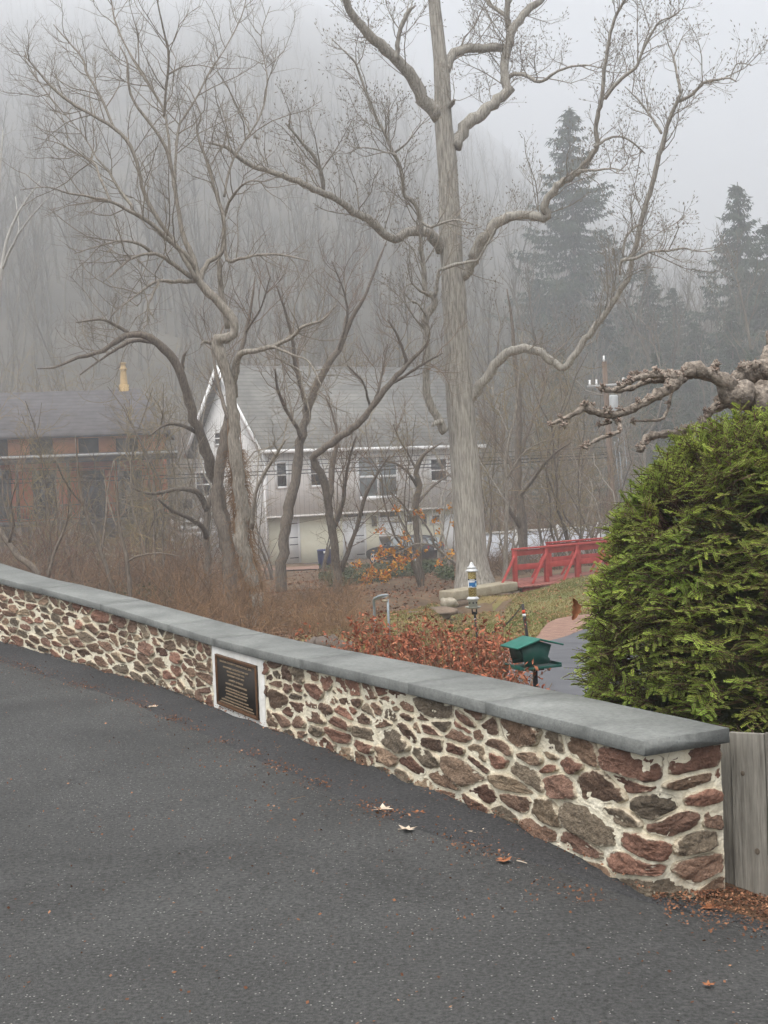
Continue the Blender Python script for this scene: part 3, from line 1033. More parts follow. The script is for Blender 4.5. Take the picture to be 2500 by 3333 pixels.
def grow(Pp, Rp, dens, l0, l1, r0, ang=(35, 70), up=0.15, K=5, rng=None, tmin=0.25, gnarl=0.22, lean=0.0):
    """side branches on every parent polyline (N,K,3): returns (M,K,3),(M,K)"""
    L = np.linalg.norm(np.diff(Pp, axis=1), axis=2).sum(axis=1)
    n = np.floor(dens * L * (1 - tmin) + rng.rand(len(L))).astype(int)
    idx = np.repeat(np.arange(len(L)), n)
    m = len(idx)
    if m == 0:
        return np.zeros((0, K, 3)), np.zeros((0, K))
    t = tmin + (1 - tmin) * rng.rand(m) ** 0.85
    kk = Pp.shape[1] - 1
    f = t * kk
    i = np.minimum(f.astype(int), kk - 1)
    fr = (f - i)[:, None]
    A, B = Pp[idx, i], Pp[idx, i + 1]
    pos = A * (1 - fr) + B * fr
    rp = Rp[idx, i] * (1 - fr[:, 0]) + Rp[idx, i + 1] * fr[:, 0]
    tan = nrm(B - A)
    v = rng.randn(m, 3)
    perp = nrm(np.cross(tan, v))
    a = np.radians(rng.uniform(ang[0], ang[1], m))[:, None]
    d = nrm(tan * np.cos(a) + perp * np.sin(a) + np.array((0, 0, up)))
    ln = rng.uniform(l0, l1, m) * (1.15 - 0.6 * t)
    ln = np.minimum(ln, 0.9 * L[idx])
    r = np.minimum(r0 * (0.5 + 0.7 * ln / l1), 0.7 * rp)
    out = np.empty((m, K, 3))
    out[:, 0] = pos
    for k in range(1, K):
        out[:, k] = out[:, k - 1] + d * (ln / (K - 1))[:, None]
        d = nrm(d + gnarl * rng.randn(m, 3) + np.array((0, 0, up * 0.5)))
    R = r[:, None] * np.linspace(1, 0.4, K)[None]
    return out, R


def tip_tufts(Pt, size, rng, per=1):
    """small seed heads or buds at twig tips: crossed slivers"""
    p = Pt[:, -1]
    d = nrm(Pt[:, -1] - Pt[:, -2])
    a = nrm(np.cross(d, rng.randn(len(p), 3)))
    b = np.cross(d, a)
    V, T = [], []
    n = len(p)
    s = size * rng.uniform(0.6, 1.3, n)[:, None]
    V = np.concatenate([p - a * s * 0.3, p + a * s * 0.3, p + d * s * 1.4 + a * s * 0.25, p - b * s * 0.3, p + b * s * 0.3, p + d * s * 1.4 - a * s * 0.25])
    i = np.arange(n)
    T = np.concatenate([np.stack([i, i + n, i + 2 * n], 1), np.stack([i + 3 * n, i + 4 * n, i + 5 * n], 1)])
    return V, T


def limb_world(pts, depth, o0, o1, K=None, rs_=None):
    """photograph polyline (x, y, radius px) -> world polyline and radii, running from depth+o0 to depth+o1"""
    pts = np.array(pts, float)
    K = K or max(6, len(pts) * 3)
    c = catmull(pts, K)
    c[:, 2] = np.maximum(c[:, 2], 0.6)
    t = np.linspace(0, 1, K)
    dd = depth + o0 + (o1 - o0) * t
    W = np.array([P(x, y, d) for (x, y, _), d in zip(c, dd)])
    R = c[:, 2] * dd / F_PX
    return W, R


def traced_tree(name, label, limbs, depth, bark, twig, seed, dens=(1.6, 3.0, 3.5), lens=((0.8, 2.6), (0.35, 1.0), (0.15, 0.5)), rad0=(0.022, 0.010, 0.006),
                trunk_twigs=False, tuft=0.0, S=10, group=None, up=0.22, tuft_mat=None, sink=0.6, cat='tree', wig=0.06, minr=0.0):
    rng = np.random.RandomState(seed)
    first = limbs[0]
    base = P(first[0][0][0], first[0][0][1], depth + first[1])
    gz = float(terrain(base[0], base[1]))
    root = thing(name, label, cat, (base[0], base[1], gz), 0, group)
    org = np.array((base[0], base[1], gz))
    tr = MB()
    Pp, Rp = [], []
    for k, lb in enumerate(limbs):
        pts, o0, o1 = lb[0], lb[1], lb[2]
        W, R = limb_world(pts, depth, o0, o1)
        if k == 0:
            W[0, 2] = min(W[0, 2], gz + 0.1)
            W = np.vstack([W[0] + np.array((0, 0, -sink)), W]); R = np.concatenate([[R[0] * 1.25], R]); R[1] *= 1.08
        R = R * (1 + wig * rng.randn(len(R)))
        if k > 0 or R.max() < 0.3:
            jit = rng.randn(*W.shape) * R[:, None] * 0.16
            jit[0] = 0
            W = W + jit
        tr.tube(W, R, S if R.max() > 0.1 else 6)
        if k > 0 or trunk_twigs:
            rw, rr = resample(W, R, 14)
            if k == 0: rw, rr = resample(W[len(W) // 2:], R[len(W) // 2:], 14)
            Pp.append(rw); Rp.append(rr)
    tr.build('trunk', bark, root, org, smooth=True)
    Pp, Rp = np.array(Pp), np.array(Rp)
    cr = MB()
    A1, B1 = grow(Pp, Rp, dens[0], lens[0][0], lens[0][1], rad0[0], up=up, K=6, rng=rng, tmin=0.12)
    A2, B2 = grow(A1, B1, dens[1], lens[1][0], lens[1][1], rad0[1], up=up * 0.8, K=5, rng=rng, tmin=0.2)
    A3, B3 = grow(A2, B2, dens[2], lens[2][0], lens[2][1], rad0[2], up=up * 0.8, K=4, rng=rng, tmin=0.25)
    cr.tubes([(A1, B1)], 4).tubes([(A2, B2), (A3, B3)], 3)
    cr.build('crown', twig, root, org)
    if tuft:
        tb = MB()
        V, T = tip_tufts(np.concatenate([A3[:, -2:], A2[:, -2:]]), tuft, rng)
        tb.add(V, None, T).build('seed_heads', tuft_mat or twig, root, org)
    return root


# ------------------------------------------------------------------ the great tulip tree
TULIP = [
    ([(1548, 1915, 66), (1538, 1850, 56), (1532, 1760, 52), (1520, 1600, 49), (1505, 1400, 46), (1494, 1250, 43), (1480, 1000, 40), (1466, 760, 36), (1457, 540, 32), (1442, 385, 29), (1440, 270, 25), (1427, 135, 22), (1413, 0, 21), (1405, -150, 18), (1396, -400, 13), (1400, -700, 5)], 0, 0),
    ([(1430, 385, 24), (1388, 331, 21), (1345, 260, 20), (1301, 206, 19), (1247, 152, 17), (1193, 103, 15), (1144, 43, 13), (1128, 0, 12), (1110, -80, 10), (1080, -250, 5)], 0, -2.5),
    ([(1293, 195, 9), (1293, 157, 8), (1299, 108, 7), (1318, 60, 7), (1334, 33, 6), (1353, 19, 2)], -1.3, -1.6),
    ([(1480, 480, 21), (1508, 423, 19), (1546, 385, 19), (1600, 342, 18), (1638, 315, 17), (1661, 296, 16), (1645, 272, 14), (1640, 233, 14), (1646, 179, 14), (1654, 146, 14), (1665, 103, 14), (1687, 70, 13), (1725, 27, 12), (1763, 0, 10), (1810, -70, 8), (1860, -200, 4)], 0, 2.0),
    ([(1665, 105, 12), (1651, 60, 10), (1654, 0, 9), (1664, -100, 7), (1650, -240, 4)], 1.4, 0.6),
    ([(1650, 55, 8), (1622, 33, 7), (1594, 16, 6), (1586, 0, 5), (1570, -60, 3)], 1.4, 2.6),
    ([(1445, 235, 17), (1460, 200, 17), (1478, 176, 16), (1508, 163, 15), (1567, 157, 14), (1640, 155, 13)], 0, 1.0),
    ([(1650, 258, 8), (1676, 241, 7), (1708, 244, 7), (1746, 266, 6), (1773, 258, 5), (1830, 225, 4), (1900, 212, 3), (1960, 222, 2)], 0.8, -1.5),
    ([(1440, 815, 22), (1399, 760, 18), (1356, 754, 16), (1318, 760, 15), (1276, 778, 14), (1236, 749, 14), (1193, 705, 13), (1150, 689, 12), (1117, 662, 11), (1079, 640, 11), (1036, 624, 11), (981, 594, 10), (904, 567, 9), (802, 530, 8), (747, 485, 6), (681, 464, 3)], 0, -5.0),
    ([(1054, 628, 8), (1052, 605, 7), (1041, 548, 7), (1019, 505, 6), (981, 461, 5), (930, 400, 3)], -2.2, -3.5),
    ([(1500, 900, 20), (1520, 885, 19), (1532, 862, 19), (1550, 822, 19), (1560, 790, 19), (1589, 760, 18), (1616, 727, 17), (1660, 705, 16), (1714, 700, 15), (1768, 710, 15), (1787, 698, 15), (1770, 673, 14), (1790, 635, 12), (1817, 602, 12), (1850, 580, 11), (1893, 548, 10), (1925, 504, 9), (1947, 466, 8), (1938, 423, 7), (1947, 369, 7), (1958, 325, 7), (1969, 217, 6), (1980, 146, 5), (2001, 60, 5), (2034, 0, 4), (2060, -60, 2)], 0, -4.0),
    ([(1969, 322, 6), (2012, 266, 6), (2072, 217, 5), (2088, 174, 4), (2115, 119, 4), (2148, 70, 3), (2186, 54, 2), (2224, 27, 1.5)], -3.0, -4.8),
    ([(1935, 478, 5), (1980, 450, 4), (2023, 445, 3), (2061, 465, 3), (2100, 500, 2)], -2.8, -1.6),
    ([(1885, 556, 5), (1945, 553, 4), (1990, 548, 3), (2030, 556, 2)], -2.5, -3.8),
    ([(1515, 1310, 22), (1533, 1294, 20), (1560, 1255, 16), (1592, 1219, 15), (1632, 1166, 15), (1685, 1137, 15), (1745, 1142, 14), (1798, 1176, 13), (1831, 1197, 12), (1857, 1172, 11), (1890, 1126, 11), (1944, 1053, 10), (1990, 993, 9), (2028, 933, 9), (2050, 895, 8), (2058, 846, 8), (2072, 787, 8), (2088, 721, 9), (2110, 640, 8), (2131, 575, 8), (2142, 521, 8), (2159, 461, 7), (2175, 401, 7), (2197, 347, 6), (2216, 304, 5)], 0, -3.5),
    ([(2216, 304, 5), (2202, 233, 4), (2191, 179, 3), (2175, 146, 2)], -3.5, -3.0),
    ([(2210, 330, 6), (2251, 309, 5), (2289, 271, 5), (2332, 260, 4), (2376, 255, 3), (2397, 266, 2)], -3.4, -4.6),
    ([(2376, 255, 3), (2387, 228, 2), (2403, 206, 2), (2446, 211, 1.5)], -4.3, -4.6),
    ([(2153, 434, 5), (2115, 374, 4), (2077, 325, 3), (2034, 282, 2)], -3.2, -2.2),
    ([(2018, 895, 4), (2024, 848, 5), (2066, 841, 5), (2121, 819, 4), (2175, 816, 4), (2224, 808, 3), (2278, 819, 2), (2332, 814, 1.5)], -2.6, -4.0),
    ([(2028, 835, 4), (2034, 781, 4), (2061, 743, 4), (2088, 727, 4)], -2.6, -2.9),
    ([(1448, 1405, 15), (1430, 1373, 14), (1411, 1334, 13), (1394, 1295, 13), (1387, 1238, 12), (1389, 1170, 12), (1387, 1127, 12), (1387, 1083, 11), (1385, 1035, 13), (1401, 1011, 13), (1416, 987, 11), (1411, 963, 12), (1387, 948, 10), (1382, 915, 9), (1377, 868, 8), (1372, 814, 7), (1369, 760, 7), (1372, 721, 8), (1361, 684, 7), (1334, 646, 8), (1318, 640, 7), (1310, 586, 6), (1301, 537, 6), (1280, 499, 6), (1258, 445, 6), (1231, 396, 5), (1209, 347, 5), (1193, 304, 4), (1171, 244, 4), (1155, 201, 3), (1117, 163, 2), (1079, 125, 1.5)], -0.4, -3.0),
    ([(1436, 1372, 9), (1420, 1376, 9), (1408, 1385, 5)], -0.6, -0.9),
    ([(1414, 965, 7), (1423, 919, 6), (1429, 884, 5), (1453, 871, 6), (1513, 854, 5), (1556, 846, 4), (1573, 814, 4), (1594, 781, 3), (1611, 743, 2)], -1.4, -2.6),
    ([(1395, 958, 6), (1363, 943, 4), (1341, 924, 3), (1320, 934, 2), (1305, 972, 2), (1295, 1001, 1)], -1.4, -2.2),
    ([(1385, 1025, 5), (1377, 1012, 4), (1363, 992, 3), (1344, 980, 3), (1317, 989, 1)], -1.3, -2.0),
    ([(1372, 721, 5), (1400, 740, 5), (1450, 722, 4), (1490, 716, 3), (1540, 730, 2)], -1.9, -2.6),
    ([(1310, 596, 5), (1292, 510, 4), (1255, 495, 3), (1180, 480, 2), (1130, 500, 1.5)], -2.0, -3.2),
    ([(1280, 499, 5), (1320, 470, 3), (1352, 430, 2), (1380, 395, 1.5)], -2.1, -2.8),
    ([(1462, 345, 9), (1472, 335, 8), (1480, 325, 4)], 0.0, -0.9),
]
traced_tree('tulip_tree', 'massive pale grey bare tree with crooked limbs standing beside the red footbridge', TULIP, 40.0, M['bark_tulip'], M['twig_grey'], 3,
            dens=(3.6, 6.5, 7.0), lens=((0.7, 2.6), (0.3, 1.1), (0.12, 0.5)), rad0=(0.018, 0.009, 0.006), tuft=0.05, tuft_mat=M['twig_grey'], S=18, up=0.28, wig=0.035)

# ------------------------------------------------------------------ ivy-trunked tree
IVY = [
    ([(838, 2030, 27), (830, 1960, 26), (822, 1900, 25), (792, 1760, 24), (781, 1597, 22), (765, 1461, 20), (760, 1353, 18), (750, 1270, 17), (724, 1170, 18), (706, 1115, 21), (720, 1103, 19), (745, 1096, 16), (764, 1075, 14), (756, 1040, 14), (735, 1010, 15), (693, 964, 14), (651, 916, 13), (630, 850, 10), (621, 820, 9), (597, 772, 8), (582, 693, 7), (567, 603, 6), (555, 530, 6), (524, 452, 5), (476, 386, 5), (428, 313, 4), (416, 241, 4), (413, 193, 3), (390, 150, 2)], 0, -1.0),
    ([(555, 530, 5), (546, 422, 4), (530, 350, 4), (470, 253, 4), (410, 151, 3), (374, 66, 3), (362, 0, 2), (330, -70, 1.5)], -0.8, 0.8),
    ([(535, 380, 4), (537, 326, 4), (549, 181, 4), (530, 90, 3), (512, 0, 2), (500, -70, 1.5)], -0.4, -1.6),
    ([(567, 610, 5), (579, 434, 4), (597, 386, 4), (639, 319, 3), (681, 235, 3), (723, 175, 2), (784, 60, 2), (800, 0, 1.2)], -0.7, 1.4),
    ([(636, 880, 9), (603, 826, 8), (543, 778, 8), (488, 723, 7), (434, 693, 6), (362, 657, 5), (289, 639, 4), (217, 628, 3), (157, 609, 2), (66, 618, 1.2)], -0.6, -3.0),
    ([(362, 657, 4), (326, 579, 4), (307, 530, 3), (259, 506, 3), (199, 470, 2), (108, 446, 1.2)], -1.9, -1.0),
    ([(434, 693, 6), (422, 657, 5), (386, 615, 4), (356, 560, 4), (313, 512, 3), (270, 440, 2), (150, 300, 2), (80, 190, 1.5)], -1.5, 0.5),
    ([(640, 912, 8), (575, 800, 7), (500, 690, 7), (462, 610, 6), (446, 530, 6), (415, 460, 6), (371, 418, 6), (313, 380, 5), (235, 337, 5), (163, 277, 4), (110, 215, 3), (78, 180, 1.5)], -0.8, -1.6),
    ([(371, 418, 5), (330, 320, 4), (283, 241, 4), (268, 190, 3), (200, 110, 2), (175, 80, 1.5)], -1.0, -0.2),
    ([(640, 915, 9), (567, 862, 7), (524, 832, 6), (482, 826, 5), (422, 844, 4), (374, 886, 3), (338, 916, 1.5)], -0.6, -2.2),
    ([(500, 828, 6), (458, 796, 5), (398, 784, 4), (338, 796, 3), (241, 826, 1.5)], -1.2, -2.6),
    ([(640, 915, 8), (573, 916, 6), (512, 916, 5), (470, 940, 4), (422, 977, 3), (362, 1025, 1.5)], -0.6, -2.4),
    ([(516, 918, 4), (496, 960, 4), (482, 1000, 3), (500, 1030, 1.5)], -1.4, -1.9),
    ([(650, 916, 11), (660, 880, 9), (681, 850, 8), (705, 838, 7), (723, 814, 7), (729, 753, 7), (723, 693, 6), (699, 615, 6), (675, 530, 5), (651, 464, 4), (640, 415, 3), (655, 380, 3), (615, 280, 1.5)], -0.6, 0.6),
    ([(727, 712, 5), (753, 645, 5), (808, 591, 3), (868, 590, 2), (930, 560, 1.2)], 0.0, -1.4),
    ([(729, 760, 5), (740, 850, 6), (770, 845, 5), (860, 828, 4), (930, 832, 3), (1010, 850, 2)], -0.2, -1.2),
    ([(730, 640, 4), (750, 540, 4), (790, 470, 3), (850, 370, 3), (870, 260, 2), (850, 120, 1.5), (880, 20, 1.2)], 0, 1.6),
    ([(758, 1290, 15), (762, 1219, 14), (775, 1166, 12), (792, 1146, 10), (835, 1140, 8), (888, 1127, 8), (921, 1113, 7), (948, 1100, 6), (987, 1064, 5), (1045, 1045, 4), (1093, 996, 2.5)], 0, -1.8),
    ([(888, 1127, 5), (948, 1153, 3.5), (1001, 1173, 3), (1030, 1220, 3), (1041, 1246, 2), (1080, 1280, 1.5)], -1.0, -2.2),
    ([(895, 1130, 4), (920, 1175, 3), (975, 1205, 3), (981, 1240, 2.5), (1005, 1330, 2), (1010, 1370, 1.5)], -1.0, -1.6),
    ([(690, 1120, 6), (665, 1112, 5), (655, 1122, 3)], -0.2, -0.5),
    ([(741, 1070, 9), (730, 1000, 10), (722, 960, 10), (716, 900, 9), (712, 838, 8)], 0.4, 0.2),
    ([(818, 1720, 8), (835, 1600, 6), (860, 1540, 6), (905, 1470, 5), (930, 1430, 3)], -0.4, -1.4),
]
ivt = traced_tree('ivy_tree', 'slender forked bare tree with brown vines wrapped round its lower trunk', IVY, 30.0, M['bark_grey'], M['twig_grey'], 5,
                  dens=(4.4, 7.0, 7.0), lens=((0.6, 2.3), (0.3, 1.0), (0.12, 0.45)), rad0=(0.013, 0.007, 0.005), up=0.25, S=14)
# vines winding up the trunk
rng = np.random.RandomState(21)
W, R = limb_world(IVY[0][0][:7], 30, 0, 0, 60)
vb = MB()
for k in range(64):
    a0, tw = rng.uniform(0, 6.28), rng.uniform(-2.5, 2.5)
    k0 = rng.randint(0, 12); k1 = rng.randint(24, 60)
    idx = np.arange(k0, k1, 2)
    ang = a0 + tw * idx / 60 + 0.35 * np.sin(idx * 0.5 + k)
    pts = W[idx] + np.stack([np.cos(ang), np.sin(ang), 0 * ang], 1) * (R[idx] * 1.05 + 0.012)[:, None]
    vb.tube(pts, np.linspace(rng.uniform(0.008, 0.02), 0.005, len(idx)), 5)
base = np.array(ivt.location)
hair = []
for k in range(2200):
    j = rng.randint(2, 50)
    a = rng.uniform(0, 6.28)
    d = np.array((math.cos(a), math.sin(a), rng.uniform(-0.6, 0.3)))
    p0 = W[j] + np.array((math.cos(a), math.sin(a), 0)) * R[j]
    ln = rng.uniform(0.05, 0.2)
    hair.append([p0, p0 + d * ln * 0.5 + np.array((0, 0, 0.02)), p0 + d * ln + rng.randn(3) * 0.05 + np.array((0, 0, -0.08))])
hair = np.array(hair)
vb.tubes([(hair, np.tile(np.array([[0.006, 0.005, 0.003]]), (len(hair), 1)))], 3)
vb.build('climbing_vine', M['vine'], ivt, base)

# ------------------------------------------------------------------ the other traced trees before the houses
TW = dict(dens=(4.6, 6.5, 6.5), lens=((0.6, 3.0), (0.35, 1.3), (0.15, 0.55)), rad0=(0.014, 0.008, 0.0055), up=0.3)
traced_tree('leaning_tree', 'dark bare trunk leaning right, rising before the middle of the white house roof', [
    ([(915, 1850, 18), (921, 1796, 18), (935, 1697, 18), (961, 1564, 17), (981, 1432, 15), (1001, 1332, 14), (1034, 1246, 13), (1080, 1166, 11), (1102, 1141, 10), (1131, 1069, 8), (1155, 1020, 7), (1189, 963, 5), (1209, 910, 4), (1240, 830, 3), (1260, 780, 1.5)], 0, 1),
    ([(1001, 1340, 8), (975, 1240, 7), (960, 1180, 6), (950, 1100, 5), (930, 1020, 4), (900, 930, 2)], 0.3, -1.5),
    ([(985, 1430, 8), (960, 1380, 7), (930, 1330, 6), (905, 1270, 5), (895, 1200, 3)], 0.2, -1.6),
    ([(1102, 1141, 5), (1130, 1030, 4), (1120, 950, 3), (1080, 850, 2)], 0.6, -0.8)], 43.0, M['bark_brown'], M['twig_brown'], 31, **TW)
traced_tree('spreading_tree', 'dark bare tree whose one long limb slants up across the white house roof', [
    ([(1097, 1880, 14), (1094, 1840, 13), (1087, 1750, 13), (1067, 1644, 12), (1058, 1580, 12), (1020, 1500, 12), (1014, 1492, 12), (1067, 1451, 12), (1114, 1418, 12), (1167, 1379, 11), (1220, 1312, 10), (1266, 1252, 9), (1306, 1206, 8), (1339, 1173, 6), (1372, 1140, 5), (1400, 1105, 2)], 0, -2.5),
    ([(1320, 1190, 7), (1322, 1173, 6), (1312, 1140, 5), (1290, 1085, 4), (1262, 1040, 2.5)], -1.8, -2.4),
    ([(1070, 1640, 10), (1078, 1560, 10), (1087, 1485, 9), (1100, 1440, 6), (1088, 1360, 4), (1060, 1290, 3)], 0, 1),
    ([(1280, 1245, 5), (1330, 1215, 5), (1372, 1188, 4), (1440, 1150, 2)], -1.5, -2.6),
    ([(1220, 1310, 5), (1235, 1260, 4), (1250, 1185, 3), (1262, 1120, 2)], -1.3, -0.8),
    ([(1205, 1330, 5), (1195, 1290, 4), (1180, 1240, 3), (1130, 1190, 2)], -1.2, -2.2),
    ([(1087, 1720, 8), (1115, 1640, 7), (1125, 1560, 6), (1140, 1480, 4), (1160, 1420, 3)], 0.1, -1.0),
    ([(1110, 1860, 9), (1160, 1720, 7), (1190, 1610, 6), (1230, 1540, 4), (1270, 1480, 2)], 0.1, -1.4)], 41.0, M['bark_brown'], M['twig_brown'], 37, **TW)
traced_tree('dark_tree', 'straight dark trunk standing close behind the vine wrapped tree', [
    ([(745, 1850, 21), (742, 1816, 20), (722, 1697, 20), (705, 1604, 18), (720, 1498, 18), (729, 1432, 16), (742, 1365, 12), (752, 1300, 10), (770, 1200, 8), (800, 1080, 6), (820, 980, 4), (830, 900, 2)], 0, 0.5),
    ([(742, 1365, 7), (720, 1290, 6), (700, 1200, 5), (690, 1100, 3)], 0, 1.5),
    ([(800, 1080, 4), (850, 1000, 3), (880, 900, 2)], 0.4, -0.8)], 37.0, M['bark_brown'], M['twig_brown'], 41, **TW)
traced_tree('arching_tree', 'dark bare tree arching over to the left above the brown house roof', [
    ([(752, 1880, 23), (745, 1790, 22), (716, 1624, 20), (678, 1488, 18), (640, 1380, 16), (597, 1244, 14), (570, 1179, 14), (526, 1125, 14), (477, 1095, 12), (423, 1090, 10), (380, 1114, 9), (326, 1146, 7), (244, 1168, 5), (179, 1195, 3), (120, 1200, 1.5)], 0, -4),
    ([(540, 1140, 9), (488, 1111, 8), (434, 1108, 7), (391, 1130, 6), (347, 1157, 4), (260, 1220, 2)], -1.6, -3.2),
    ([(594, 1240, 6), (594, 1217, 5), (597, 1163, 5), (608, 1144, 2)], -1.2, -1.5),
    ([(680, 1930, 12), (672, 1705, 12), (684, 1624, 9), (715, 1595, 7), (727, 1586, 5)], -1, 0),
    ([(672, 1660, 10), (655, 1615, 9), (640, 1602, 9), (597, 1591, 8), (532, 1602, 6), (488, 1608, 5), (423, 1586, 2)], -1, -3),
    ([(672, 1750, 9), (660, 1715, 8), (640, 1700, 8), (597, 1678, 7), (559, 1662, 6), (515, 1624, 3)], -1, -3.2),
    ([(668, 1450, 8), (656, 1423, 8), (607, 1390, 7), (542, 1380, 5), (488, 1418, 3)], -0.8, -3),
    ([(423, 1090, 6), (380, 1060, 5), (330, 1040, 4), (250, 1050, 2)], -2.8, -4.2)], 39.0, M['bark_brown'], M['twig_grey'], 43, **TW)
traced_tree('crooked_tree', 'thin crooked dark trunk rising before the right hand end of the white house', [
    ([(1368, 1910, 12), (1365, 1870, 12), (1355, 1716, 10), (1352, 1630, 10), (1365, 1584, 10), (1355, 1537, 9), (1372, 1491, 7), (1399, 1465, 4), (1440, 1440, 2)], 0, -0.5),
    ([(1362, 1590, 5), (1330, 1540, 4), (1290, 1510, 3), (1240, 1500, 1.5)], -0.1, -1.2),
    ([(1358, 1640, 5), (1400, 1590, 4), (1440, 1560, 3), (1470, 1540, 1.5)], -0.1, 1),
    ([(1360, 1540, 4), (1330, 1480, 3), (1300, 1430, 3), (1280, 1380, 1.5)], -0.2, -1),
    ([(1352, 1700, 4), (1310, 1640, 3), (1270, 1600, 2)], -0.1, -1)], 47.0, M['bark_brown'], M['twig_brown'], 47, **TW)
traced_tree('stout_tree', 'stout brown bare tree growing behind the left end of the red footbridge', [
    ([(1708, 1830, 17), (1705, 1782, 16), (1702, 1716, 15), (1687, 1597, 13), (1685, 1464, 11), (1690, 1330, 9), (1680, 1200, 7), (1668, 1060, 5), (1650, 940, 2)], 0, 0),
    ([(1686, 1500, 7), (1720, 1400, 6), (1760, 1300, 5), (1790, 1180, 3)], 0, 2),
    ([(1687, 1580, 7), (1650, 1480, 6), (1610, 1420, 4), (1580, 1340, 2)], 0, 2),
    ([(1703, 1730, 7), (1660, 1660, 6), (1640, 1600, 4)], 0, -1),
    ([(1690, 1620, 7), (1750, 1540, 6), (1800, 1480, 4), (1860, 1440, 2)], 0, -2)], 50.0, M['bark_brown'], M['twig_brown'], 53, **TW)
traced_tree('young_tree', 'slim pale young bare tree just behind the sloping brace of the red footbridge', [
    ([(1642, 1895, 9), (1649, 1729, 7), (1649, 1597, 6), (1645, 1504, 5), (1660, 1420, 4.5), (1679, 1331, 4), (1692, 1199, 3), (1700, 1080, 2)], 0, 0),
    ([(1648, 1560, 3), (1700, 1480, 3), (1760, 1440, 2), (1850, 1420, 1.2)], 0, -1),
    ([(1650, 1640, 3), (1600, 1560, 3), (1560, 1500, 2)], 0, 1),
    ([(1660, 1420, 3), (1620, 1330, 2), (1600, 1260, 1.5)], 0, 1)], 43.0, M['bark_grey'], M['twig_olive'], 59, **TW)
traced_tree('birch_tree', 'thin white birch stems at the left edge of the picture', [
    ([(-40, 1560, 9), (-20, 1200, 8), (5, 880, 7), (30, 760, 5), (60, 690, 4), (130, 590, 2)], 0, 0),
    ([(5, 880, 5), (40, 800, 4), (90, 720, 3), (160, 640, 1.5)], 0, -1),
    ([(-10, 960, 5), (10, 860, 4), (60, 760, 3), (50, 640, 1.5)], 0, 1),
    ([(-20, 1000, 4), (0, 600, 4), (10, 420, 2)], 0, 1)], 45.0, M['bark_pale'], M['bark_pale'], 61, dens=(1.2, 2, 2), lens=((0.5, 1.6), (0.3, 0.7), (0.1, 0.3)), rad0=(0.012, 0.006, 0.004), up=0.3)
traced_tree('fallen_tree', 'bent bare stem slanting down to the wall at the far left', [
    ([(130, 1880, 12), (108, 1850, 11), (54, 1803, 10), (20, 1760, 9), (-10, 1700, 8), (-40, 1600, 5)], 0, 0.4),
    ([(30, 1765, 5), (45, 1700, 4), (35, 1640, 3), (60, 1560, 2)], 0, -0.5),
    ([(157, 1880, 6), (165, 1840, 5), (184, 1781, 5), (206, 1732, 4), (230, 1660, 2)], 0, 0)], 27.0, M['bark_brown'], M['twig_brown'], 67, **TW)
traced_tree('pale_sapling', 'pale slim leaning sapling standing close behind the wall before the brown house', [
    ([(425, 1940, 8), (415, 1846, 7), (401, 1770, 7), (388, 1700, 5), (380, 1600, 4), (372, 1500, 2)], 0, 0),
    ([(412, 1830, 3), (450, 1810, 3), (520, 1800, 2), (590, 1812, 1.2)], 0, -0.5),
    ([(395, 1740, 3), (360, 1660, 3), (340, 1560, 1.5)], 0, 0.5)], 26.0, M['bark_brown'], M['twig_brown'], 71, dens=(1.6, 2.4, 2.6), lens=((0.5, 1.4), (0.3, 0.7), (0.1, 0.3)), rad0=(0.010, 0.006, 0.004), up=0.2)
traced_tree('mossy_sapling', 'greenish slim sapling leaning left behind the wall at the left', [
    ([(372, 1950, 8), (355, 1880, 7), (330, 1800, 7), (290, 1700, 6), (262, 1600, 5), (252, 1500, 3), (245, 1420, 2)], 0, 0),
    ([(330, 1800, 4), (345, 1700, 4), (350, 1600, 3), (370, 1500, 2)], 0, 0.8),
    ([(275, 1650, 3), (220, 1580, 3), (180, 1500, 2)], 0, -0.8)], 29.0, M['bark_brown'], M['twig_olive'], 73, dens=(1.6, 2.4, 2.6), lens=((0.5, 1.4), (0.3, 0.7), (0.1, 0.3)), rad0=(0.010, 0.006, 0.004), up=0.2)

# ------------------------------------------------------------------ clipped yew behind the wall
YC = np.array((2.02, 6.72))
yz0 = -0.35
ytop = P(2380, 1330, 6.75)[2]
YH = ytop - yz0
yew = thing('yew_bush', 'big dense green yew bush clipped to a dome, overhanging the end of the wall', 'bush', (YC[0], YC[1], yz0))
rng = np.random.RandomState(77)


def yew_surf(th, h):
    """radius of the dome at height fraction h (0..1) and bearing th"""
    prof = np.interp(h, [0, 0.15, 0.38, 0.5, 0.6, 0.775, 0.88, 0.95, 0.985, 1.0], [0.9, 1.0, 1.04, 1.01, 0.96, 0.81, 0.68, 0.50, 0.32, 0.08])
    lump = 1 + 0.05 * np.sin(3 * th + 5 * h) + 0.035 * np.sin(7 * th - 9 * h + 1) + 0.03 * np.sin(11 * th + 14 * h)
    return 0.97 * prof * lump


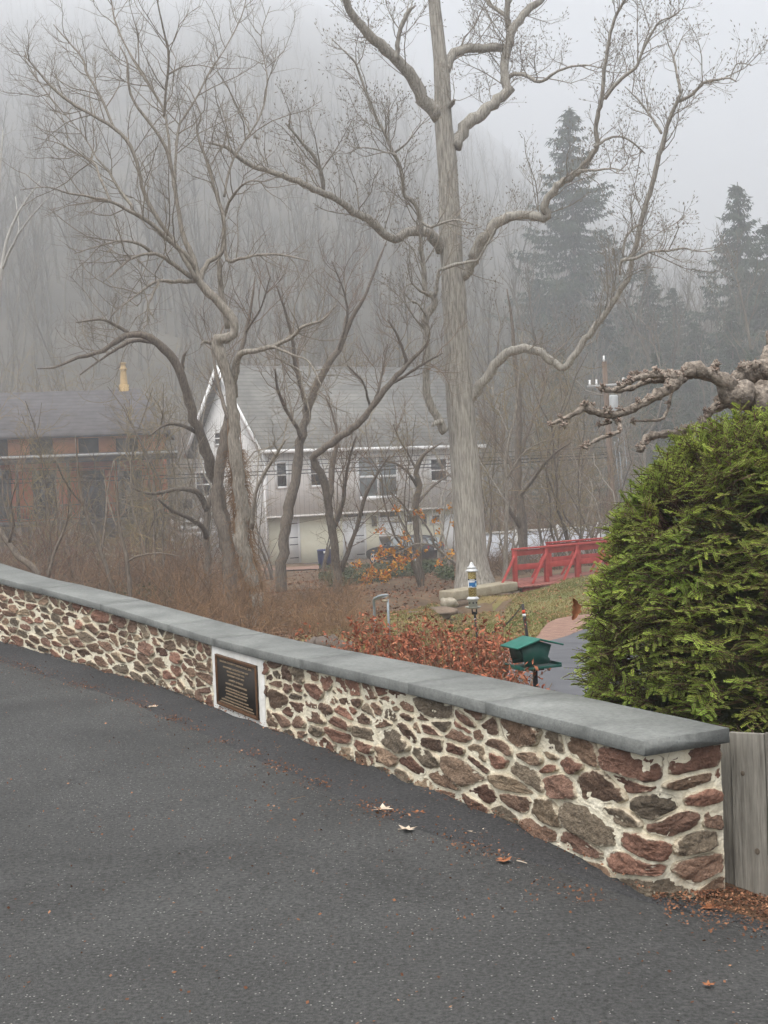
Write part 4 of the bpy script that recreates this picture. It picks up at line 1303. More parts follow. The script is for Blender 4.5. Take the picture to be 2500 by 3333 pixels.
NSPR, NPS = 5000, 9                                     # fans of shoots, shoots in each fan
h = rng.rand(NSPR)
th = rng.uniform(0, 2 * math.pi, NSPR)
dep = np.minimum(rng.rand(NSPR) ** 2.4 * 0.34, 0.32)
cl = np.array([mnoise.noise((3.1 * math.cos(t), 3.1 * math.sin(t), hh * 5)) for t, hh in zip(th, h)])
cl2 = np.array([mnoise.noise((7 * math.cos(t), 7 * math.sin(t), hh * 11 + 4)) for t, hh in zip(th, h)])
rr = yew_surf(th, h) * (1.0 - dep * 0.55) - 0.105 + 0.075 * cl + 0.055 * cl2
rr = np.maximum(rr, 0.0)
pos0 = np.stack([rr * np.cos(th), rr * np.sin(th), h * YH * 0.95 - 0.06 + 0.05 * cl], 1)
flow = np.array([mnoise.noise_vector(tuple(p_ * 2.6 + 9.0)) for p_ in pos0])
rad_ = np.stack([np.cos(th), np.sin(th), 0 * th], 1)
ax = nrm(rad_ * (1.15 - 0.75 * h)[:, None] + np.array((0, 0, 1.0)) * (0.05 + 0.75 * h ** 2)[:, None] + 0.55 * flow + 0.22 * rng.randn(NSPR, 3))
pn = nrm(np.array((0, 0, 1.0)) + 0.35 * rad_ + 0.30 * rng.randn(NSPR, 3))
sdv = nrm(np.cross(ax, pn))
al = rng.uniform(0.10, 0.225, NSPR)
sag = rng.uniform(0.15, 0.5, NSPR)
pos, d, ln, depS, fanid = [], [], [], [], []
for q in range(NPS):
    t = 0.0 if q == 0 else (0.18 + 0.8 * (q - 1) / (NPS - 2))
    sg = 0 if q == 0 else (1 if q % 2 else -1)
    base_ = pos0 + ax * (al * t)[:, None] + np.array((0, 0, -1)) * (sag * al * t * t * 0.6)[:, None]
    if q == 0:
        dd_ = ax; L_ = al * 1.12
    else:
        dd_ = nrm(ax * 0.75 + sdv * sg * 0.75 + np.array((0, 0, -0.5)) * (sag * t)[:, None] + 0.12 * rng.randn(NSPR, 3)); L_ = rng.uniform(0.055, 0.11, NSPR) * (1.1 - 0.5 * t)
    pos.append(base_); d.append(dd_); ln.append(L_); depS.append(dep); fanid.append(np.arange(NSPR))
pos, d, ln, dep, fanid = np.concatenate(pos), np.concatenate(d), np.concatenate(ln), np.concatenate(depS), np.concatenate(fanid)
NSH = len(pos)
fan_tint = 0.72 + 0.5 * rng.rand(NSPR)
side = nrm(np.cross(d, nrm(pn[fanid] + 0.25 * rng.randn(NSH, 3))))
upv = np.cross(side, d)
NP = 12                                                # needle pairs on each shoot
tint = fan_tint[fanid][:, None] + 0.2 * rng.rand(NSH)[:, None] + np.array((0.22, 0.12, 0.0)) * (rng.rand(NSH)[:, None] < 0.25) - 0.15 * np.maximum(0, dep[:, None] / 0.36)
Vn, Tn, Cn = [], [], []
ii = np.arange(NSH)
droop = rng.uniform(0.1, 0.5, NSH) * np.where(np.arange(NSH) < NSPR, sag[fanid], 0.6)
for k in range(NP):
    f = (k + 0.4) / NP
    c = pos + d * (ln * f)[:, None] + np.array((0, 0, -1)) * (droop * ln * f * f * 0.6)[:, None]
    nl = (0.017 * (1 - 0.45 * f) * rng.uniform(0.8, 1.2, NSH))[:, None]
    for sgn in (-1, 1):
        q = nrm(side * sgn + d * 0.75 + upv * rng.uniform(-0.1, 0.5, NSH)[:, None])
        w = d * 0.0031
        Vn.append(np.stack([c - w, c + w, c + q * nl], 1))
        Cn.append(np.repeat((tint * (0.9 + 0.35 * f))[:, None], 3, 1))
Vn = np.concatenate(Vn).reshape(-1, 3)
Cn = np.concatenate(Cn).reshape(-1, 3)
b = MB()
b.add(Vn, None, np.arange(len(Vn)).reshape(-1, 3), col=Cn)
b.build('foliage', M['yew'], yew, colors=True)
b = MB()
st = np.stack([pos - d * 0.05, pos + d * (ln * 0.6)[:, None], pos + d * ln[:, None] * 0.98 + np.array((0, 0, -1)) * (droop * ln * 0.5)[:, None]], 1)
b.tubes([(st, np.tile(np.array([[0.003, 0.0022, 0.001]]), (NSH, 1)))], 3)
for k in range(26):
    a = rng.uniform(0, 6.28)
    e = np.array((0.75 * math.cos(a), 0.75 * math.sin(a), YH * rng.uniform(0.3, 0.85))) * rng.uniform(0.7, 0.9)
    b.tube(catmull([(0.05 * math.cos(a), 0.05 * math.sin(a), -0.1), (e[0] * 0.35, e[1] * 0.35, e[2] * 0.5), e], 8), np.linspace(0.03, 0.008, 8), 6)
b.build('branches', M['yew_wood'], yew)
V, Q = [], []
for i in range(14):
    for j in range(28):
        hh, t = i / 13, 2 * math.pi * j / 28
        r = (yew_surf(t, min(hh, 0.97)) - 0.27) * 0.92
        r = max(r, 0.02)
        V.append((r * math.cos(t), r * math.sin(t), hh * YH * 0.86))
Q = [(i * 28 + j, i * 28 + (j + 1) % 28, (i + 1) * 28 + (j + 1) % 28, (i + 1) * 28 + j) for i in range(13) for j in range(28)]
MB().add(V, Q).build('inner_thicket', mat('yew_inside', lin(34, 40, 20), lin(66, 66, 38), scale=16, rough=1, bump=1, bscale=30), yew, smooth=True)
# one dead leaf caught in it
lp = P(1862, 1985, 6.25)
V, T = [], []
for k in range(9):
    f = k / 8
    w_ = 0.022 * math.sin(math.pi * (0.06 + 0.9 * f)) * (1.2 if k % 2 else 0.75)
    c = np.array((lp[0] + 0.02 * math.sin(f * 3), lp[1] - 0.03 * f, lp[2] - 0.05 + 0.11 * f))
    V += [c + np.array((-w_, -0.01, 0)), c + np.array((0, 0.012, 0)), c + np.array((w_, -0.012, 0))]
Q = [(k * 3 + j, k * 3 + j + 1, k * 3 + j + 4, k * 3 + j + 3) for k in range(8) for j in range(2)]
tag(MB().add(V, Q).build('dead_leaf', M['brown_leaf'], None, lp), 'curled brown dead leaf caught in the left side of the yew bush', 'leaf')

# ------------------------------------------------------------------ gnarled pollarded tree behind the yew
GN = [
    ([(2520, 1900, 60), (2500, 1500, 56), (2478, 1330, 52), (2440, 1300, 48), (2415, 1290, 42), (2370, 1280, 36), (2350, 1240, 30), (2310, 1222, 27), (2255, 1203, 26), (2215, 1222, 22), (2180, 1262, 20), (2130, 1290, 16), (2070, 1325, 14), (2010, 1348, 13), (1950, 1345, 12), (1900, 1330, 11), (1860, 1352, 8), (1800, 1378, 5), (1792, 1382, 4)], 0, -1.2),
    ([(2478, 1330, 44), (2470, 1250, 42), (2480, 1210, 34), (2500, 1165, 28), (2540, 1100, 24)], 0, 0.3),
    ([(2420, 1240, 36), (2400, 1260, 34), (2440, 1215, 30), (2520, 1200, 26)], 0, -0.3),
    ([(2180, 1262, 15), (2165, 1228, 12), (2130, 1222, 11), (2080, 1228, 9), (2040, 1248, 8), (1990, 1272, 7), (1960, 1265, 6)], -0.6, -1.1),
    ([(2165, 1236, 11), (2110, 1240, 10), (2060, 1262, 8), (2010, 1272, 7), (1985, 1270, 4)], -0.6, -0.8),
    ([(2200, 1245, 14), (2240, 1222, 12), (2215, 1215, 12), (2190, 1215, 10), (2130, 1212, 8), (2075, 1222, 7), (2055, 1220, 5)], -0.6, -0.3),
    ([(2005, 1345, 9), (2000, 1362, 8), (2018, 1385, 7), (2012, 1405, 7), (1975, 1420, 7), (1950, 1428, 6), (1920, 1445, 5), (1900, 1455, 4)], -0.9, -1.4),
    ([(2185, 1270, 7), (2180, 1310, 5), (2168, 1345, 5), (2150, 1366, 5), (2110, 1368, 4), (2062, 1372, 3)], -0.5, -0.9),
    ([(1990, 1372, 5), (1970, 1380, 5), (1950, 1383, 4)], -0.9, -1.0),
    ([(1930, 1335, 8), (1920, 1318, 8), (1900, 1322, 6)], -1, -1),
    ([(1860, 1352, 6), (1840, 1370, 5), (1835, 1385, 4)], -1.1, -1.2),
    ([(2440, 1320, 22), (2380, 1310, 18), (2340, 1320, 16), (2310, 1345, 12), (2290, 1370, 10)], -0.2, -0.6),
    ([(2310, 1400, 14), (2180, 1412, 12), (2120, 1420, 14), (2100, 1435, 13), (2085, 1460, 8)], -0.3, -0.5),
    ([(2330, 1228, 18), (2325, 1200, 16), (2330, 1188, 9)], -0.3, -0.3),
]
gb = P(2520, 1900, 9.5)
gzb = float(terrain(gb[0], gb[1]))
gt = thing('pollarded_tree', 'old knotty pollarded tree with gnarled grey limbs reaching left above the yew bush', 'tree', (gb[0], gb[1], gzb))
rng = np.random.RandomState(9)
tb, bud = MB(), MB()
KN = []
for k, (pts, o0, o1) in enumerate(GN):
    W, R = limb_world(pts, 9.5, o0, o1, K=max(10, len(pts) * 5))
    if k == 0:
        W = np.vstack([[W[0][0], W[0][1], gzb - 0.3], W]); R = np.concatenate([[R[0] * 1.2], R])
    R = R * (1 + 0.13 * rng.randn(len(R))) * (1 + 0.10 * np.sin(np.arange(len(R)) * 1.1 + k))
    W = W + rng.randn(*W.shape) * R[:, None] * 0.10
    tb.tube(W, R, 10)
    KN.append((W[-1], R[-1] * 1.7))
    for j in range(4, len(W) - 2):
        if rng.rand() < 0.20 and R[j] > 0.012:
            KN.append((W[j] + np.array((rng.randn() * 0.4, -0.3, 0.8)) * R[j], R[j] * rng.uniform(0.55, 0.95)))
for c, r in KN:
    S_, K_ = 10, 7
    V = []
    sd_ = rng.rand() * 50
    for i in range(K_):
        ph_ = math.pi * i / (K_ - 1)
        for j in range(S_):
            t = 2 * math.pi * j / S_
            dv = np.array((math.sin(ph_) * math.cos(t), math.sin(ph_) * math.sin(t), math.cos(ph_)))
            V.append(c + dv * r * (1 + 0.35 * mnoise.noise(tuple(dv * 1.8 + sd_))))
    tb.add(V, [(i * S_ + j, (i + 1) * S_ + j, (i + 1) * S_ + (j + 1) % S_, i * S_ + (j + 1) % S_) for i in range(K_ - 1) for j in range(S_)])
    for q in range(int(10 + 260 * r)):                 # cut stubs and buds crowding on each knuckle
        dv = nrm(rng.randn(3) + np.array((0, -0.3, 0.5)))
        a = c + dv * r * 0.9
        e = a + dv * rng.uniform(0.008, 0.024)
        bud.tube([a, e], [0.0055, 0.0042], 5)
tb.build('trunk', M['bark_knotty'], gt, (gb[0], gb[1], gzb), smooth=True)
bud.build('cut_stubs', M['bud'], gt, (gb[0], gb[1], gzb))

# ------------------------------------------------------------------ dry shrubs behind the wall
def dry_shrub(name, label, pts, h, n_st, n_lf, seed, rw=0.45):
    """pts: list of (x,y) ground points along the shrub; h: height"""
    rng = np.random.RandomState(seed)
    pts = np.array(pts)
    c = pts.mean(axis=0)
    z0 = float(terrain(c[0], c[1]))
    root = thing(name, label, 'shrub', (c[0], c[1], z0))
    f = rng.rand(n_st)
    bx = np.interp(f, np.linspace(0, 1, len(pts)), pts[:, 0]) + rng.randn(n_st) * rw * 0.45
    by = np.interp(f, np.linspace(0, 1, len(pts)), pts[:, 1]) + rng.randn(n_st) * rw * 0.45
    hh = h * (0.62 + 0.38 * rng.rand(n_st)) * (0.75 + 0.3 * np.sin(math.pi * (0.1 + 0.8 * f)))
    p0 = np.stack([bx, by, np.full(n_st, z0 - 0.05)], 1)
    K = 7
    st = np.empty((n_st, K, 3))
    st[:, 0] = p0
    dd = nrm(np.stack([0.35 * rng.randn(n_st), 0.35 * rng.randn(n_st), np.ones(n_st)], 1))
    for k in range(1, K):
        st[:, k] = st[:, k - 1] + dd * (hh / (K - 1))[:, None]
        dd = nrm(dd + 0.14 * rng.randn(n_st, 3))
    sr = np.repeat(np.linspace(0.0052, 0.0022, K)[None], n_st, 0)
    A, B = grow(st, sr, 7.0, 0.12, 0.4, 0.003, ang=(20, 50), up=0.45, K=4, rng=rng, tmin=0.3)
    mb = MB()
    mb.tubes([(st, sr)], 4).tubes([(A, B)], 3)
    mb.build('stems', M['dry_stem'], root, (c[0], c[1], z0))
    # curled leaves hang along the shoots
    allp = np.concatenate([A, st[:, 2:6]])
    i = rng.randint(0, len(allp), n_lf)
    k = rng.randint(1, 3, n_lf)
    fr = rng.rand(n_lf)[:, None]
    p = allp[i, k] * (1 - fr) + allp[i, k + 1] * fr
    d = nrm(rng.randn(n_lf, 3) * 0.7 + np.array((0, 0, -0.35)))
    s = nrm(np.cross(d, rng.randn(n_lf, 3)))
    nn_ = np.cross(d, s)
    L = rng.uniform(0.025, 0.062, n_lf)[:, None]
    w = L * rng.uniform(0.16, 0.30, n_lf)[:, None]
    V = np.stack([p, p + d * L * 0.5 - s * w + nn_ * w * 0.8, p + d * L * 0.5 + s * w + nn_ * w * 0.8, p + d * L * 0.55, p + d * L + nn_ * w * 1.2], 1)
    T = np.array([(0, 1, 3), (0, 3, 2), (1, 4, 3), (3, 4, 2)])
    TT = (np.arange(n_lf)[:, None, None] * 5 + T[None]).reshape(-1, 3)
    tint = (0.55 + 0.7 * rng.rand(n_lf, 1)) * np.where(rng.rand(n_lf, 1) < 0.18, np.array([[1.35, 1.5, 1.5]]), np.array([[1.0, 0.92, 0.9]]))
    MB().add(V.reshape(-1, 3), None, TT, col=np.repeat(tint, 5, axis=0)).build('leaves', M['dry_leaf'], root, (c[0], c[1], z0), colors=True)
    return root


def at_d(px, d):
    p = P(px, 2100, d)
    return (p[0], p[1])


def h_for(px, py, d):
    p = P(px, py, d)
    return p[2] - float(terrain(p[0], p[1]))


dry_shrub('dry_shrub', 'widest dry shrub, its brown curled leaves in a mound behind the middle of the coping', [at_d(1195, 12.6), at_d(1290, 12.2), at_d(1400, 11.8)], h_for(1290, 1985, 12.2), 150, 3600, 5, 0.55)
dry_shrub('dry_shrub', 'dry brown shrub around the black pole of the tube bird feeder', [at_d(1440, 11.6), at_d(1520, 11.2), at_d(1600, 10.6)], h_for(1500, 2025, 11.2), 130, 2900, 6, 0.5)
dry_shrub('dry_shrub', 'small low dry brown shrub just left of the green bird feeder pole', [at_d(1600, 9.6), at_d(1660, 9.3)], h_for(1650, 2130, 9.4), 50, 900, 8, 0.26)
dry_shrub('dry_shrub', 'thin grey green clump at the left end of the dry shrubs', [at_d(1130, 13.6), at_d(1180, 13.2)], h_for(1160, 2085, 13.4), 60, 260, 12, 0.4)

# ------------------------------------------------------------------ green house-shaped bird feeder on a pole
fd = 10.4
fp = P(1733, 2150, fd)
fzg = float(terrain(fp[0], fp[1]))
gf = thing('bird_feeder', 'green house shaped bird feeder with a pitched roof on a black pole', 'bird feeder', (fp[0], fp[1], fzg), rad(24))
zz = lambda y: P(1733, y, fd)[2] - fzg
zt, ze, zb_, ztr = zz(2076), zz(2094), zz(2158), zz(2166)
px_m = fd / F_PX
bw, bl = 0.105, 0.125                                   # half depth, half length
# side walls with the notched lower edge (profile in x-z, seen on the right)
prof = [(-0.125, zb_), (0.085, zb_), (0.105, zb_ + 0.035), (0.085, zb_ + 0.055), (0.12, ze - 0.01), (0.0, zt - 0.012), (-0.155, ze - 0.012)]
for yy in (-bw, bw - 0.014):
    b = MB()
    V = [(x, yy, z) for x, z in prof] + [(x, yy + 0.014, z) for x, z in prof]
    n = len(prof)
    cA = (-0.01, (zb_ + ze) / 2)
    V += [(cA[0], yy, cA[1]), (cA[0], yy + 0.014, cA[1])]
    b.add(V, [(i, (i + 1) % n, n + (i + 1) % n, n + i) for i in range(n)], [(2 * n, (i + 1) % n, i) for i in range(n)] + [(2 * n + 1, n + i, n + (i + 1) % n) for i in range(n)])
    b.build('side_panel', M['green_plastic'], gf)
b = MB()
b.beam((-0.145, 0, zb_ + 0.045), (-0.162, 0, ze - 0.02), 2 * bw - 0.03, 0.006, up=(1, 0, 0))
b.build('seed_window', M['green_dark'], gf)
MB().beam((0.088, 0, zb_ + 0.06), (0.112, 0, ze - 0.02), 2 * bw - 0.03, 0.008, up=(1, 0, 0)).build('back_panel', M['green_plastic'], gf)
b = MB()
b.beam((0.004, 0, zt), (-0.215, 0, ze - 0.015), 2 * bw + 0.075, 0.013)
b.build('roof_board', M['green_roof'], gf, bevel=0.003)
b = MB()
b.beam((0.004, 0, zt), (0.215, 0, ze - 0.015), 2 * bw + 0.075, 0.013)
b.build('roof_board', M['green_roof'], gf, bevel=0.003)
b = MB()
b.b2((-0.175, -bw - 0.03, ztr - 0.008), (0.185, bw + 0.03, ztr))
b.b2((-0.185, -bw - 0.03, ztr - 0.012), (-0.175, bw + 0.03, ztr + 0.022)).b2((0.185, -bw - 0.03, ztr - 0.012), (0.195, bw + 0.03, ztr + 0.022))
b.b2((-0.175, -bw - 0.04, ztr - 0.012), (0.185, -bw - 0.03, ztr + 0.008))
b.build('tray', M['green_plastic'], gf, bevel=0.002)
b = MB()
b.tube([(0.02, 0, ztr - 0.03), (0.03, 0.0, -0.35)], 0.021, 12)
b.b2((-0.03, -0.04, ztr - 0.04), (0.085, 0.04, ztr - 0.0125))
b.build('pole', M['black'], gf)

# ------------------------------------------------------------------ tube feeder
td = 17.5
tp = P(1541, 2000, td)
tz = float(terrain(tp[0], tp[1]))
tf = thing('tube_feeder', 'tall pale metal tube bird feeder full of seed on a black pole', 'bird feeder', (tp[0], tp[1], tz))
sc_ = td / F_PX * 260 / 2212                            # zoomed crop pixels -> metres
zf = lambda yz: P(1541, 1800 + yz * 260 / 2212, td)[2] - tz
rp = lambda w: w * 140 / 1191 * td / F_PX
MB().lathe([(0, zf(245)), (rp(30), zf(258)), (rp(45), zf(290)), (rp(85), zf(370)), (rp(125), zf(385)), (rp(128), zf(405)), (rp(118), zf(412)), (rp(118), zf(440)), (rp(150), zf(460)), (rp(178), zf(490)), (rp(160), zf(515)), (0, zf(520))], 24).build('cap', M['feeder_metal'], tf, smooth=True)
MB().lathe([(rp(112), zf(515)), (rp(112), zf(1200)), (0, zf(1200))], 24).build('seed_column', M['seed'], tf, smooth=True)
lab = MB()
def band(r, z0, z1, a0, a1, n=8):
    a = np.linspace(a0, a1, n)
    V = [(r * math.cos(t), r * math.sin(t), z0) for t in a] + [(r * math.cos(t), r * math.sin(t), z1) for t in a]
    return V, [(i, i + 1, n + i + 1, n + i) for i in range(n - 1)]
RL = rp(118)
for nm, mt, z0, z1, a0, a1, dr in (('black_band', 'black', 750, 705, 188, 348, 0), ('white_label', 'white', 945, 752, 192, 348, 0), ('blue_panel', 'blue_label', 930, 765, 216, 346, 0.002), ('pale_mark', 'pale_blue', 905, 835, 305, 335, 0.004), ('white_stroke', 'white', 800, 775, 222, 300, 0.004), ('white_stroke', 'white', 918, 905, 222, 262, 0.004), ('white_stroke', 'white', 740, 722, 230, 300, 0.003)):
    V, Q = band(RL + dr, zf(z0), zf(z1), rad(a0), rad(a1))
    MB().add(V, Q).build(nm, M[mt], tf, smooth=True)
b = MB()
b.lathe([(rp(100), zf(1195)), (rp(130), zf(1215)), (rp(165), zf(1240)), (rp(182), zf(1270)), (rp(160), zf(1285)), (rp(140), zf(1292))], 24)
b.build('collar', M['feeder_metal'], tf, smooth=True)
MB().lathe([(rp(140), zf(1292)), (rp(140), zf(1335)), (rp(122), zf(1345)), (rp(122), zf(1500)), (0, zf(1500))], 24).build('base', M['feeder_grey'], tf, smooth=True)
b = MB()
b.lathe([(rp(122), zf(1500)), (rp(222), zf(1480)), (rp(226), zf(1490)), (rp(150), zf(1530)), (0, zf(1545))], 24)
b.build('tray', M['feeder_grey'], tf, smooth=True)
for a in (-90, -40, -140):
    b = MB()
    c = np.array((RL * 1.05 * math.cos(rad(a)), RL * 1.05 * math.sin(rad(a)), zf(1370)))
    nv = np.array((math.cos(rad(a)), math.sin(rad(a)), 0))
    b.tube([c - nv * 0.01, c + nv * 0.004], rp(26), 12)
    b.build('port', M['black'], tf)
b = MB()
xo = rp(30)
b.tube([(xo + 0.005, 0, zf(1640)), (xo + 0.03, 0, zf(2700)), (xo + 0.03, 0, -0.4)], rp(30), 10)
b.b2((xo - rp(75), -0.02, zf(1700)), (xo + rp(75), 0.02, zf(1630)))
b.b2((xo - rp(75), -0.015, zf(1640)), (xo - rp(42), 0.015, zf(1535))).b2((xo + rp(42), -0.015, zf(1640)), (xo + rp(75), 0.015, zf(1535)))
b.build('pole', M['black'], tf)
MB().tube([(xo + 0.007, 0, zf(1850)), (xo + 0.006, 0, zf(1815))], rp(33), 10).build('white_tag', M['white'], tf)

# ------------------------------------------------------------------ drive marker stake and its chain
sd0 = 18.0
sb, st_ = P(1717, 2080, sd0), P(1701, 1966, sd0)
sg = float(terrain(sb[0], sb[1]))
mk = thing('marker_stake', 'thin black stake with red and white reflective bands beside the drive', 'stake', (sb[0], sb[1], sg))
o_ = np.array((sb[0], sb[1], sg))
dirv = st_ - sb
g0 = sb - dirv * ((sb[2] - sg + 0.2) / dirv[2])
MB().tube([g0, st_], 0.022, 10).build('shaft', M['black'], mk, o_)
for f0_, f1_, mt, nm in ((0.74, 0.83, 'orange_band', 'red_band'), (0.65, 0.72, 'white', 'white_band')):
    MB().tube([sb + dirv * f0_, sb + dirv * f1_], 0.0235, 10).build(nm, M[mt], mk, o_)
ca, cb = st_ + np.array((-0.02, 0, -0.03)), P(1600, 2060, 18.4)
b = MB()
nlk = 40
for k in range(nlk):
    f = (k + 0.5) / nlk
    c = ca * (1 - f) + cb * f + np.array((0, 0, -0.06 * 4 * f * (1 - f)))
    ta = nrm(cb - ca)
    s_ = np.array((0, 1, 0)) if k % 2 else nrm(np.cross(ta, (0, 1, 0)))
    a = np.linspace(0, 2 * math.pi, 9)
    b.tube([c + ta * 0.016 * math.cos(t) + s_ * 0.009 * math.sin(t) for t in a], 0.0042, 4, cap=False)
tag(b.build('chain', M['black'], None, ca), 'dark sagging chain hooked to the marker stake', 'chain')

# ------------------------------------------------------------------ garden hook post
hd = 21.0
gh = P(1217, 2000, hd)
gz_ = float(terrain(gh[0], gh[1]))
hk = thing('garden_hook', 'bent grey metal hook post behind the dry shrubs', 'hook post', (gh[0], gh[1], gz_))
pts = [P(1219, 2120, hd)] + [P(x, y, hd - 0.25 * i / 6) for i, (x, y) in enumerate([(1219, 2000), (1217, 1955), (1224, 1946), (1238, 1940), (1255, 1937), (1262, 1938)])]
MB().tube(catmull(np.array(pts), 24), 0.022, 8).build('post', M['galv'], hk, (gh[0], gh[1], gz_))
MB().beam(P(1221, 1952, hd), P(1258, 1942, hd - 0.2), 0.02, 0.012).build('brace', M['galv'], hk, (gh[0], gh[1], gz_))
pp_ = P(1253, 1955, hd - 0.2)
MB().box(pp_, (0.09, 0.05, 0.03)).tube([pp_, P(1262, 1940, hd - 0.24)], 0.005, 5).build('hanging_perch', M['concrete'], hk, (gh[0], gh[1], gz_))
pq = P(1263, 1970, hd - 0.2)
MB().tube([pq + np.array((0, 0, -0.8)), pq + np.array((0, 0, 0.1))], 0.02, 8).build('side_pole', M['galv'], hk, (gh[0], gh[1], gz_))

# ------------------------------------------------------------------ stone retaining wall below the tree
rw = thing('retaining_wall', 'low mossy fieldstone retaining wall with a concrete top at the foot of the big tree', 'wall', hit(1560, 2010))
ro = np.array(rw.location)
A = P(1474, 1926, 36.5); B_ = P(1682, 1893, 38.2)
Ab = P(1474, 2030, 36.5); Bb = P(1690, 1960, 38.2)
dv = nrm((B_ - A) * np.array((1, 1, 0)))
nv = np.array((-dv[1], dv[0], 0))
b = MB()
def slab(b, a0, a1, hz_, dep0, dep1):
    a0, a1 = np.array(a0), np.array(a1)
    V = [a0 + nv * dep0, a1 + nv * dep0, a1 + nv * dep1, a0 + nv * dep1]
    V = V + [v - np.array((0, 0, hz_)) for v in V]
    b.add(V, [(0, 1, 2, 3), (7, 6, 5, 4), (0, 4, 5, 1), (1, 5, 6, 2), (2, 6, 7, 3), (3, 7, 4, 0)])
slab(b, A, B_, 0.27, -0.05, 0.6)
b.build('concrete_top', M['concrete'], rw, ro, bevel=0.03)
rng = np.random.RandomState(4)
b = MB()
for row in range(4):
    x = -0.1 * (row % 2)
    LL = np.linalg.norm(B_ - A)
    while x < LL - 0.05:
        w_ = rng.uniform(0.25, 0.65)
        hh_ = 0.19
        c = A + (B_ - A) * (x + w_ / 2) / LL - np.array((0, 0, 0.27 + 0.1 + row * 0.2))
        S_, K_ = 10, 7
        V = []
        sd_ = rng.rand() * 90
        for i in range(K_):
            ph_ = math.pi * i / (K_ - 1)
            for j in range(S_):
                t = 2 * math.pi * j / S_
                u3 = np.array((math.sin(ph_) * math.cos(t), math.sin(ph_) * math.sin(t), math.cos(ph_)))
                u3 = np.sign(u3) * np.abs(u3) ** 0.36
                u3 = u3 * (1 + 0.1 * mnoise.noise(tuple(u3 * 1.5 + sd_)))
                V.append(c + dv * u3[0] * w_ * 0.5 + nv * (0.15 + u3[1] * 0.22) + np.array((0, 0, u3[2] * hh_ * 0.52)))
        b.add(V, [(i * S_ + j, (i + 1) * S_ + j, (i + 1) * S_ + (j + 1) % S_, i * S_ + (j + 1) % S_) for i in range(K_ - 1) for j in range(S_)])
        x += w_
b.build('stone_courses', M['fieldstone'], rw, ro, smooth=True)


def boulder(name, label, px, py, d, rx, rz, material, seed):
    c = P(px, py, d)
    V = []
    S_, K_ = 18, 12
    for i in range(K_):
        ph_ = math.pi * i / (K_ - 1)
        for j in range(S_):
            t = 2 * math.pi * j / S_
            u3 = np.array((math.sin(ph_) * math.cos(t), math.sin(ph_) * math.sin(t), math.cos(ph_)))
            q = 1 + 0.4 * mnoise.noise(tuple(u3 * 1.3 + seed)) + 0.15 * mnoise.noise(tuple(u3 * 4 + seed))
            V.append(c + u3 * q * np.array((rx, rx * 0.8, rz)))
    return tag(MB().add(V, [(i * S_ + j, (i + 1) * S_ + j, (i + 1) * S_ + (j + 1) % S_, i * S_ + (j + 1) % S_) for i in range(K_ - 1) for j in range(S_)]).build(name, material, None, c, smooth=True), label, 'rock')


boulder('boulder', 'pale rough boulder at the left end of the retaining wall', 1460, 1962, 35.8, 0.27, 0.17, M['boulder'], 3.3)
boulder('boulder', 'long flat dark rock lying left of the pale boulder', 1415, 1995, 34.0, 0.62, 0.16, M['fieldstone'], 8.1)
boulder('boulder', 'small grey rock at the lawn edge behind the dry shrubs', 1345, 2010, 30.0, 0.28, 0.14, M['stone_base'], 5.7)
for i, (px, py) in enumerate(((1015, 2105), (1052, 2098), (1085, 2102), (1120, 2108))):
    boulder('boulder', ('leftmost grey rock of the row behind the coping', 'second grey rock of the row behind the coping', 'third grey rock of the row behind the coping', 'rightmost grey rock of the row, by the thin grey clump')[i], px, py, 15.5, 0.10 + 0.02 * (i % 2), 0.10, M['stone_base'], 11.3 + i)

# ------------------------------------------------------------------ red footbridge
bd = 38.5
A0 = hit(1672, 1900); 
A0 = P(1678, 1902, 38.5)
B0 = P(1897, 1880, 39.6)
bdir = nrm((B0 - A0) * np.array((1, 1, 0)))
bn = np.array((-bdir[1], bdir[0], 0))
fbz = A0[2]
fb_ = thing('footbridge', 'red painted wooden footbridge with diagonal braced railings', 'footbridge', A0)
bo = A0.copy()
span = 6.6
up_ = np.array((0, 0, 1.0))
rise = (B0[2] - A0[2]) / np.linalg.norm((B0 - A0)[:2])
pt = lambda s, h, k: A0 + bdir * s + up_ * (h + rise * s) + bn * k
HP = 1.06
for side_, off in ((0, 0.0), (1, 1.5)):
    s0_ = 0 if side_ == 0 else 2.25
    sp = [s0_ + 1.13 * i for i in range(6 if side_ == 0 else 4)]
    for s in sp:
        b = MB().beam(pt(s, -0.02, off), pt(s, HP - 0.03, off), 0.12, 0.12, up=tuple(bdir))
        b.build('post', M['red_paint'], fb_, bo, bevel=0.008)
    MB().beam(pt(s0_ - 0.07, HP, off), pt(span, HP, off), 0.16, 0.045).build('hand_rail', M['red_paint'], fb_, bo, bevel=0.005)
    MB().beam(pt(s0_ + 0.06, HP - 0.13, off + 0.045), pt(span, HP - 0.13, off + 0.045), 0.04, 0.17).build('top_rail', M['red_paint'], fb_, bo, bevel=0.004)
    MB().beam(pt(s0_ + 0.06, 0.5, off + 0.045), pt(span, 0.5, off + 0.045), 0.04, 0.17).build('mid_rail', M['red_paint'], fb_, bo, bevel=0.004)
    kk_ = -1 if side_ == 0 else 1
    for s in sp:
        MB().beam(pt(s - 0.03, 0.86, off + kk_ * 0.06), pt(s - 0.6, -0.02, off + kk_ * 0.12), 0.07, 0.07, up=(0, 1, 0)).build('brace', M['red_paint'], fb_, bo, bevel=0.005)
b = MB()
for k in range(40):
    s = -0.1 + k * 0.16
    b.beam(pt(s, -0.05, -0.48), pt(s + 0.9, -0.05, 1.9), 0.145, 0.05)
b.build('deck', mat('deck_boards', lin(128, 74, 66), lin(150, 96, 86), scale=4, rough=0.9), fb_, bo)
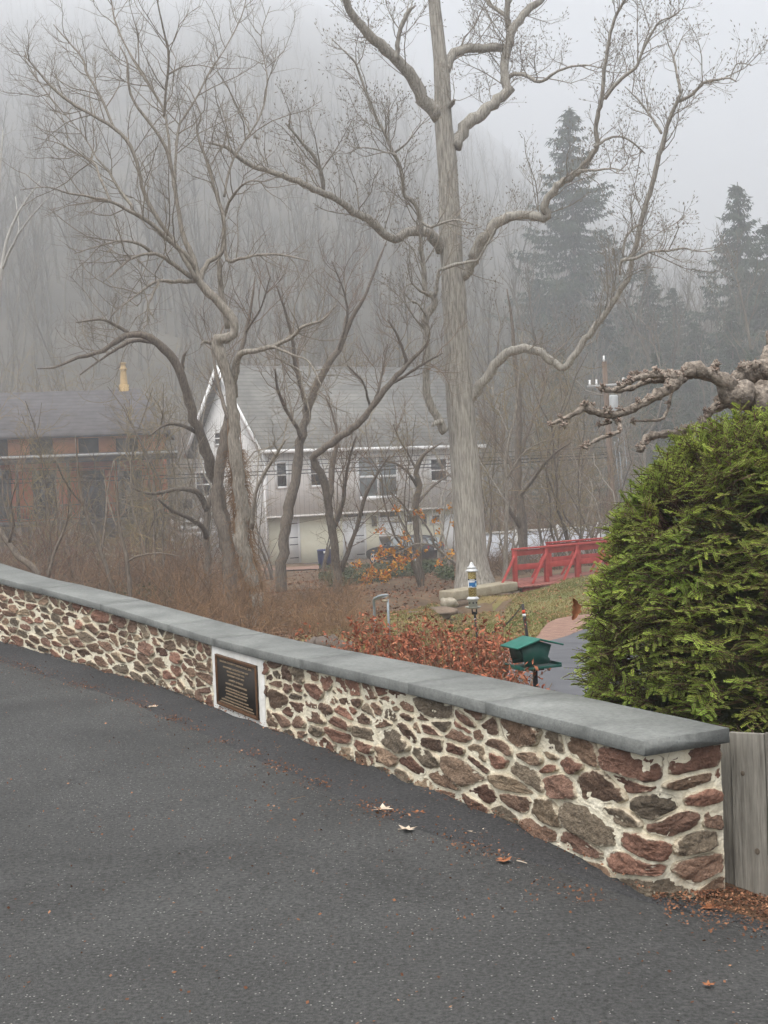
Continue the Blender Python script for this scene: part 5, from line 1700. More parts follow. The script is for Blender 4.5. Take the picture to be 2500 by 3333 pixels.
MB().beam(pt(0.05, -0.2, -0.3), pt(span, -0.2, -0.3), 0.09, 0.24).build('beam', M['red_paint'], fb_, bo)
MB().beam(pt(2.2, -0.2, 1.7), pt(span, -0.2, 1.7), 0.09, 0.24).build('beam', M['red_paint'], fb_, bo)

# ------------------------------------------------------------------ white house
TH = rad(31)
C0 = P(864, 1600, 72.0)
GZ = -3.02
house = thing('white_house', 'pale grey two storey house with a steep shingle roof, white trimmed windows and white doors', 'house', (C0[0], C0[1], GZ), TH)
E = np.array((math.cos(TH), math.sin(TH), 0)); G = np.array((-math.sin(TH), math.cos(TH), 0))
HO = np.array((C0[0], C0[1], GZ))
HL, HW = 14.5, 10.0


def fac(px, py, k=0.0):
    """photograph pixel -> (along, up) on the facade plane set k behind the corner"""
    d = ray(px, py)
    t = np.dot(HO + G * k - EYE, G) / np.dot(d, G)
    q = EYE + d * t - HO
    return float(np.dot(q, E)), float(q[2])


def gab(px, py):
    d = ray(px, py)
    t = np.dot(HO - EYE, E) / np.dot(d, E)
    q = EYE + d * t - HO
    return float(np.dot(q, G)), float(q[2])


ZE = fac(1200, 1464)[1]                                 # eave height
ZR = gab(705, 1206)[1]
ZE += 0.44                                              # the eave itself hangs lower than the wall top
ZM = fac(1200, 1664)[1]                                 # storey line
JET = 0.6                                               # the lower wall is set back under the upper storey
MB().b2((0, 0, ZM), (HL, 0.2, ZE)).b2((HL - 0.2, 0.2, ZM), (HL, HW, ZE)).b2((0.2, HW - 0.2, ZM), (HL - 0.2, HW, ZE)).build('front_wall', M['house_siding'], house)
b = MB()
gp = [(0.2, -0.4), (HW - 0.2, -0.4), (HW - 0.2, ZE), (HW / 2, ZR - 0.15), (0.2, ZE)]
b.prism(gp, 0.0, 0.2, lambda a, c, d: (d, a, c))
b.build('gable_wall', M['gable_siding'], house)
MB().b2((0.2, JET, -0.5), (HL, JET + 0.2, ZM)).build('lower_wall', M['cream'], house)
b = MB()
for sgn in (0, 1):
    y0, y1 = (-0.45, HW / 2) if sgn == 0 else (HW + 0.45, HW / 2)
    sl = (ZR - ZE) / (HW / 2)
    za = ZE - 0.45 * sl
    V = []
    for x in (-0.45, HL + 0.45):
        V += [(x, y0, za), (x, y1, ZR), (x, y1, ZR + 0.22), (x, y0, za + 0.22)]
    b.add(V, [(0, 1, 2, 3), (7, 6, 5, 4), (0, 4, 5, 1), (3, 2, 6, 7), (0, 3, 7, 4), (1, 5, 6, 2)])
b.build('roof', M['house_roof'], house)
b = MB()
sl = (ZR - ZE) / (HW / 2)
for y0 in (-0.46, HW + 0.46):
    b.beam((-0.47, y0, ZE - 0.45 * sl + 0.08), (-0.47, HW / 2, ZR + 0.08), 0.06, 0.32, up=(1, 0, 0) if False else (0, 0, 1))
b.build('rake_board', M['trim'], house)
MB().b2((-0.45, -0.56, ZE - 0.45 * sl - 0.08), (HL + 0.45, -0.453, ZE - 0.45 * sl + 0.12)).build('gutter', M['trim'], house)
MB().b2((-0.02, -0.025, ZM), (0.16, -0.003, ZE)).b2((-0.025, -0.003, -0.3), (-0.003, 0.16, ZE)).build('corner_board', M['trim'], house)
MB().b2((0, -0.02, ZM - 0.1), (HL, JET, ZM - 0.003)).build('overhang', M['house_siding'], house)


def rect(x0, y0, x1, y1, k=0.0):
    a, b_ = fac(x0, y1, k), fac(x1, y0, k)
    return a[0], a[1], b_[0], b_[1]


def window(r, mull_x=0, mull_y=0, fw=0.13, k=0.0, glass='glass', par=house, ax='facade', name='window'):
    x0, z0, x1, z1 = r
    f = MB()
    def bb(a, b_, c, d, y0, y1):
        if ax == 'facade': f.b2((a, k + y0, c), (b_, k + y1, d))
        else: f.b2((k + y0, a, c), (k + y1, b_, d))
    bb(x0, x0 + fw, z0, z1, -0.06, -0.002); bb(x1 - fw, x1, z0, z1, -0.06, -0.002)
    bb(x0 + fw, x1 - fw, z0, z0 + fw, -0.06, -0.002); bb(x0 + fw, x1 - fw, z1 - fw, z1, -0.06, -0.002)
    mw = fw * 0.6
    xs = [x0 + fw + (x1 - x0 - 2 * fw) * (i + 1) / (mull_x + 1) for i in range(mull_x)]
    for x in xs: bb(x - mw / 2, x + mw / 2, z0 + fw, z1 - fw, -0.055, -0.012)
    for i in range(mull_y):
        z = z0 + fw + (z1 - z0 - 2 * fw) * (i + 1) / (mull_y + 1)
        bb(x0 + fw, x1 - fw, z - mw / 2, z + mw / 2, -0.05, -0.012)
    w = f.build(name, M['trim'], par)
    g = MB()
    if ax == 'facade': g.b2((x0 + fw * 0.5, k - 0.014, z0 + fw * 0.5), (x1 - fw * 0.5, k - 0.008, z1 - fw * 0.5))
    else: g.b2((k - 0.014, x0 + fw * 0.5, z0 + fw * 0.5), (k - 0.008, x1 - fw * 0.5, z1 - fw * 0.5))
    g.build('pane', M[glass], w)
    return w


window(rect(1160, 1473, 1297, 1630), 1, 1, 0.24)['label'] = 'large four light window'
window(rect(1398, 1489, 1456, 1572), 0, 1, 0.14, glass='glass_dark')
window(rect(1006, 1494, 1046, 1588), 0, 1, 0.14, glass='glass_dark')
window(rect(896, 1500, 936, 1592), 0, 1, 0.14, glass='glass_dark')
ga, gb_ = gab(700, 1452), gab(727, 1402)
window((min(ga[0], gb_[0]), ga[1], max(ga[0], gb_[0]), gb_[1]), 0, 1, 0.12, glass='glass_dark', ax='gable')
ga, gb_ = gab(640, 1600), gab(690, 1500)
window((min(ga[0], gb_[0]), ga[1] - 0.4, max(ga[0], gb_[0]), gb_[1] - 0.6), 0, 1, 0.12, glass='glass_dark', ax='gable')


def door(x0, y0, x1, y1, hinges=True, label=None):
    a = rect(x0, y0, x1, y1, JET)
    tr = fac(x0, 1684, JET)[1]
    d = MB().b2((a[0] + 0.12, JET - 0.05, a[1]), (a[2] - 0.12, JET - 0.003, tr - 0.12)).build('door', M['white'], house)
    f = MB()
    f.b2((a[0], JET - 0.08, a[1]), (a[0] + 0.12, JET - 0.002, a[3])).b2((a[2] - 0.12, JET - 0.08, a[1]), (a[2], JET - 0.002, a[3]))
    f.b2((a[0] + 0.12, JET - 0.08, tr - 0.12), (a[2] - 0.12, JET - 0.002, tr)).b2((a[0] + 0.12, JET - 0.08, a[3] - 0.08), (a[2] - 0.12, JET - 0.002, a[3]))
    f.build('door_frame', M['trim'], d)
    MB().b2((a[0] + 0.12, JET - 0.03, tr), (a[2] - 0.12, JET - 0.004, a[3] - 0.08)).build('transom_pane', M['glass_dark'], d)
    if hinges:
        for q in (0.12, 0.42, 0.58, 0.9):
            z = a[1] + (tr - 0.12 - a[1]) * q
            MB().b2((a[2] - 0.14 - 0.55, JET - 0.062, z - 0.022), (a[2] - 0.14, JET - 0.0505, z + 0.022)).build('strap_hinge', M['black'], d)
    MB().b2((a[0] + 0.16, JET - 0.09, a[1] + 0.95), (a[0] + 0.2, JET - 0.05, a[1] + 1.1)).build('handle', M['black'], d)
    return d


door(1118, 1662, 1187, 1824)
door(1236, 1655, 1302, 1822)
door(930, 1672, 972, 1835)
gd = rect(1446, 1672, 1500, 1815, JET)
MB().b2((gd[0], JET - 0.06, gd[1]), (gd[2] + 1.5, JET - 0.003, gd[3])).build('garage_door', M['white'], house)
for (x0, x1) in ((1316, 1346), (1398, 1436)):
    window(rect(x0, 1670, x1, 1708, JET), 0, 0, 0.15, k=JET, glass='glass_dark')
window(rect(1085, 1690, 1106, 1722, JET), 0, 0, 0.12, k=JET, glass='glass_dark')
for (x, y) in ((1214, 1697), (1376, 1690)):
    s_, z_ = fac(x, y, JET)
    b = MB()
    b.b2((s_ - 0.13, JET - 0.26, z_ - 0.28), (s_ + 0.13, JET - 0.06, z_ + 0.2))
    b.lathe([(0.19, 0), (0.12, 0.12), (0, 0.16)], 8, (s_, JET - 0.16, z_ + 0.2)).b2((s_ - 0.05, JET - 0.06, z_ - 0.1), (s_ + 0.05, JET - 0.002, z_ + 0.1))
    lo = b.build('wall_lantern', M['terracotta'], house, bevel=0.02)
    MB().b2((s_ - 0.08, JET - 0.265, z_ - 0.18), (s_ + 0.08, JET - 0.2605, z_ + 0.12)).build('lantern_glass', M['glass_dark'], lo)
# terrace kerb before the doors
MB().b2((2.0, -1.6, -0.45), (HL, JET - 0.1, 0.02)).build('front_step', M['stone_base'], house)
# pot plant at the second door
s_, z_ = fac(1231, 1752, 0)
pw_ = HO + E * s_ - G * 0.8
pz = -0.0 + GZ + 0.02
pot = thing('flower_pot', 'grey flower pot beside the second white door', 'flower pot', (pw_[0], pw_[1], pz))
MB().lathe([(0, 0), (0.2, 0), (0.22, 0.1), (0.16, 0.35), (0.14, 0.75), (0.27, 0.95), (0.36, 1.25), (0.38, 1.3), (0.33, 1.3), (0.3, 1.2), (0, 1.18)], 16).build('urn', M['terracotta'], pot, smooth=True)

# ------------------------------------------------------------------ brown house at the left
BT = rad(8)
BC = P(-60, 1600, 79.0)
BO = np.array((BC[0], BC[1], -3.3))
bh = thing('brown_house', 'rust brown house with a dark roof, timber posts and an upper balcony', 'house', BO, BT)
BE = np.array((math.cos(BT), math.sin(BT), 0)); BG = np.array((-math.sin(BT), math.cos(BT), 0))


def bfac(px, py, k=0.0):
    d = ray(px, py)
    t = np.dot(BO + BG * k - EYE, BG) / np.dot(d, BG)
    q = EYE + d * t - BO
    return float(np.dot(q, BE)), float(q[2])


def brect(x0, y0, x1, y1, k=0.0):
    a, b_ = bfac(x0, y1, k), bfac(x1, y0, k)
    return a[0], a[1], b_[0], b_[1]


xr = bfac(528, 1450)[0]
z_eave, z_ridge = bfac(300, 1400)[1], bfac(300, 1270, 5.0)[1]
z_mid, z_fl, z_und = bfac(300, 1492)[1], bfac(300, 1688)[1], bfac(300, 1700)[1]
x_l = -7.0
MB().b2((x_l, 0.0, z_mid), (xr, 9.0, z_eave)).build('upper_wall', M['peach'], bh)
MB().b2((x_l, 0.02, z_und), (xr - 0.01, 9.0, z_mid)).build('lower_wall', M['rust'], bh)
MB().b2((x_l, 0.3, -0.6), (xr - 0.3, 9.0, z_und - 0.003)).build('stone_base', M['stone_base'], bh)
b = MB()
rx = bfac(455, 1270, 5.0)[0]
y0, y1 = -0.9, 5.0
V = [(x_l - 1, y0, z_eave - 0.2), (xr + 0.6, y0, z_eave - 0.2), (rx, y1, z_ridge), (x_l - 1, y1, z_ridge), (xr + 0.6, 9.9, z_eave - 0.2), (x_l - 1, 9.9, z_eave - 0.2)]
V += [(v[0], v[1], v[2] - 0.25) for v in V]
b.add(V, [(0, 1, 2, 3), (3, 2, 4, 5), (0, 6, 7, 1), (7, 6, 9, 8), (9, 11, 10, 8), (4, 10, 11, 5)], [(1, 4, 2), (7, 8, 10)])
b.add([V[1], V[4], V[10], V[7]], [(0, 1, 2, 3)])
b.build('roof', M['slate'], bh)
cxs, czs = bfac(404, 1265, 5.0)
ch = MB()
cyy = 5.0
ch.b2((cxs - 0.30, cyy - 0.30, czs - 0.9), (cxs + 0.30, cyy + 0.30, czs + 0.25))
cho = ch.build('chimney', M['chimney'], bh)
MB().lathe([(0.25, 0.25), (0.24, 0.4), (0.2, 1.05), (0.19, 1.2), (0.25, 1.26), (0.25, 1.34), (0.17, 1.38), (0.17, 1.62), (0.22, 1.66), (0.22, 1.72), (0, 1.72)], 8, (cxs, cyy, czs)).build('chimney_pot', M['chimney'], cho)
# dark timber posts and shutters on the upper band
for x0, x1 in ((-20, 24), (98, 170), (258, 320), (380, 448)):
    r = brect(x0, 1425, x1, 1490)
    MB().b2((r[0], -0.08, r[1]), (r[2], -0.003, r[3])).build('shutter', M['dark_wood'], bh)
for x0, x1 in ((0, 34), (112, 182), (262, 340), (395, 462)):
    r = brect(x0, 1530, x1, 1690)
    w = MB().b2((r[0], -0.09, r[1]), (r[2], -0.003 + 0.02, r[3])).build('window', M['dark_wood'], bh)
    MB().b2((r[0] + 0.3, -0.1, r[1] + 0.3), (r[2] - 0.3, -0.092, r[3] - 0.25)).build('pane', M['glass_dark'], w)
MB().b2((x_l, -1.9, z_mid + 0.12), (xr + 0.9, -0.09, z_mid + 0.3)).build('porch_roof', M['slate'], bh)
MB().b2((x_l, -1.98, z_mid + 0.10), (xr + 0.98, -1.903, z_mid + 0.24)).build('porch_fascia', M['porch_white'], bh)
MB().b2((x_l, -1.9, z_mid - 0.25), (xr + 0.9, -1.7, z_mid + 0.1)).build('porch_beam', M['dark_wood'], bh)
MB().b2((x_l, -2.0, z_fl - 0.25), (xr + 0.7, -0.003, z_fl)).build('balcony_floor', M['dark_wood'], bh)
for i in range(7):
    x = x_l + 0.3 + (xr + 0.4 - x_l - 0.3) * i / 6
    MB().b2((x - 0.09, -1.86, z_fl), (x + 0.09, -1.7, z_mid - 0.25)).build('porch_post', M['dark_wood'], bh)
    MB().b2((x - 0.16, -1.9, -1.0), (x + 0.16, -1.62, z_fl - 0.25)).build('porch_pier', M['stone_base'], bh)
b = MB()
b.b2((x_l, -1.96, z_fl + 0.9), (xr + 0.7, -1.88, z_fl + 0.98)).b2((x_l, -1.95, z_fl + 0.12), (xr + 0.7, -1.89, z_fl + 0.18))
x = x_l
while x < xr + 0.7:
    b.b2((x, -1.94, z_fl + 0.18), (x + 0.035, -1.905, z_fl + 0.9))
    x += 0.19
b.b2((xr + 0.62, -1.88, z_fl + 0.9), (xr + 0.7, -0.003, z_fl + 0.98))
b.build('balcony_railing', M['dark_wood'], bh)

# ------------------------------------------------------------------ grey rail steps between the houses
rl = P(580, 1750, 70)
rfz = float(terrain(rl[0], rl[1]))
rf = thing('rail_fence', 'grey board rail fence and steps between the brown and the white house', 'fence', (rl[0], rl[1], rfz))
ro_ = np.array((rl[0], rl[1], rfz))
for x in (562, 603, 655, 706):
    a, c = P(x, 1690 - (x - 560) * 0.04, 70), P(x + 3, 1800, 70)
    MB().beam(c, a, 0.16, 0.16, up=(0, 1, 0)).build('post', M['grey_rail'], rf, ro_)
for y in (1703, 1722, 1741):
    MB().beam(P(556, y, 69.9), P(712, y - 6, 69.9), 0.05, 0.2).build('rail', M['grey_rail'], rf, ro_)
b = MB()
for i in range(5):
    b.beam(P(672, 1762 + i * 6, 69.6), P(716, 1760 + i * 6, 69.6), 0.4, 0.06)
b.build('steps', M['grey_rail'], rf, ro_)
aw = P(612, 1630, 71)
an = MB()
an.beam(P(585, 1640, 71), P(628, 1640, 71), 0.8, 0.55)
tag(an.build('crate_hutch', M['glass_dark'], None, aw, bevel=0.05), 'dark boxy shed top between the two houses', 'hutch')

# ------------------------------------------------------------------ parked car
cp = P(1318, 1825, 69.0)
cgz = float(terrain(cp[0], cp[1])) + 0.05
car = thing('parked_car', 'black hatchback parked before the white house, tail turned to the right', 'car', (cp[0], cp[1], cgz), rad(180 - 36))
# local x points to the nose
SEC = [(-2.1, 0.42, 0.95, 0.98, 0.70), (-2.02, 0.30, 0.98, 1.05, 0.80), (-1.8, 0.22, 1.0, 1.36, 0.86), (-1.2, 0.20, 1.0, 1.48, 0.89), (-0.3, 0.20, 0.98, 1.50, 0.90), (0.3, 0.20, 0.96, 1.42, 0.90), (0.75, 0.20, 0.95, 1.12, 0.89), (1.0, 0.20, 0.93, 0.99, 0.88), (1.6, 0.22, 0.84, 0.88, 0.85), (2.0, 0.28, 0.70, 0.74, 0.76), (2.15, 0.36, 0.56, 0.60, 0.62)]
secs = np.array([[*catmull(np.array(SEC), 40)[i]] for i in range(40)])
V = []
NSC = 16
for x, zb, zbelt, zt_, hwid in secs:
    roofw = hwid * (0.72 if zt_ - zbelt > 0.25 else 0.9)
    pts = [(-hwid * 0.85, zb), (-hwid, zb + 0.15), (-hwid, (zb + zbelt) / 2), (-hwid * 0.97, zbelt), (-roofw - 0.02, zt_ - 0.08), (-roofw + 0.1, zt_ - 0.01), (-roofw * 0.4, zt_ + 0.01), (0, zt_ + 0.015)]
    pts = pts + [(-a, c) for a, c in pts[::-1]]
    V += [(x, a, c) for a, c in pts]
Q = [(i * NSC + j, i * NSC + (j + 1) % NSC, (i + 1) * NSC + (j + 1) % NSC, (i + 1) * NSC + j) for i in range(39) for j in range(NSC)]
T = [(0, j + 1, j) for j in range(1, NSC - 1)] + [(39 * NSC, 39 * NSC + j, 39 * NSC + j + 1) for j in range(1, NSC - 1)]
MB().add(V, Q, T).build('body', M['car'], car, smooth=True)
for sgn in (-1, 1):
    for x0, x1 in ((-1.45, -0.62), (-0.55, 0.28)):
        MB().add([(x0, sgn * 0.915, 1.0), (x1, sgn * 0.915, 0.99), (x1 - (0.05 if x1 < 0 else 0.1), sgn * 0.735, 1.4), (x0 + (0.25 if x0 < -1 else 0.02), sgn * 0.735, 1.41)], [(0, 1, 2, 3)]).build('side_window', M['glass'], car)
    for x in (-1.35, 1.38):
        b = MB()
        prof = [(0.0, -0.1), (0.30, -0.1), (0.33, -0.07), (0.33, 0.07), (0.30, 0.1), (0.0, 0.1)]
        a = np.linspace(0, 2 * math.pi, 24, endpoint=False)
        V = [(x + r * math.cos(t), sgn * 0.82 + yv, 0.33 + r * math.sin(t)) for r, yv in prof for t in a]
        b.add(V, [(k * 24 + s, k * 24 + (s + 1) % 24, (k + 1) * 24 + (s + 1) % 24, (k + 1) * 24 + s) for k in range(5) for s in range(24)])
        wo_ = b.build('wheel', M['tyre'], car, smooth=True)
        b = MB()
        b.lathe([(0.235, 0), (0.22, 0.012), (0.2, 0.0), (0.19, -0.02)], 24)
        for k in range(5):
            t = k * 2 * math.pi / 5
            b.beam((0.03 * math.cos(t), 0.03 * math.sin(t), 0.004), (0.21 * math.cos(t), 0.21 * math.sin(t), 0.004), 0.05, 0.012)
        vv = np.vstack(b.v)
        b.v = [np.stack([vv[:, 0] + x, sgn * (0.922 + vv[:, 2]), vv[:, 1] + 0.33], 1)]
        b.build('rim', M['rim'], wo_)
    MB().b2((-2.09, sgn * 0.66 - 0.11, 0.82), (-1.99, sgn * 0.66 + 0.11, 0.96)).build('tail_light', M['tail'], car, bevel=0.02)
    MB().b2((1.98, sgn * 0.55 - 0.12, 0.56), (2.1, sgn * 0.55 + 0.12, 0.68)).build('headlight', M['rim'], car, bevel=0.03)
    MB().b2((0.52, sgn * 0.98 - 0.08, 1.0), (0.62, sgn * 0.98 + 0.08, 1.12)).build('mirror', M['car'], car, bevel=0.03)
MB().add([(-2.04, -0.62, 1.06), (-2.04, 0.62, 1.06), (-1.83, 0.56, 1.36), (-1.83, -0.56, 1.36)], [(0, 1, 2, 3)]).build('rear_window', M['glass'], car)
MB().b2((-2.135, -0.26, 0.72), (-2.11, 0.26, 0.86)).build('number_plate', M['white'], car)

# ------------------------------------------------------------------ blue barrel
bp_ = P(1060, 1850, 62)
br = thing('rubbish_barrel', 'dark blue barrel standing among the trunks before the white house', 'barrel', (bp_[0], bp_[1], float(terrain(bp_[0], bp_[1]))))
zt_ = P(1060, 1788, 62)[2] - br.location[2]
MB().lathe([(0, 0), (0.3, 0), (0.36, zt_ * 0.5), (0.38, zt_ * 0.93), (0.4, zt_ * 0.95), (0.36, zt_), (0, zt_)], 20).build('drum', M['barrel'], br, smooth=False)
MB().box((0, -0.37, zt_ * 0.88), (0.12, 0.03, 0.1)).build('handle', M['white'], br)

# ------------------------------------------------------------------ white vinyl fence beyond the footbridge
f0_, f1_ = P(1540, 1735, 62), P(2080, 1712, 66)
vd = nrm((f1_ - f0_) * np.array((1, 1, 0)))
vfz = float(terrain(f0_[0], f0_[1]))
vf = thing('vinyl_fence', 'long pale board fence beyond the red footbridge', 'fence', (f0_[0], f0_[1], vfz), math.atan2(vd[1], vd[0]))
VL = np.linalg.norm((f1_ - f0_)[:2])
zt_ = f0_[2] - vfz
MB().b2((0, -0.02, -0.4), (VL, 0.02, zt_ - 0.1)).build('board_panel', M['vinyl'], vf)
MB().b2((0, -0.05, zt_ - 0.1), (VL, 0.05, zt_)).build('top_rail', M['white'], vf)
k = 0
while k * 2.4 < VL:
    MB().b2((k * 2.4 - 0.07, -0.075, -0.4), (k * 2.4 + 0.07, 0.075, zt_ + 0.06)).lathe([(0.11, 0), (0.11, 0.04), (0, 0.12)], 4, (k * 2.4, 0, zt_ + 0.06)).build('post', M['white'], vf)
    k += 1

# ------------------------------------------------------------------ utility pole and wires
ud = 62.0
u0, u1 = P(1998, 1720, ud), P(1967, 1177, ud)
uz = float(terrain(u0[0], u0[1]))
up = thing('utility_pole', 'wooden utility pole with a grey transformer behind the gnarled limbs', 'utility pole', (u0[0], u0[1], uz))
uo = np.array((u0[0], u0[1], uz))
MB().tube([np.array((u0[0] + 0.1, u0[1], uz - 0.5)), u0, u1], [0.17, 0.165, 0.12], 12).build('shaft', M['pole_wood'], up, uo, smooth=True)
MB().beam(P(1912, 1259, ud - 0.2), P(2040, 1250, ud - 0.2), 0.1, 0.13).build('crossarm', M['grey_rail'], up, uo)
MB().tube([P(2000, 1345, ud - 0.35), P(1998, 1338, ud - 0.35), P(1997, 1290, ud - 0.35), P(1997, 1286, ud - 0.35)], [0.17, 0.21, 0.21, 0.19], 16).build('transformer', M['transformer'], up, uo)
b = MB()
for x, y in ((1920, 1256), (1942, 1254), (2030, 1248), (1966, 1177)):
    q = P(x, y, ud - 0.2)
    b.tube([q, q + np.array((0, 0, 0.12)), q + np.array((0, 0, 0.14)), q + np.array((0, 0, 0.28))], [0.03, 0.06, 0.04, 0.05], 8)
b.build('insulators', M['white'], up, uo)
b = MB()
for x, y, xb, yb in ((2012, 1425, 2032, 1640), (2030, 1425, 2052, 1620), (2000, 1440, 2022, 1640)):
    b.tube([P(x, y, ud), P(xb, yb, ud - 1.5)], 0.014, 5)
b.build('guy_wire', M['galv'], up, uo)
for i, (ya, yb, sag) in enumerate(((1527, 1480, 6), (1533, 1497, 8), (1560, 1503, 10), (1573, 1514, 9))):
    a, c = np.array((-60, ya + 3)), np.array((1990, yb - 25))
    pts = []
    for t in np.linspace(0, 1, 30):
        q = a * (1 - t) + c * t + np.array((0, sag * 4 * t * (1 - t)))
        pts.append(P(q[0], q[1], 60 + 2 * t))
    tag(MB().tube(pts, 0.016 if i < 2 else 0.024, 5).build('power_cable', M['cable'], None, pts[0]), ['topmost thin black cable crossing before the house eaves', 'second black cable from the top before the house windows', 'third black cable from the top before the house windows', 'lowest black cable crossing before the house windows'][i], 'cable', 'overhead cables crossing before the houses')

# ------------------------------------------------------------------ thicket saplings, brush and woods
def proto_sapling(name, seed, stems, height, spread, bark, twig, dens, lens, r0, up=0.16, arch=0.0, base_r=0.035):
    rng = np.random.RandomState(seed)
    root = thing(name, 'proto', 'tree', (0, 0, 0))
    K = 10
    n = stems
    st = np.empty((n, K, 3))
    st[:, 0] = np.stack([rng.randn(n) * 0.15, rng.randn(n) * 0.15, np.full(n, -0.3)], 1)
    a = rng.uniform(0, 6.28, n)
    d = nrm(np.stack([np.cos(a) * spread * rng.uniform(0.3, 1, n), np.sin(a) * spread * rng.uniform(0.3, 1, n), np.ones(n)], 1))
    H = height * rng.uniform(0.7, 1.0, n)
    for k in range(1, K):
        st[:, k] = st[:, k - 1] + d * (H / (K - 1))[:, None]
        d = nrm(d + 0.24 * rng.randn(n, 3) + np.array((0, 0, 0.07 - arch * k / K)))
    sr = base_r * rng.uniform(0.6, 1.1, n)[:, None] * np.linspace(1, 0.16, K)[None] + 0.004
    tr = MB().tubes([(st, sr)], 7)
    A1, B1 = grow(st, sr, dens[0], lens[0][0], lens[0][1], r0[0], up=up, K=6, rng=rng, tmin=0.2, ang=(30, 85), gnarl=0.34)
    A2, B2 = grow(A1, B1, dens[1] * 1.3, lens[1][0], lens[1][1], r0[1], up=up, K=5, rng=rng, tmin=0.2, gnarl=0.34)
    A3, B3 = grow(A2, B2, dens[2], lens[2][0], lens[2][1], r0[2], up=up, K=3, rng=rng, tmin=0.2)
    tr.build('trunk', bark, root, smooth=True)
    MB().tubes([(A1, B1)], 4).tubes([(A2, B2), (A3, B3)], 3).build('crown', twig, root)
    return root


rng = np.random.RandomState(101)
SAP = [
    proto_sapling('sapling', 1, 3, 6.0, 0.35, M['bark_brown'], M['twig_brown'], (3.0, 3.6, 3.5), ((0.6, 2.0), (0.3, 1.0), (0.12, 0.4)), (0.012, 0.007, 0.005)),
    proto_sapling('sapling', 2, 5, 5.0, 0.55, M['bark_grey'], M['twig_olive'], (3.2, 3.6, 3.5), ((0.5, 1.8), (0.3, 0.9), (0.12, 0.4)), (0.011, 0.007, 0.005), arch=0.1),
    proto_sapling('sapling', 3, 2, 8.5, 0.22, M['bark_grey'], M['twig_grey'], (2.6, 3.2, 3.5), ((0.7, 2.6), (0.3, 1.1), (0.12, 0.45)), (0.014, 0.008, 0.005), base_r=0.06),
    proto_sapling('sapling', 4, 8, 3.6, 0.75, M['bark_brown'], M['twig_red'], (3.6, 4.0, 3.5), ((0.4, 1.4), (0.25, 0.8), (0.1, 0.35)), (0.010, 0.007, 0.005), arch=0.2),
    proto_sapling('sapling', 6, 4, 7.5, 0.3, M['bark_brown'], M['twig_olive'], (3.0, 3.4, 3.5), ((0.6, 2.2), (0.3, 1.0), (0.12, 0.4)), (0.012, 0.007, 0.005), base_r=0.045),
]
SAPL = ['thin brown multi stemmed sapling of the tangled thicket', 'spreading olive twigged sapling of the tangled thicket', 'tall slim grey sapling of the tangled thicket', 'low arching red twigged sapling of the tangled thicket', 'upright bushy olive sapling of the tangled thicket']
SAPG = 'bare saplings in the thicket before the houses'
used = [False] * 5


def put_sapling(k, px, d, sc):
    p = P(px, 1700, d)
    z = float(terrain(p[0], p[1]))
    rz = rng.uniform(0, 6.28)
    if not used[k]:
        used[k] = True
        o = SAP[k]
        o.location = (p[0], p[1], z); o.rotation_euler = (0, 0, rz); o.scale = (sc, sc, sc)
        o['label'] = SAPL[k]; o['group'] = SAPG
    else:
        copy_thing(SAP[k], (p[0], p[1], z), rz, sc, SAPL[k], SAPG)


for i in range(30):                                     # left, before the brown house
    put_sapling(rng.choice([0, 1, 3, 3, 4]), rng.uniform(-60, 640), rng.uniform(36, 66), rng.uniform(0.75, 1.15))
for i in range(13):                                     # before the white house roof
    put_sapling(rng.choice([0, 2, 4, 4]), rng.choice([rng.uniform(560, 1080), rng.uniform(1320, 1480)], p=[0.8, 0.2]), rng.uniform(42, 64), rng.uniform(0.85, 1.3))
for i in range(28):                                     # right of the big tree
    put_sapling(rng.choice([0, 1, 2, 3, 4]), rng.uniform(1560, 2080), rng.uniform(48, 74), rng.uniform(0.9, 1.4))
for i in range(75):                                     # a belt behind the houses
    put_sapling(rng.choice([0, 2, 4]), rng.uniform(-80, 2100), rng.uniform(88, 112), rng.uniform(1.6, 2.5))

# brush: thin upright and arching canes, nobody could count them
rng = np.random.RandomState(55)


def canes(n, px0, px1, d0, d1, h0, h1, r, arch, z_off=-0.05, dpow=1.0):
    px = rng.uniform(px0, px1, n)
    d = d0 + (d1 - d0) * rng.rand(n) ** dpow
    x = (px - CX) / F_PX * d
    dens_ = np.array([mnoise.noise((a * 0.35, b * 0.25, 2.0)) for a, b in zip(x, d)])
    keep = dens_ > rng.uniform(-0.55, 0.15, n)
    x, d, dens_ = x[keep], d[keep], dens_[keep]
    n = len(x)
    K = 5
    st = np.empty((n, K, 3))
    st[:, 0] = np.stack([x, d, terrain(x, d) + z_off], 1)
    H = rng.uniform(h0, h1, n) * (0.85 + 0.7 * dens_)
    dd = nrm(np.stack([0.6 * rng.randn(n), 0.6 * rng.randn(n), np.ones(n)], 1))
    for k in range(1, K):
        st[:, k] = st[:, k - 1] + dd * (H / (K - 1))[:, None]
        dd = nrm(dd + 0.33 * rng.randn(n, 3) + np.array((0, 0, -arch)))
    return st, np.repeat(np.linspace(r, r * 0.4, K)[None], n, 0)


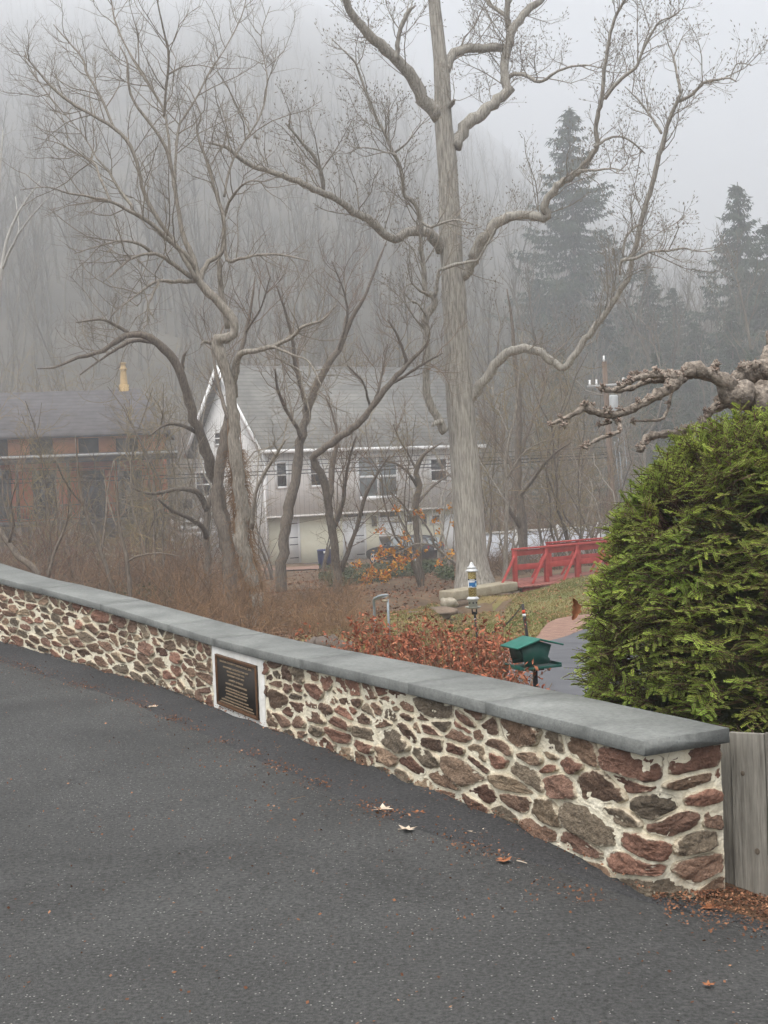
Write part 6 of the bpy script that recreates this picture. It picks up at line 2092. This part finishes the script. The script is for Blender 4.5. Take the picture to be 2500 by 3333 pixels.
mb = MB()
for a in (canes(4600, 250, 1160, 23, 40, 0.3, 1.25, 0.007, 0.25), canes(800, 250, 800, 26, 44, 1.4, 2.8, 0.008, 0.05), canes(700, 930, 1200, 24, 30, 0.2, 0.6, 0.005, 0.1)):
    mb.tubes([a], 3, vary=rng)
    A, B = grow(a[0], a[1], 1.6, 0.2, 0.8, 0.0045, K=4, rng=rng, up=0.05, gnarl=0.4)
    mb.tubes([(A, B)], 3, vary=rng)
tag(mb.build('dry_brush', M['brush'], colors=True), kind='stuff')
mb = MB()
for a in (canes(3800, -60, 620, 30, 60, 0.8, 3.2, 0.010, 0.22), canes(2200, 1560, 2050, 47, 60, 0.4, 1.3, 0.010, 0.2), canes(1500, 1560, 2050, 68, 80, 1.0, 3.5, 0.012, 0.2), canes(1200, 1040, 1500, 47, 62, 0.25, 0.8, 0.008, 0.15)):
    mb.tubes([a], 3, vary=rng)
    A, B = grow(a[0], a[1], 1.7, 0.3, 1.3, 0.006, K=5, rng=rng, up=0.0, gnarl=0.4)
    mb.tubes([(A, B)], 3, vary=rng)
tag(mb.build('tangled_undergrowth', mat('undergrowth', lin(92, 76, 62), lin(140, 116, 92), scale=0.7, rough=0.95, use_tint=True), colors=True), kind='stuff')


def leaf_quads(c, size, rng, flat=0.5):
    n = len(c)
    d = nrm(rng.randn(n, 3) * np.array((1, 1, flat)))
    s = nrm(np.cross(d, rng.randn(n, 3) * np.array((flat, flat, 1)) + np.array((0, 0, 0.6))))
    sz = size * rng.uniform(0.6, 1.3, n)[:, None]
    V = np.stack([c - d * sz * 0.5, c + s * sz * 0.36, c + d * sz * 0.5, c - s * sz * 0.36], 1).reshape(-1, 3)
    return V, (np.arange(n)[:, None] * 4 + np.arange(4)[None])


def scatter_ground(n, px0, px1, d0, d1, fn=terrain, thr=None):
    px = rng.uniform(px0, px1, n); d = rng.uniform(d0, d1, n)
    x = (px - CX) / F_PX * d
    if thr is not None:
        nz = np.array([mnoise.noise((a * 0.5, b * 0.3, 5.0)) for a, b in zip(x, d)])
        k = nz > thr
        x, d = x[k], d[k]
    return np.stack([x, d, fn(x, d)], 1)


# evergreen ivy on the bank below the lane, and leaf litter on the forest floor
c = scatter_ground(17000, 1030, 1470, 46, 61, thr=-0.1)
c[:, 2] += rng.uniform(0, 0.35, len(c))
V, Q = leaf_quads(c, 0.12, rng)
c2 = scatter_ground(7000, 200, 560, 34, 58, thr=0.0)
c2[:, 2] += rng.uniform(0, 0.7, len(c2))
V2, Q2 = leaf_quads(c2, 0.12, rng)
tag(MB().add(V, Q).add(V2, Q2).build('ivy_groundcover', M['ivy']), kind='stuff')
c = scatter_ground(15000, 100, 1560, 22, 62)
c[:, 2] += 0.03
V, Q = leaf_quads(c, 0.10, rng, 0.3)
tag(MB().add(V, Q, col=np.repeat(0.6 + 0.7 * rng.rand(len(c), 1) * np.ones((1, 3)), 4, 0)).build('forest_litter', M['litter'], colors=True), kind='stuff')

# lawn: short blades and fallen leaves
n = 34000
px = rng.uniform(1150, 2020, n); d = rng.uniform(14, 40, n) ** 1.0
x = (px - CX) / F_PX * d
lawn_o = bpy.data.objects['lawn']
from mathutils.bvhtree import BVHTree
bvh = BVHTree.FromObject(lawn_o, bpy.context.evaluated_depsgraph_get())
gbv = [BVHTree.FromObject(bpy.data.objects[k], bpy.context.evaluated_depsgraph_get()) for k in ('gravel_drive', 'asphalt_drive')]
ok = []
for a, b_ in zip(x, d):
    h_ = bvh.ray_cast(Vector((a, b_, 20)), Vector((0, 0, -1)))[0]
    ok.append(h_ is not None and all(g_.ray_cast(Vector((a, b_, 20)), Vector((0, 0, -1)))[0] is None for g_ in gbv))
ok = np.array(ok)
x, d = x[ok], d[ok]
p = np.stack([x, d, terrain(x, d) + 0.015], 1)
dv = nrm(np.stack([0.5 * rng.randn(len(x)), 0.5 * rng.randn(len(x)), np.ones(len(x))], 1))
hgt = rng.uniform(0.03, 0.085, len(x))[:, None]
s = np.stack([np.full(len(x), 0.011), 0 * x, 0 * x], 1)
V = np.stack([p - s, p + s, p + dv * hgt], 1).reshape(-1, 3)
tag(MB().add(V, None, np.arange(len(V)).reshape(-1, 3)).build('grass', M['grass']), kind='stuff')
k = rng.rand(len(x)) < 0.10
c = p[k] + np.array((0, 0, 0.04))
V, Q = leaf_quads(c, 0.07, rng, 0.3)
tag(MB().add(V, Q, col=np.repeat((0.9 + 0.6 * rng.rand(len(c), 1)) * np.array((1.1, 1.1, 1.0)), 4, 0)).build('lawn_leaves', M['litter'], colors=True), kind='stuff')

# young maple that still holds yellow leaves
MZ = lambda a, b: (1100 + a * 0.27125, 1450 + b * 0.27125)
ML = [
    ([(*MZ(1500, 1650), 5), (*MZ(1440, 1450), 5), (*MZ(1250, 1290), 4.5), (*MZ(1150, 1180), 4), (*MZ(1125, 1080), 3), (*MZ(1050, 950), 3), (*MZ(960, 840), 2), (*MZ(880, 740), 1.5)], 0, -1.5),
    ([(*MZ(1200, 1240), 3), (*MZ(1100, 1190), 3), (*MZ(940, 1180), 2.5), (*MZ(780, 1260), 2), (*MZ(600, 1330), 1.6), (*MZ(420, 1420), 1.2), (*MZ(330, 1600), 1)], -0.3, -1.6),
    ([(*MZ(1270, 1290), 3), (*MZ(1290, 1160), 2.5), (*MZ(1240, 980), 2), (*MZ(1220, 820), 1.5)], -0.2, 0.6),
    ([(*MZ(940, 1180), 2), (*MZ(700, 1100), 1.6), (*MZ(540, 1000), 1.2)], -0.6, -1.4),
    ([(*MZ(780, 1260), 2), (*MZ(760, 1400), 1.6), (*MZ(600, 1560), 1.2)], -0.9, -0.6),
    ([(*MZ(1330, 1360), 2), (*MZ(1300, 1420), 1.6), (*MZ(1210, 1430), 1.2)], 0, -0.5),
    ([(*MZ(1360, 1370), 2), (*MZ(1380, 1250), 1.6), (*MZ(1390, 950), 1.2), (*MZ(1340, 760), 1)], 0, -0.5),
]
mpl = traced_tree('young_maple', 'slim young maple holding clusters of yellow orange leaves before the black car', ML, 44.0, M['bark_grey'], M['twig_grey'], 83,
                  dens=(1.5, 2.0, 1.5), lens=((0.3, 0.9), (0.2, 0.5), (0.1, 0.25)), rad0=(0.008, 0.006, 0.004), S=7)
CL = [(750, 1390, 95, 130), (560, 1560, 70, 150), (390, 1530, 90, 140), (330, 1610, 60, 60), (520, 1270, 60, 60), (640, 1270, 55, 45), (860, 1250, 35, 26), (760, 1200, 35, 20), (790, 1100, 65, 40), (500, 1010, 45, 26), (705, 760, 45, 22), (960, 810, 55, 36), (1020, 860, 40, 18), (1210, 780, 35, 14), (1170, 910, 50, 26), (1340, 1300, 55, 36), (1210, 1420, 45, 26), (1050, 1265, 25, 12), (230, 1430, 55, 36), (930, 1320, 50, 30), (1200, 1030, 40, 14), (1330, 740, 40, 16), (1380, 930, 40, 14), (500, 1330, 80, 60), (840, 1360, 40, 26), (1240, 1180, 40, 14), (680, 1470, 70, 70)]
cs = []
for a, b_, r_, n_ in CL:
    c0_ = P(*MZ(a, b_), 43.0 + rng.uniform(-0.8, 0.6))
    rm = r_ * 0.27125 * 43 / F_PX
    cs.append(c0_ + rng.randn(n_, 3) * rm * 0.5)
c = np.vstack(cs)
V, Q = leaf_quads(c, 0.105, rng, 0.8)
t_ = (0.75 + 0.5 * rng.rand(len(c), 1)) * np.where(rng.rand(len(c), 1) < 0.25, np.array([[1.0, 0.55, 0.6]]), np.array([[1, 1, 1]]))
MB().add(V, Q, col=np.repeat(t_, 4, 0)).build('leaves', M['yellow_leaf'], mpl, np.array(mpl.location), colors=True)


# spruces in the fog
def proto_spruce(seed, H, Rb):
    rng = np.random.RandomState(seed)
    root = thing('spruce_tree', 'proto', 'tree')
    MB().tube([(0, 0, -0.5), (0, 0, H * 0.5), (0, 0, H)], [0.32, 0.2, 0.03], 8).build('trunk', M['bark_brown'], root, smooth=True)
    C, D = [], []
    z = H * 0.05
    while z < H * 0.985:
        f = z / H
        L0 = Rb * (1 - f) ** 0.85 + 0.2
        for k in range(rng.randint(4, 7)):
            a = rng.uniform(0, 6.28)
            L = L0 * rng.uniform(0.5, 1.15)
            m = max(5, int(L / 0.17))
            t = np.linspace(0.08, 1, m)
            drop = -0.36 * L * t + 0.30 * L * t ** 2.6
            pos = np.stack([np.cos(a) * L * t, np.sin(a) * L * t, z + drop], 1)
            sd_ = np.array((-math.sin(a), math.cos(a), 0))
            for q in range(5):
                w_ = rng.uniform(-1, 1, m)[:, None] * 0.30 * (L * (1.1 - t) * (t + 0.2))[:, None]
                C.append(pos + sd_ * w_ + np.array((0, 0, -0.25)) * np.abs(w_) + rng.randn(m, 3) * 0.07)
                D.append(np.tile((math.cos(a) * 0.5, math.sin(a) * 0.5, -1.0), (m, 1)) + sd_ * np.sign(w_) * 0.5)
        z += 0.34 + 0.42 * rng.rand() * (1 - f)
    C, D = np.vstack(C), np.vstack(D)
    n = len(C)
    d = nrm(D + 0.55 * rng.randn(n, 3))
    s = nrm(np.cross(d, rng.randn(n, 3)))
    ln = rng.uniform(0.22, 0.6, n)[:, None]
    V = np.stack([C - s * 0.07, C + s * 0.07, C + d * ln], 1).reshape(-1, 3)
    MB().add(V, None, np.arange(len(V)).reshape(-1, 3)).build('crown', M['spruce'], root)
    return root


# scaled to the height each has
SP = [proto_spruce(5, 30.0, 11.0), proto_spruce(8, 24.0, 9.0)]
for o, H_ in zip(SP, (30.0, 24.0)): o['H'] = H_
SPL = [(1852, 345, 140, 0, 'tallest spruce, its thin top rising behind the right limbs of the big bare tree'),
       (2400, 592, 128, 1, 'big dark spruce rising above the yew bush at the right edge'),
       (2105, 850, 124, 0, 'broad fog grey spruce between the tallest spruce and the right edge one'),
       (2262, 1040, 116, 1, 'short dark spruce just above the gnarled limbs'),
       (1960, 985, 130, 1, 'small spruce behind the utility pole'),
       (1745, 900, 140, 1, 'pale spruce close right of the big bare trunk'),
       (2500, 720, 118, 1, 'spruce cut off by the right edge of the picture'),
       (2040, 1120, 114, 1, 'low spruce right of the utility pole'),
       (2380, 1000, 110, 1, 'lowest dark spruce close above the yew bush'),
       (2190, 930, 132, 0, 'spruce in the middle of the dark spruce group'),
       (1820, 1130, 96, 1, 'low spruce before the foot of the tallest spruce'),
       (2135, 1140, 94, 1, 'low spruce behind the tips of the gnarled limbs'),
       (2450, 1130, 92, 1, 'low dark spruce in the right corner above the yew bush')]
uz_ = [False, False]
for px, py, d, k, lb in SPL:
    d *= 1.12
    tp_ = P(px, py, d)
    z = float(terrain(tp_[0], tp_[1]))
    o = SP[k]
    sc = (tp_[2] - z) / o['H']
    rz = rng.uniform(0, 6.28)
    if not uz_[k]:
        uz_[k] = True
        o.location = (tp_[0], tp_[1], z); o.rotation_euler = (0, 0, rz); o.scale = (sc, sc, sc); o['label'] = lb; o['group'] = 'spruces in the fog'
    else:
        copy_thing(o, (tp_[0], tp_[1], z), rz, sc, lb, 'spruces in the fog')
for o in SP: del o['H']
for o in bpy.data.objects:
    if 'H' in o.keys(): del o['H']

# bare trees on the hillside: the nearer ones one by one
def proto_hill(seed, H, name='hillside_tree', single=True):
    rng = np.random.RandomState(seed)
    K = 9
    st = np.empty((1, K, 3)); st[0, 0] = (0, 0, -0.5)
    d = np.array((rng.randn() * 0.06, rng.randn() * 0.06, 1))
    for k in range(1, K):
        st[0, k] = st[0, k - 1] + d * H / (K - 1)
        d = nrm(d + 0.07 * rng.randn(3))
    sr = np.linspace(0.20, 0.03, K)[None] * H / 16
    A1, B1 = grow(st, sr, 1.9, H * 0.14, H * 0.36, 0.05, up=0.5, K=6, rng=rng, tmin=0.28, ang=(30, 60))
    A2, B2 = grow(A1, B1, 1.5, 0.7, 2.2, 0.022, up=0.35, K=4, rng=rng)
    A3, B3 = grow(A2, B2, 1.6, 0.4, 1.2, 0.014, up=0.3, K=3, rng=rng)
    return MB().tubes([(st, sr)], 6).tubes([(A1, B1), (A2, B2), (A3, B3)], 3)


HT = []
for k in range(4):
    o = proto_hill(200 + k, 15 + 2 * k).build('hillside_tree', M['woods'])
    HT.append(o)
HL_ = 'bare grey tree fading into the fog on the hillside'
HG = 'bare trees on the foggy hillside'
rng = np.random.RandomState(303)
for i in range(190):
    px, d = rng.uniform(-120, 2500), 106 + 80 * rng.rand() ** 0.9
    x = (px - CX) / F_PX * d
    k = i % 4
    o = HT[k] if i < 4 else HT[k].copy()
    if i >= 4: COL.objects.link(o)
    o.location = (x, d, float(terrain(x, d)))
    s_ = rng.uniform(0.75, 1.25)
    o.rotation_euler = (0, 0, rng.uniform(0, 6.28)); o.scale = (s_, s_, s_)
    tag(o, HL_, 'tree', HG)
# the far wood reads as one mass
mb = MB()
far = []
for k in range(5):
    r2 = np.random.RandomState(400 + k)
    K = 6
    H = 14 + k
    st = np.empty((1, K, 3)); st[0, 0] = (0, 0, -0.5)
    d = np.array((r2.randn() * 0.06, r2.randn() * 0.06, 1))
    for j in range(1, K):
        st[0, j] = st[0, j - 1] + d * H / (K - 1); d = nrm(d + 0.06 * r2.randn(3))
    sr = np.linspace(0.2, 0.03, K)[None]
    A1, B1 = grow(st, sr, 1.7, 2, 5, 0.05, up=0.5, K=4, rng=r2, tmin=0.3, ang=(30, 60))
    A2, B2 = grow(A1, B1, 1.1, 0.8, 2.2, 0.028, up=0.35, K=3, rng=r2)
    m_ = MB().tubes([(st, sr)], 5).tubes([(A1, B1), (A2, B2)], 3)
    far.append((np.vstack(m_.v), np.vstack(m_.q)))
for i in range(1000):
    d = 165 + 700 * rng.rand() ** 1.5
    px = rng.uniform(-250, 2750)
    x = (px - CX) / F_PX * d
    V, Q = far[i % 5]
    a = rng.uniform(0, 6.28); s_ = rng.uniform(0.7, 1.25)
    ca, sa = math.cos(a) * s_, math.sin(a) * s_
    W_ = np.stack([V[:, 0] * ca - V[:, 1] * sa + x, V[:, 0] * sa + V[:, 1] * ca + d, V[:, 2] * s_ + float(terrain(x, d))], 1)
    mb.add(W_, Q)
tag(mb.build('hillside_woods', M['woods']), kind='stuff')

# ------------------------------------------------------------------ leaves and crumbs on the road
rng = np.random.RandomState(66)
c, col = [], []
for i in range(5200):
    u = rng.uniform(1.5, LW + 0.1)
    p, t, n = wpt(u)
    k = rng.rand()
    if k < 0.62: o = -(0.38) * (1 - 0.3 * float(sm(LW - 2, LW, u))) + rng.randn() * 0.05
    elif k < 0.80: o = 0.02 - abs(rng.randn()) * 0.05
    else: o = -0.1 - abs(rng.randn()) * 0.55
    if k < 0.62 and mnoise.noise((u * 2.3, 0, 0)) < -0.15 + 0.3 * rng.rand(): continue
    q = p[:2] + n * o
    c.append((q[0], q[1], float(road_z(q[0], q[1])) + 0.012 + (0.05 if o > -0.12 else 0.012)))
for i in range(4600):
    f = rng.rand()
    x = 1.0 + f * 1.5
    y = 5.3 - f * 0.25 - abs(rng.randn()) * 0.25
    c.append((x, y, float(road_z(x, y)) + 0.034 * max(0, 1 - (5.3 - y) * 1.9) + 0.010))
for i in range(900):
    x, y = rng.uniform(-3, 2.2), rng.uniform(3.3, 8.5)
    if x > wall_x(y) - 0.15 and y > 4.9: continue
    c.append((x, y, float(road_z(x, y)) + 0.006))
c = np.array(c)
V, Q = leaf_quads(c, 0.014, rng, 0.35)
cc = (0.5 + 0.8 * rng.rand(len(c), 1)) * np.where(rng.rand(len(c), 1) < 0.12, np.array([[1.7, 1.8, 1.9]]), np.array([[0.85, 0.8, 0.8]]))
tag(MB().add(V, Q, col=np.repeat(cc, 4, 0)).build('leaf_crumbs', M['litter'], colors=True), kind='stuff')


def leaf(label, px, py, size, material, seed, group=None):
    d = ray(px, py)
    t = 1.6
    for _ in range(30):
        q = EYE + d * t
        t += (EYE[2] + d[2] * t - float(road_z(q[0], q[1]))) / -d[2]
    q = EYE + d * t
    r2 = np.random.RandomState(seed)
    a0 = r2.uniform(0, 6.28)
    lob = [0.25, 0.55, 0.95, 0.5, 0.85, 0.45, 1.0, 0.45, 0.85, 0.5, 0.95, 0.55]
    m = len(lob)
    V = [(q[0], q[1], q[2] + 0.012)]
    for ring, fr in enumerate((0.5, 1.0)):
        for i, l_ in enumerate(lob):
            a = a0 + 2 * math.pi * i / m
            r = size * (l_ if fr == 1 else 0.42) * fr * (0.8 + 0.4 * r2.rand())
            V.append((q[0] + r * math.cos(a), q[1] + r * math.sin(a), q[2] + 0.010 + 0.3 * size * (r / size) ** 1.5 * (0.35 + 0.8 * r2.rand() * (1 if i % 3 else 0.3))))
    T = [(0, 1 + i, 1 + (i + 1) % m) for i in range(m)]
    Qd = [(1 + i, 1 + m + i, 1 + m + (i + 1) % m, 1 + (i + 1) % m) for i in range(m)]
    b = MB().add(V, Qd, T)
    b.tube([q + np.array((0, 0, 0.012)), q + np.array((math.cos(a0) * size * 0.9, math.sin(a0) * size * 0.9, 0.016))], 0.0016, 4)
    return tag(b.build('fallen_leaf', material, None, q), label, 'leaf')


leaf('pale curled leaf on the road, farthest left of the pale leaves by the wall foot', 1246, 2640, 0.058, M['pale_leaf'], 1)
leaf('small reddish brown leaf on the road between two pale leaves', 1362, 2652, 0.04, M['brown_leaf'], 2)
leaf('pale leaf on the road lying farthest out from the wall', 1326, 2706, 0.052, M['pale_leaf'], 3)
leaf('whitish ragged leaf on the road nearest the wall foot', 1557, 2716, 0.05, M['pale_leaf'], 4)
leaf('brown leaf on the road below the big red stone', 1640, 2808, 0.042, M['brown_leaf'], 5)
leaf('tan leaf on the road left of the plaque', 498, 2305, 0.055, M['pale_leaf'], 6)
leaf('brown leaf at the foot of the board fence post', 2310, 2962, 0.05, M['brown_leaf'], 7)
leaf('orange leaf alone near the bottom right of the road', 2305, 3215, 0.025, M['brown_leaf'], 8)


def stick(label, pts, material, r=0.003):
    W_ = []
    for px, py in pts:
        d = ray(px, py); t = 1.6
        for _ in range(30):
            q = EYE + d * t
            t += (EYE[2] + d[2] * t - float(road_z(q[0], q[1]))) / -d[2]
        W_.append(EYE + d * t + np.array((0, 0, 0.015)))
    W_ = catmull(np.array(W_), 14)
    return tag(MB().tube(W_, np.linspace(r, r * 0.5, 14), 5).build('twig', material, None, W_[0]), label, 'twig')


stick('thin forked looking tan twig on the road by the wall foot right of the plaque', [(902, 2442), (925, 2432), (945, 2420), (960, 2424), (985, 2428)], M['dry_stem'])
stick('short pale twig on the road below the big red stone', [(1683, 2812), (1700, 2816), (1716, 2821)], M['pale_leaf'])
stick('thin tan needle twig on the road left of the pale leaves', [(947, 2610), (970, 2606), (992, 2600)], M['dry_stem'], 0.002)
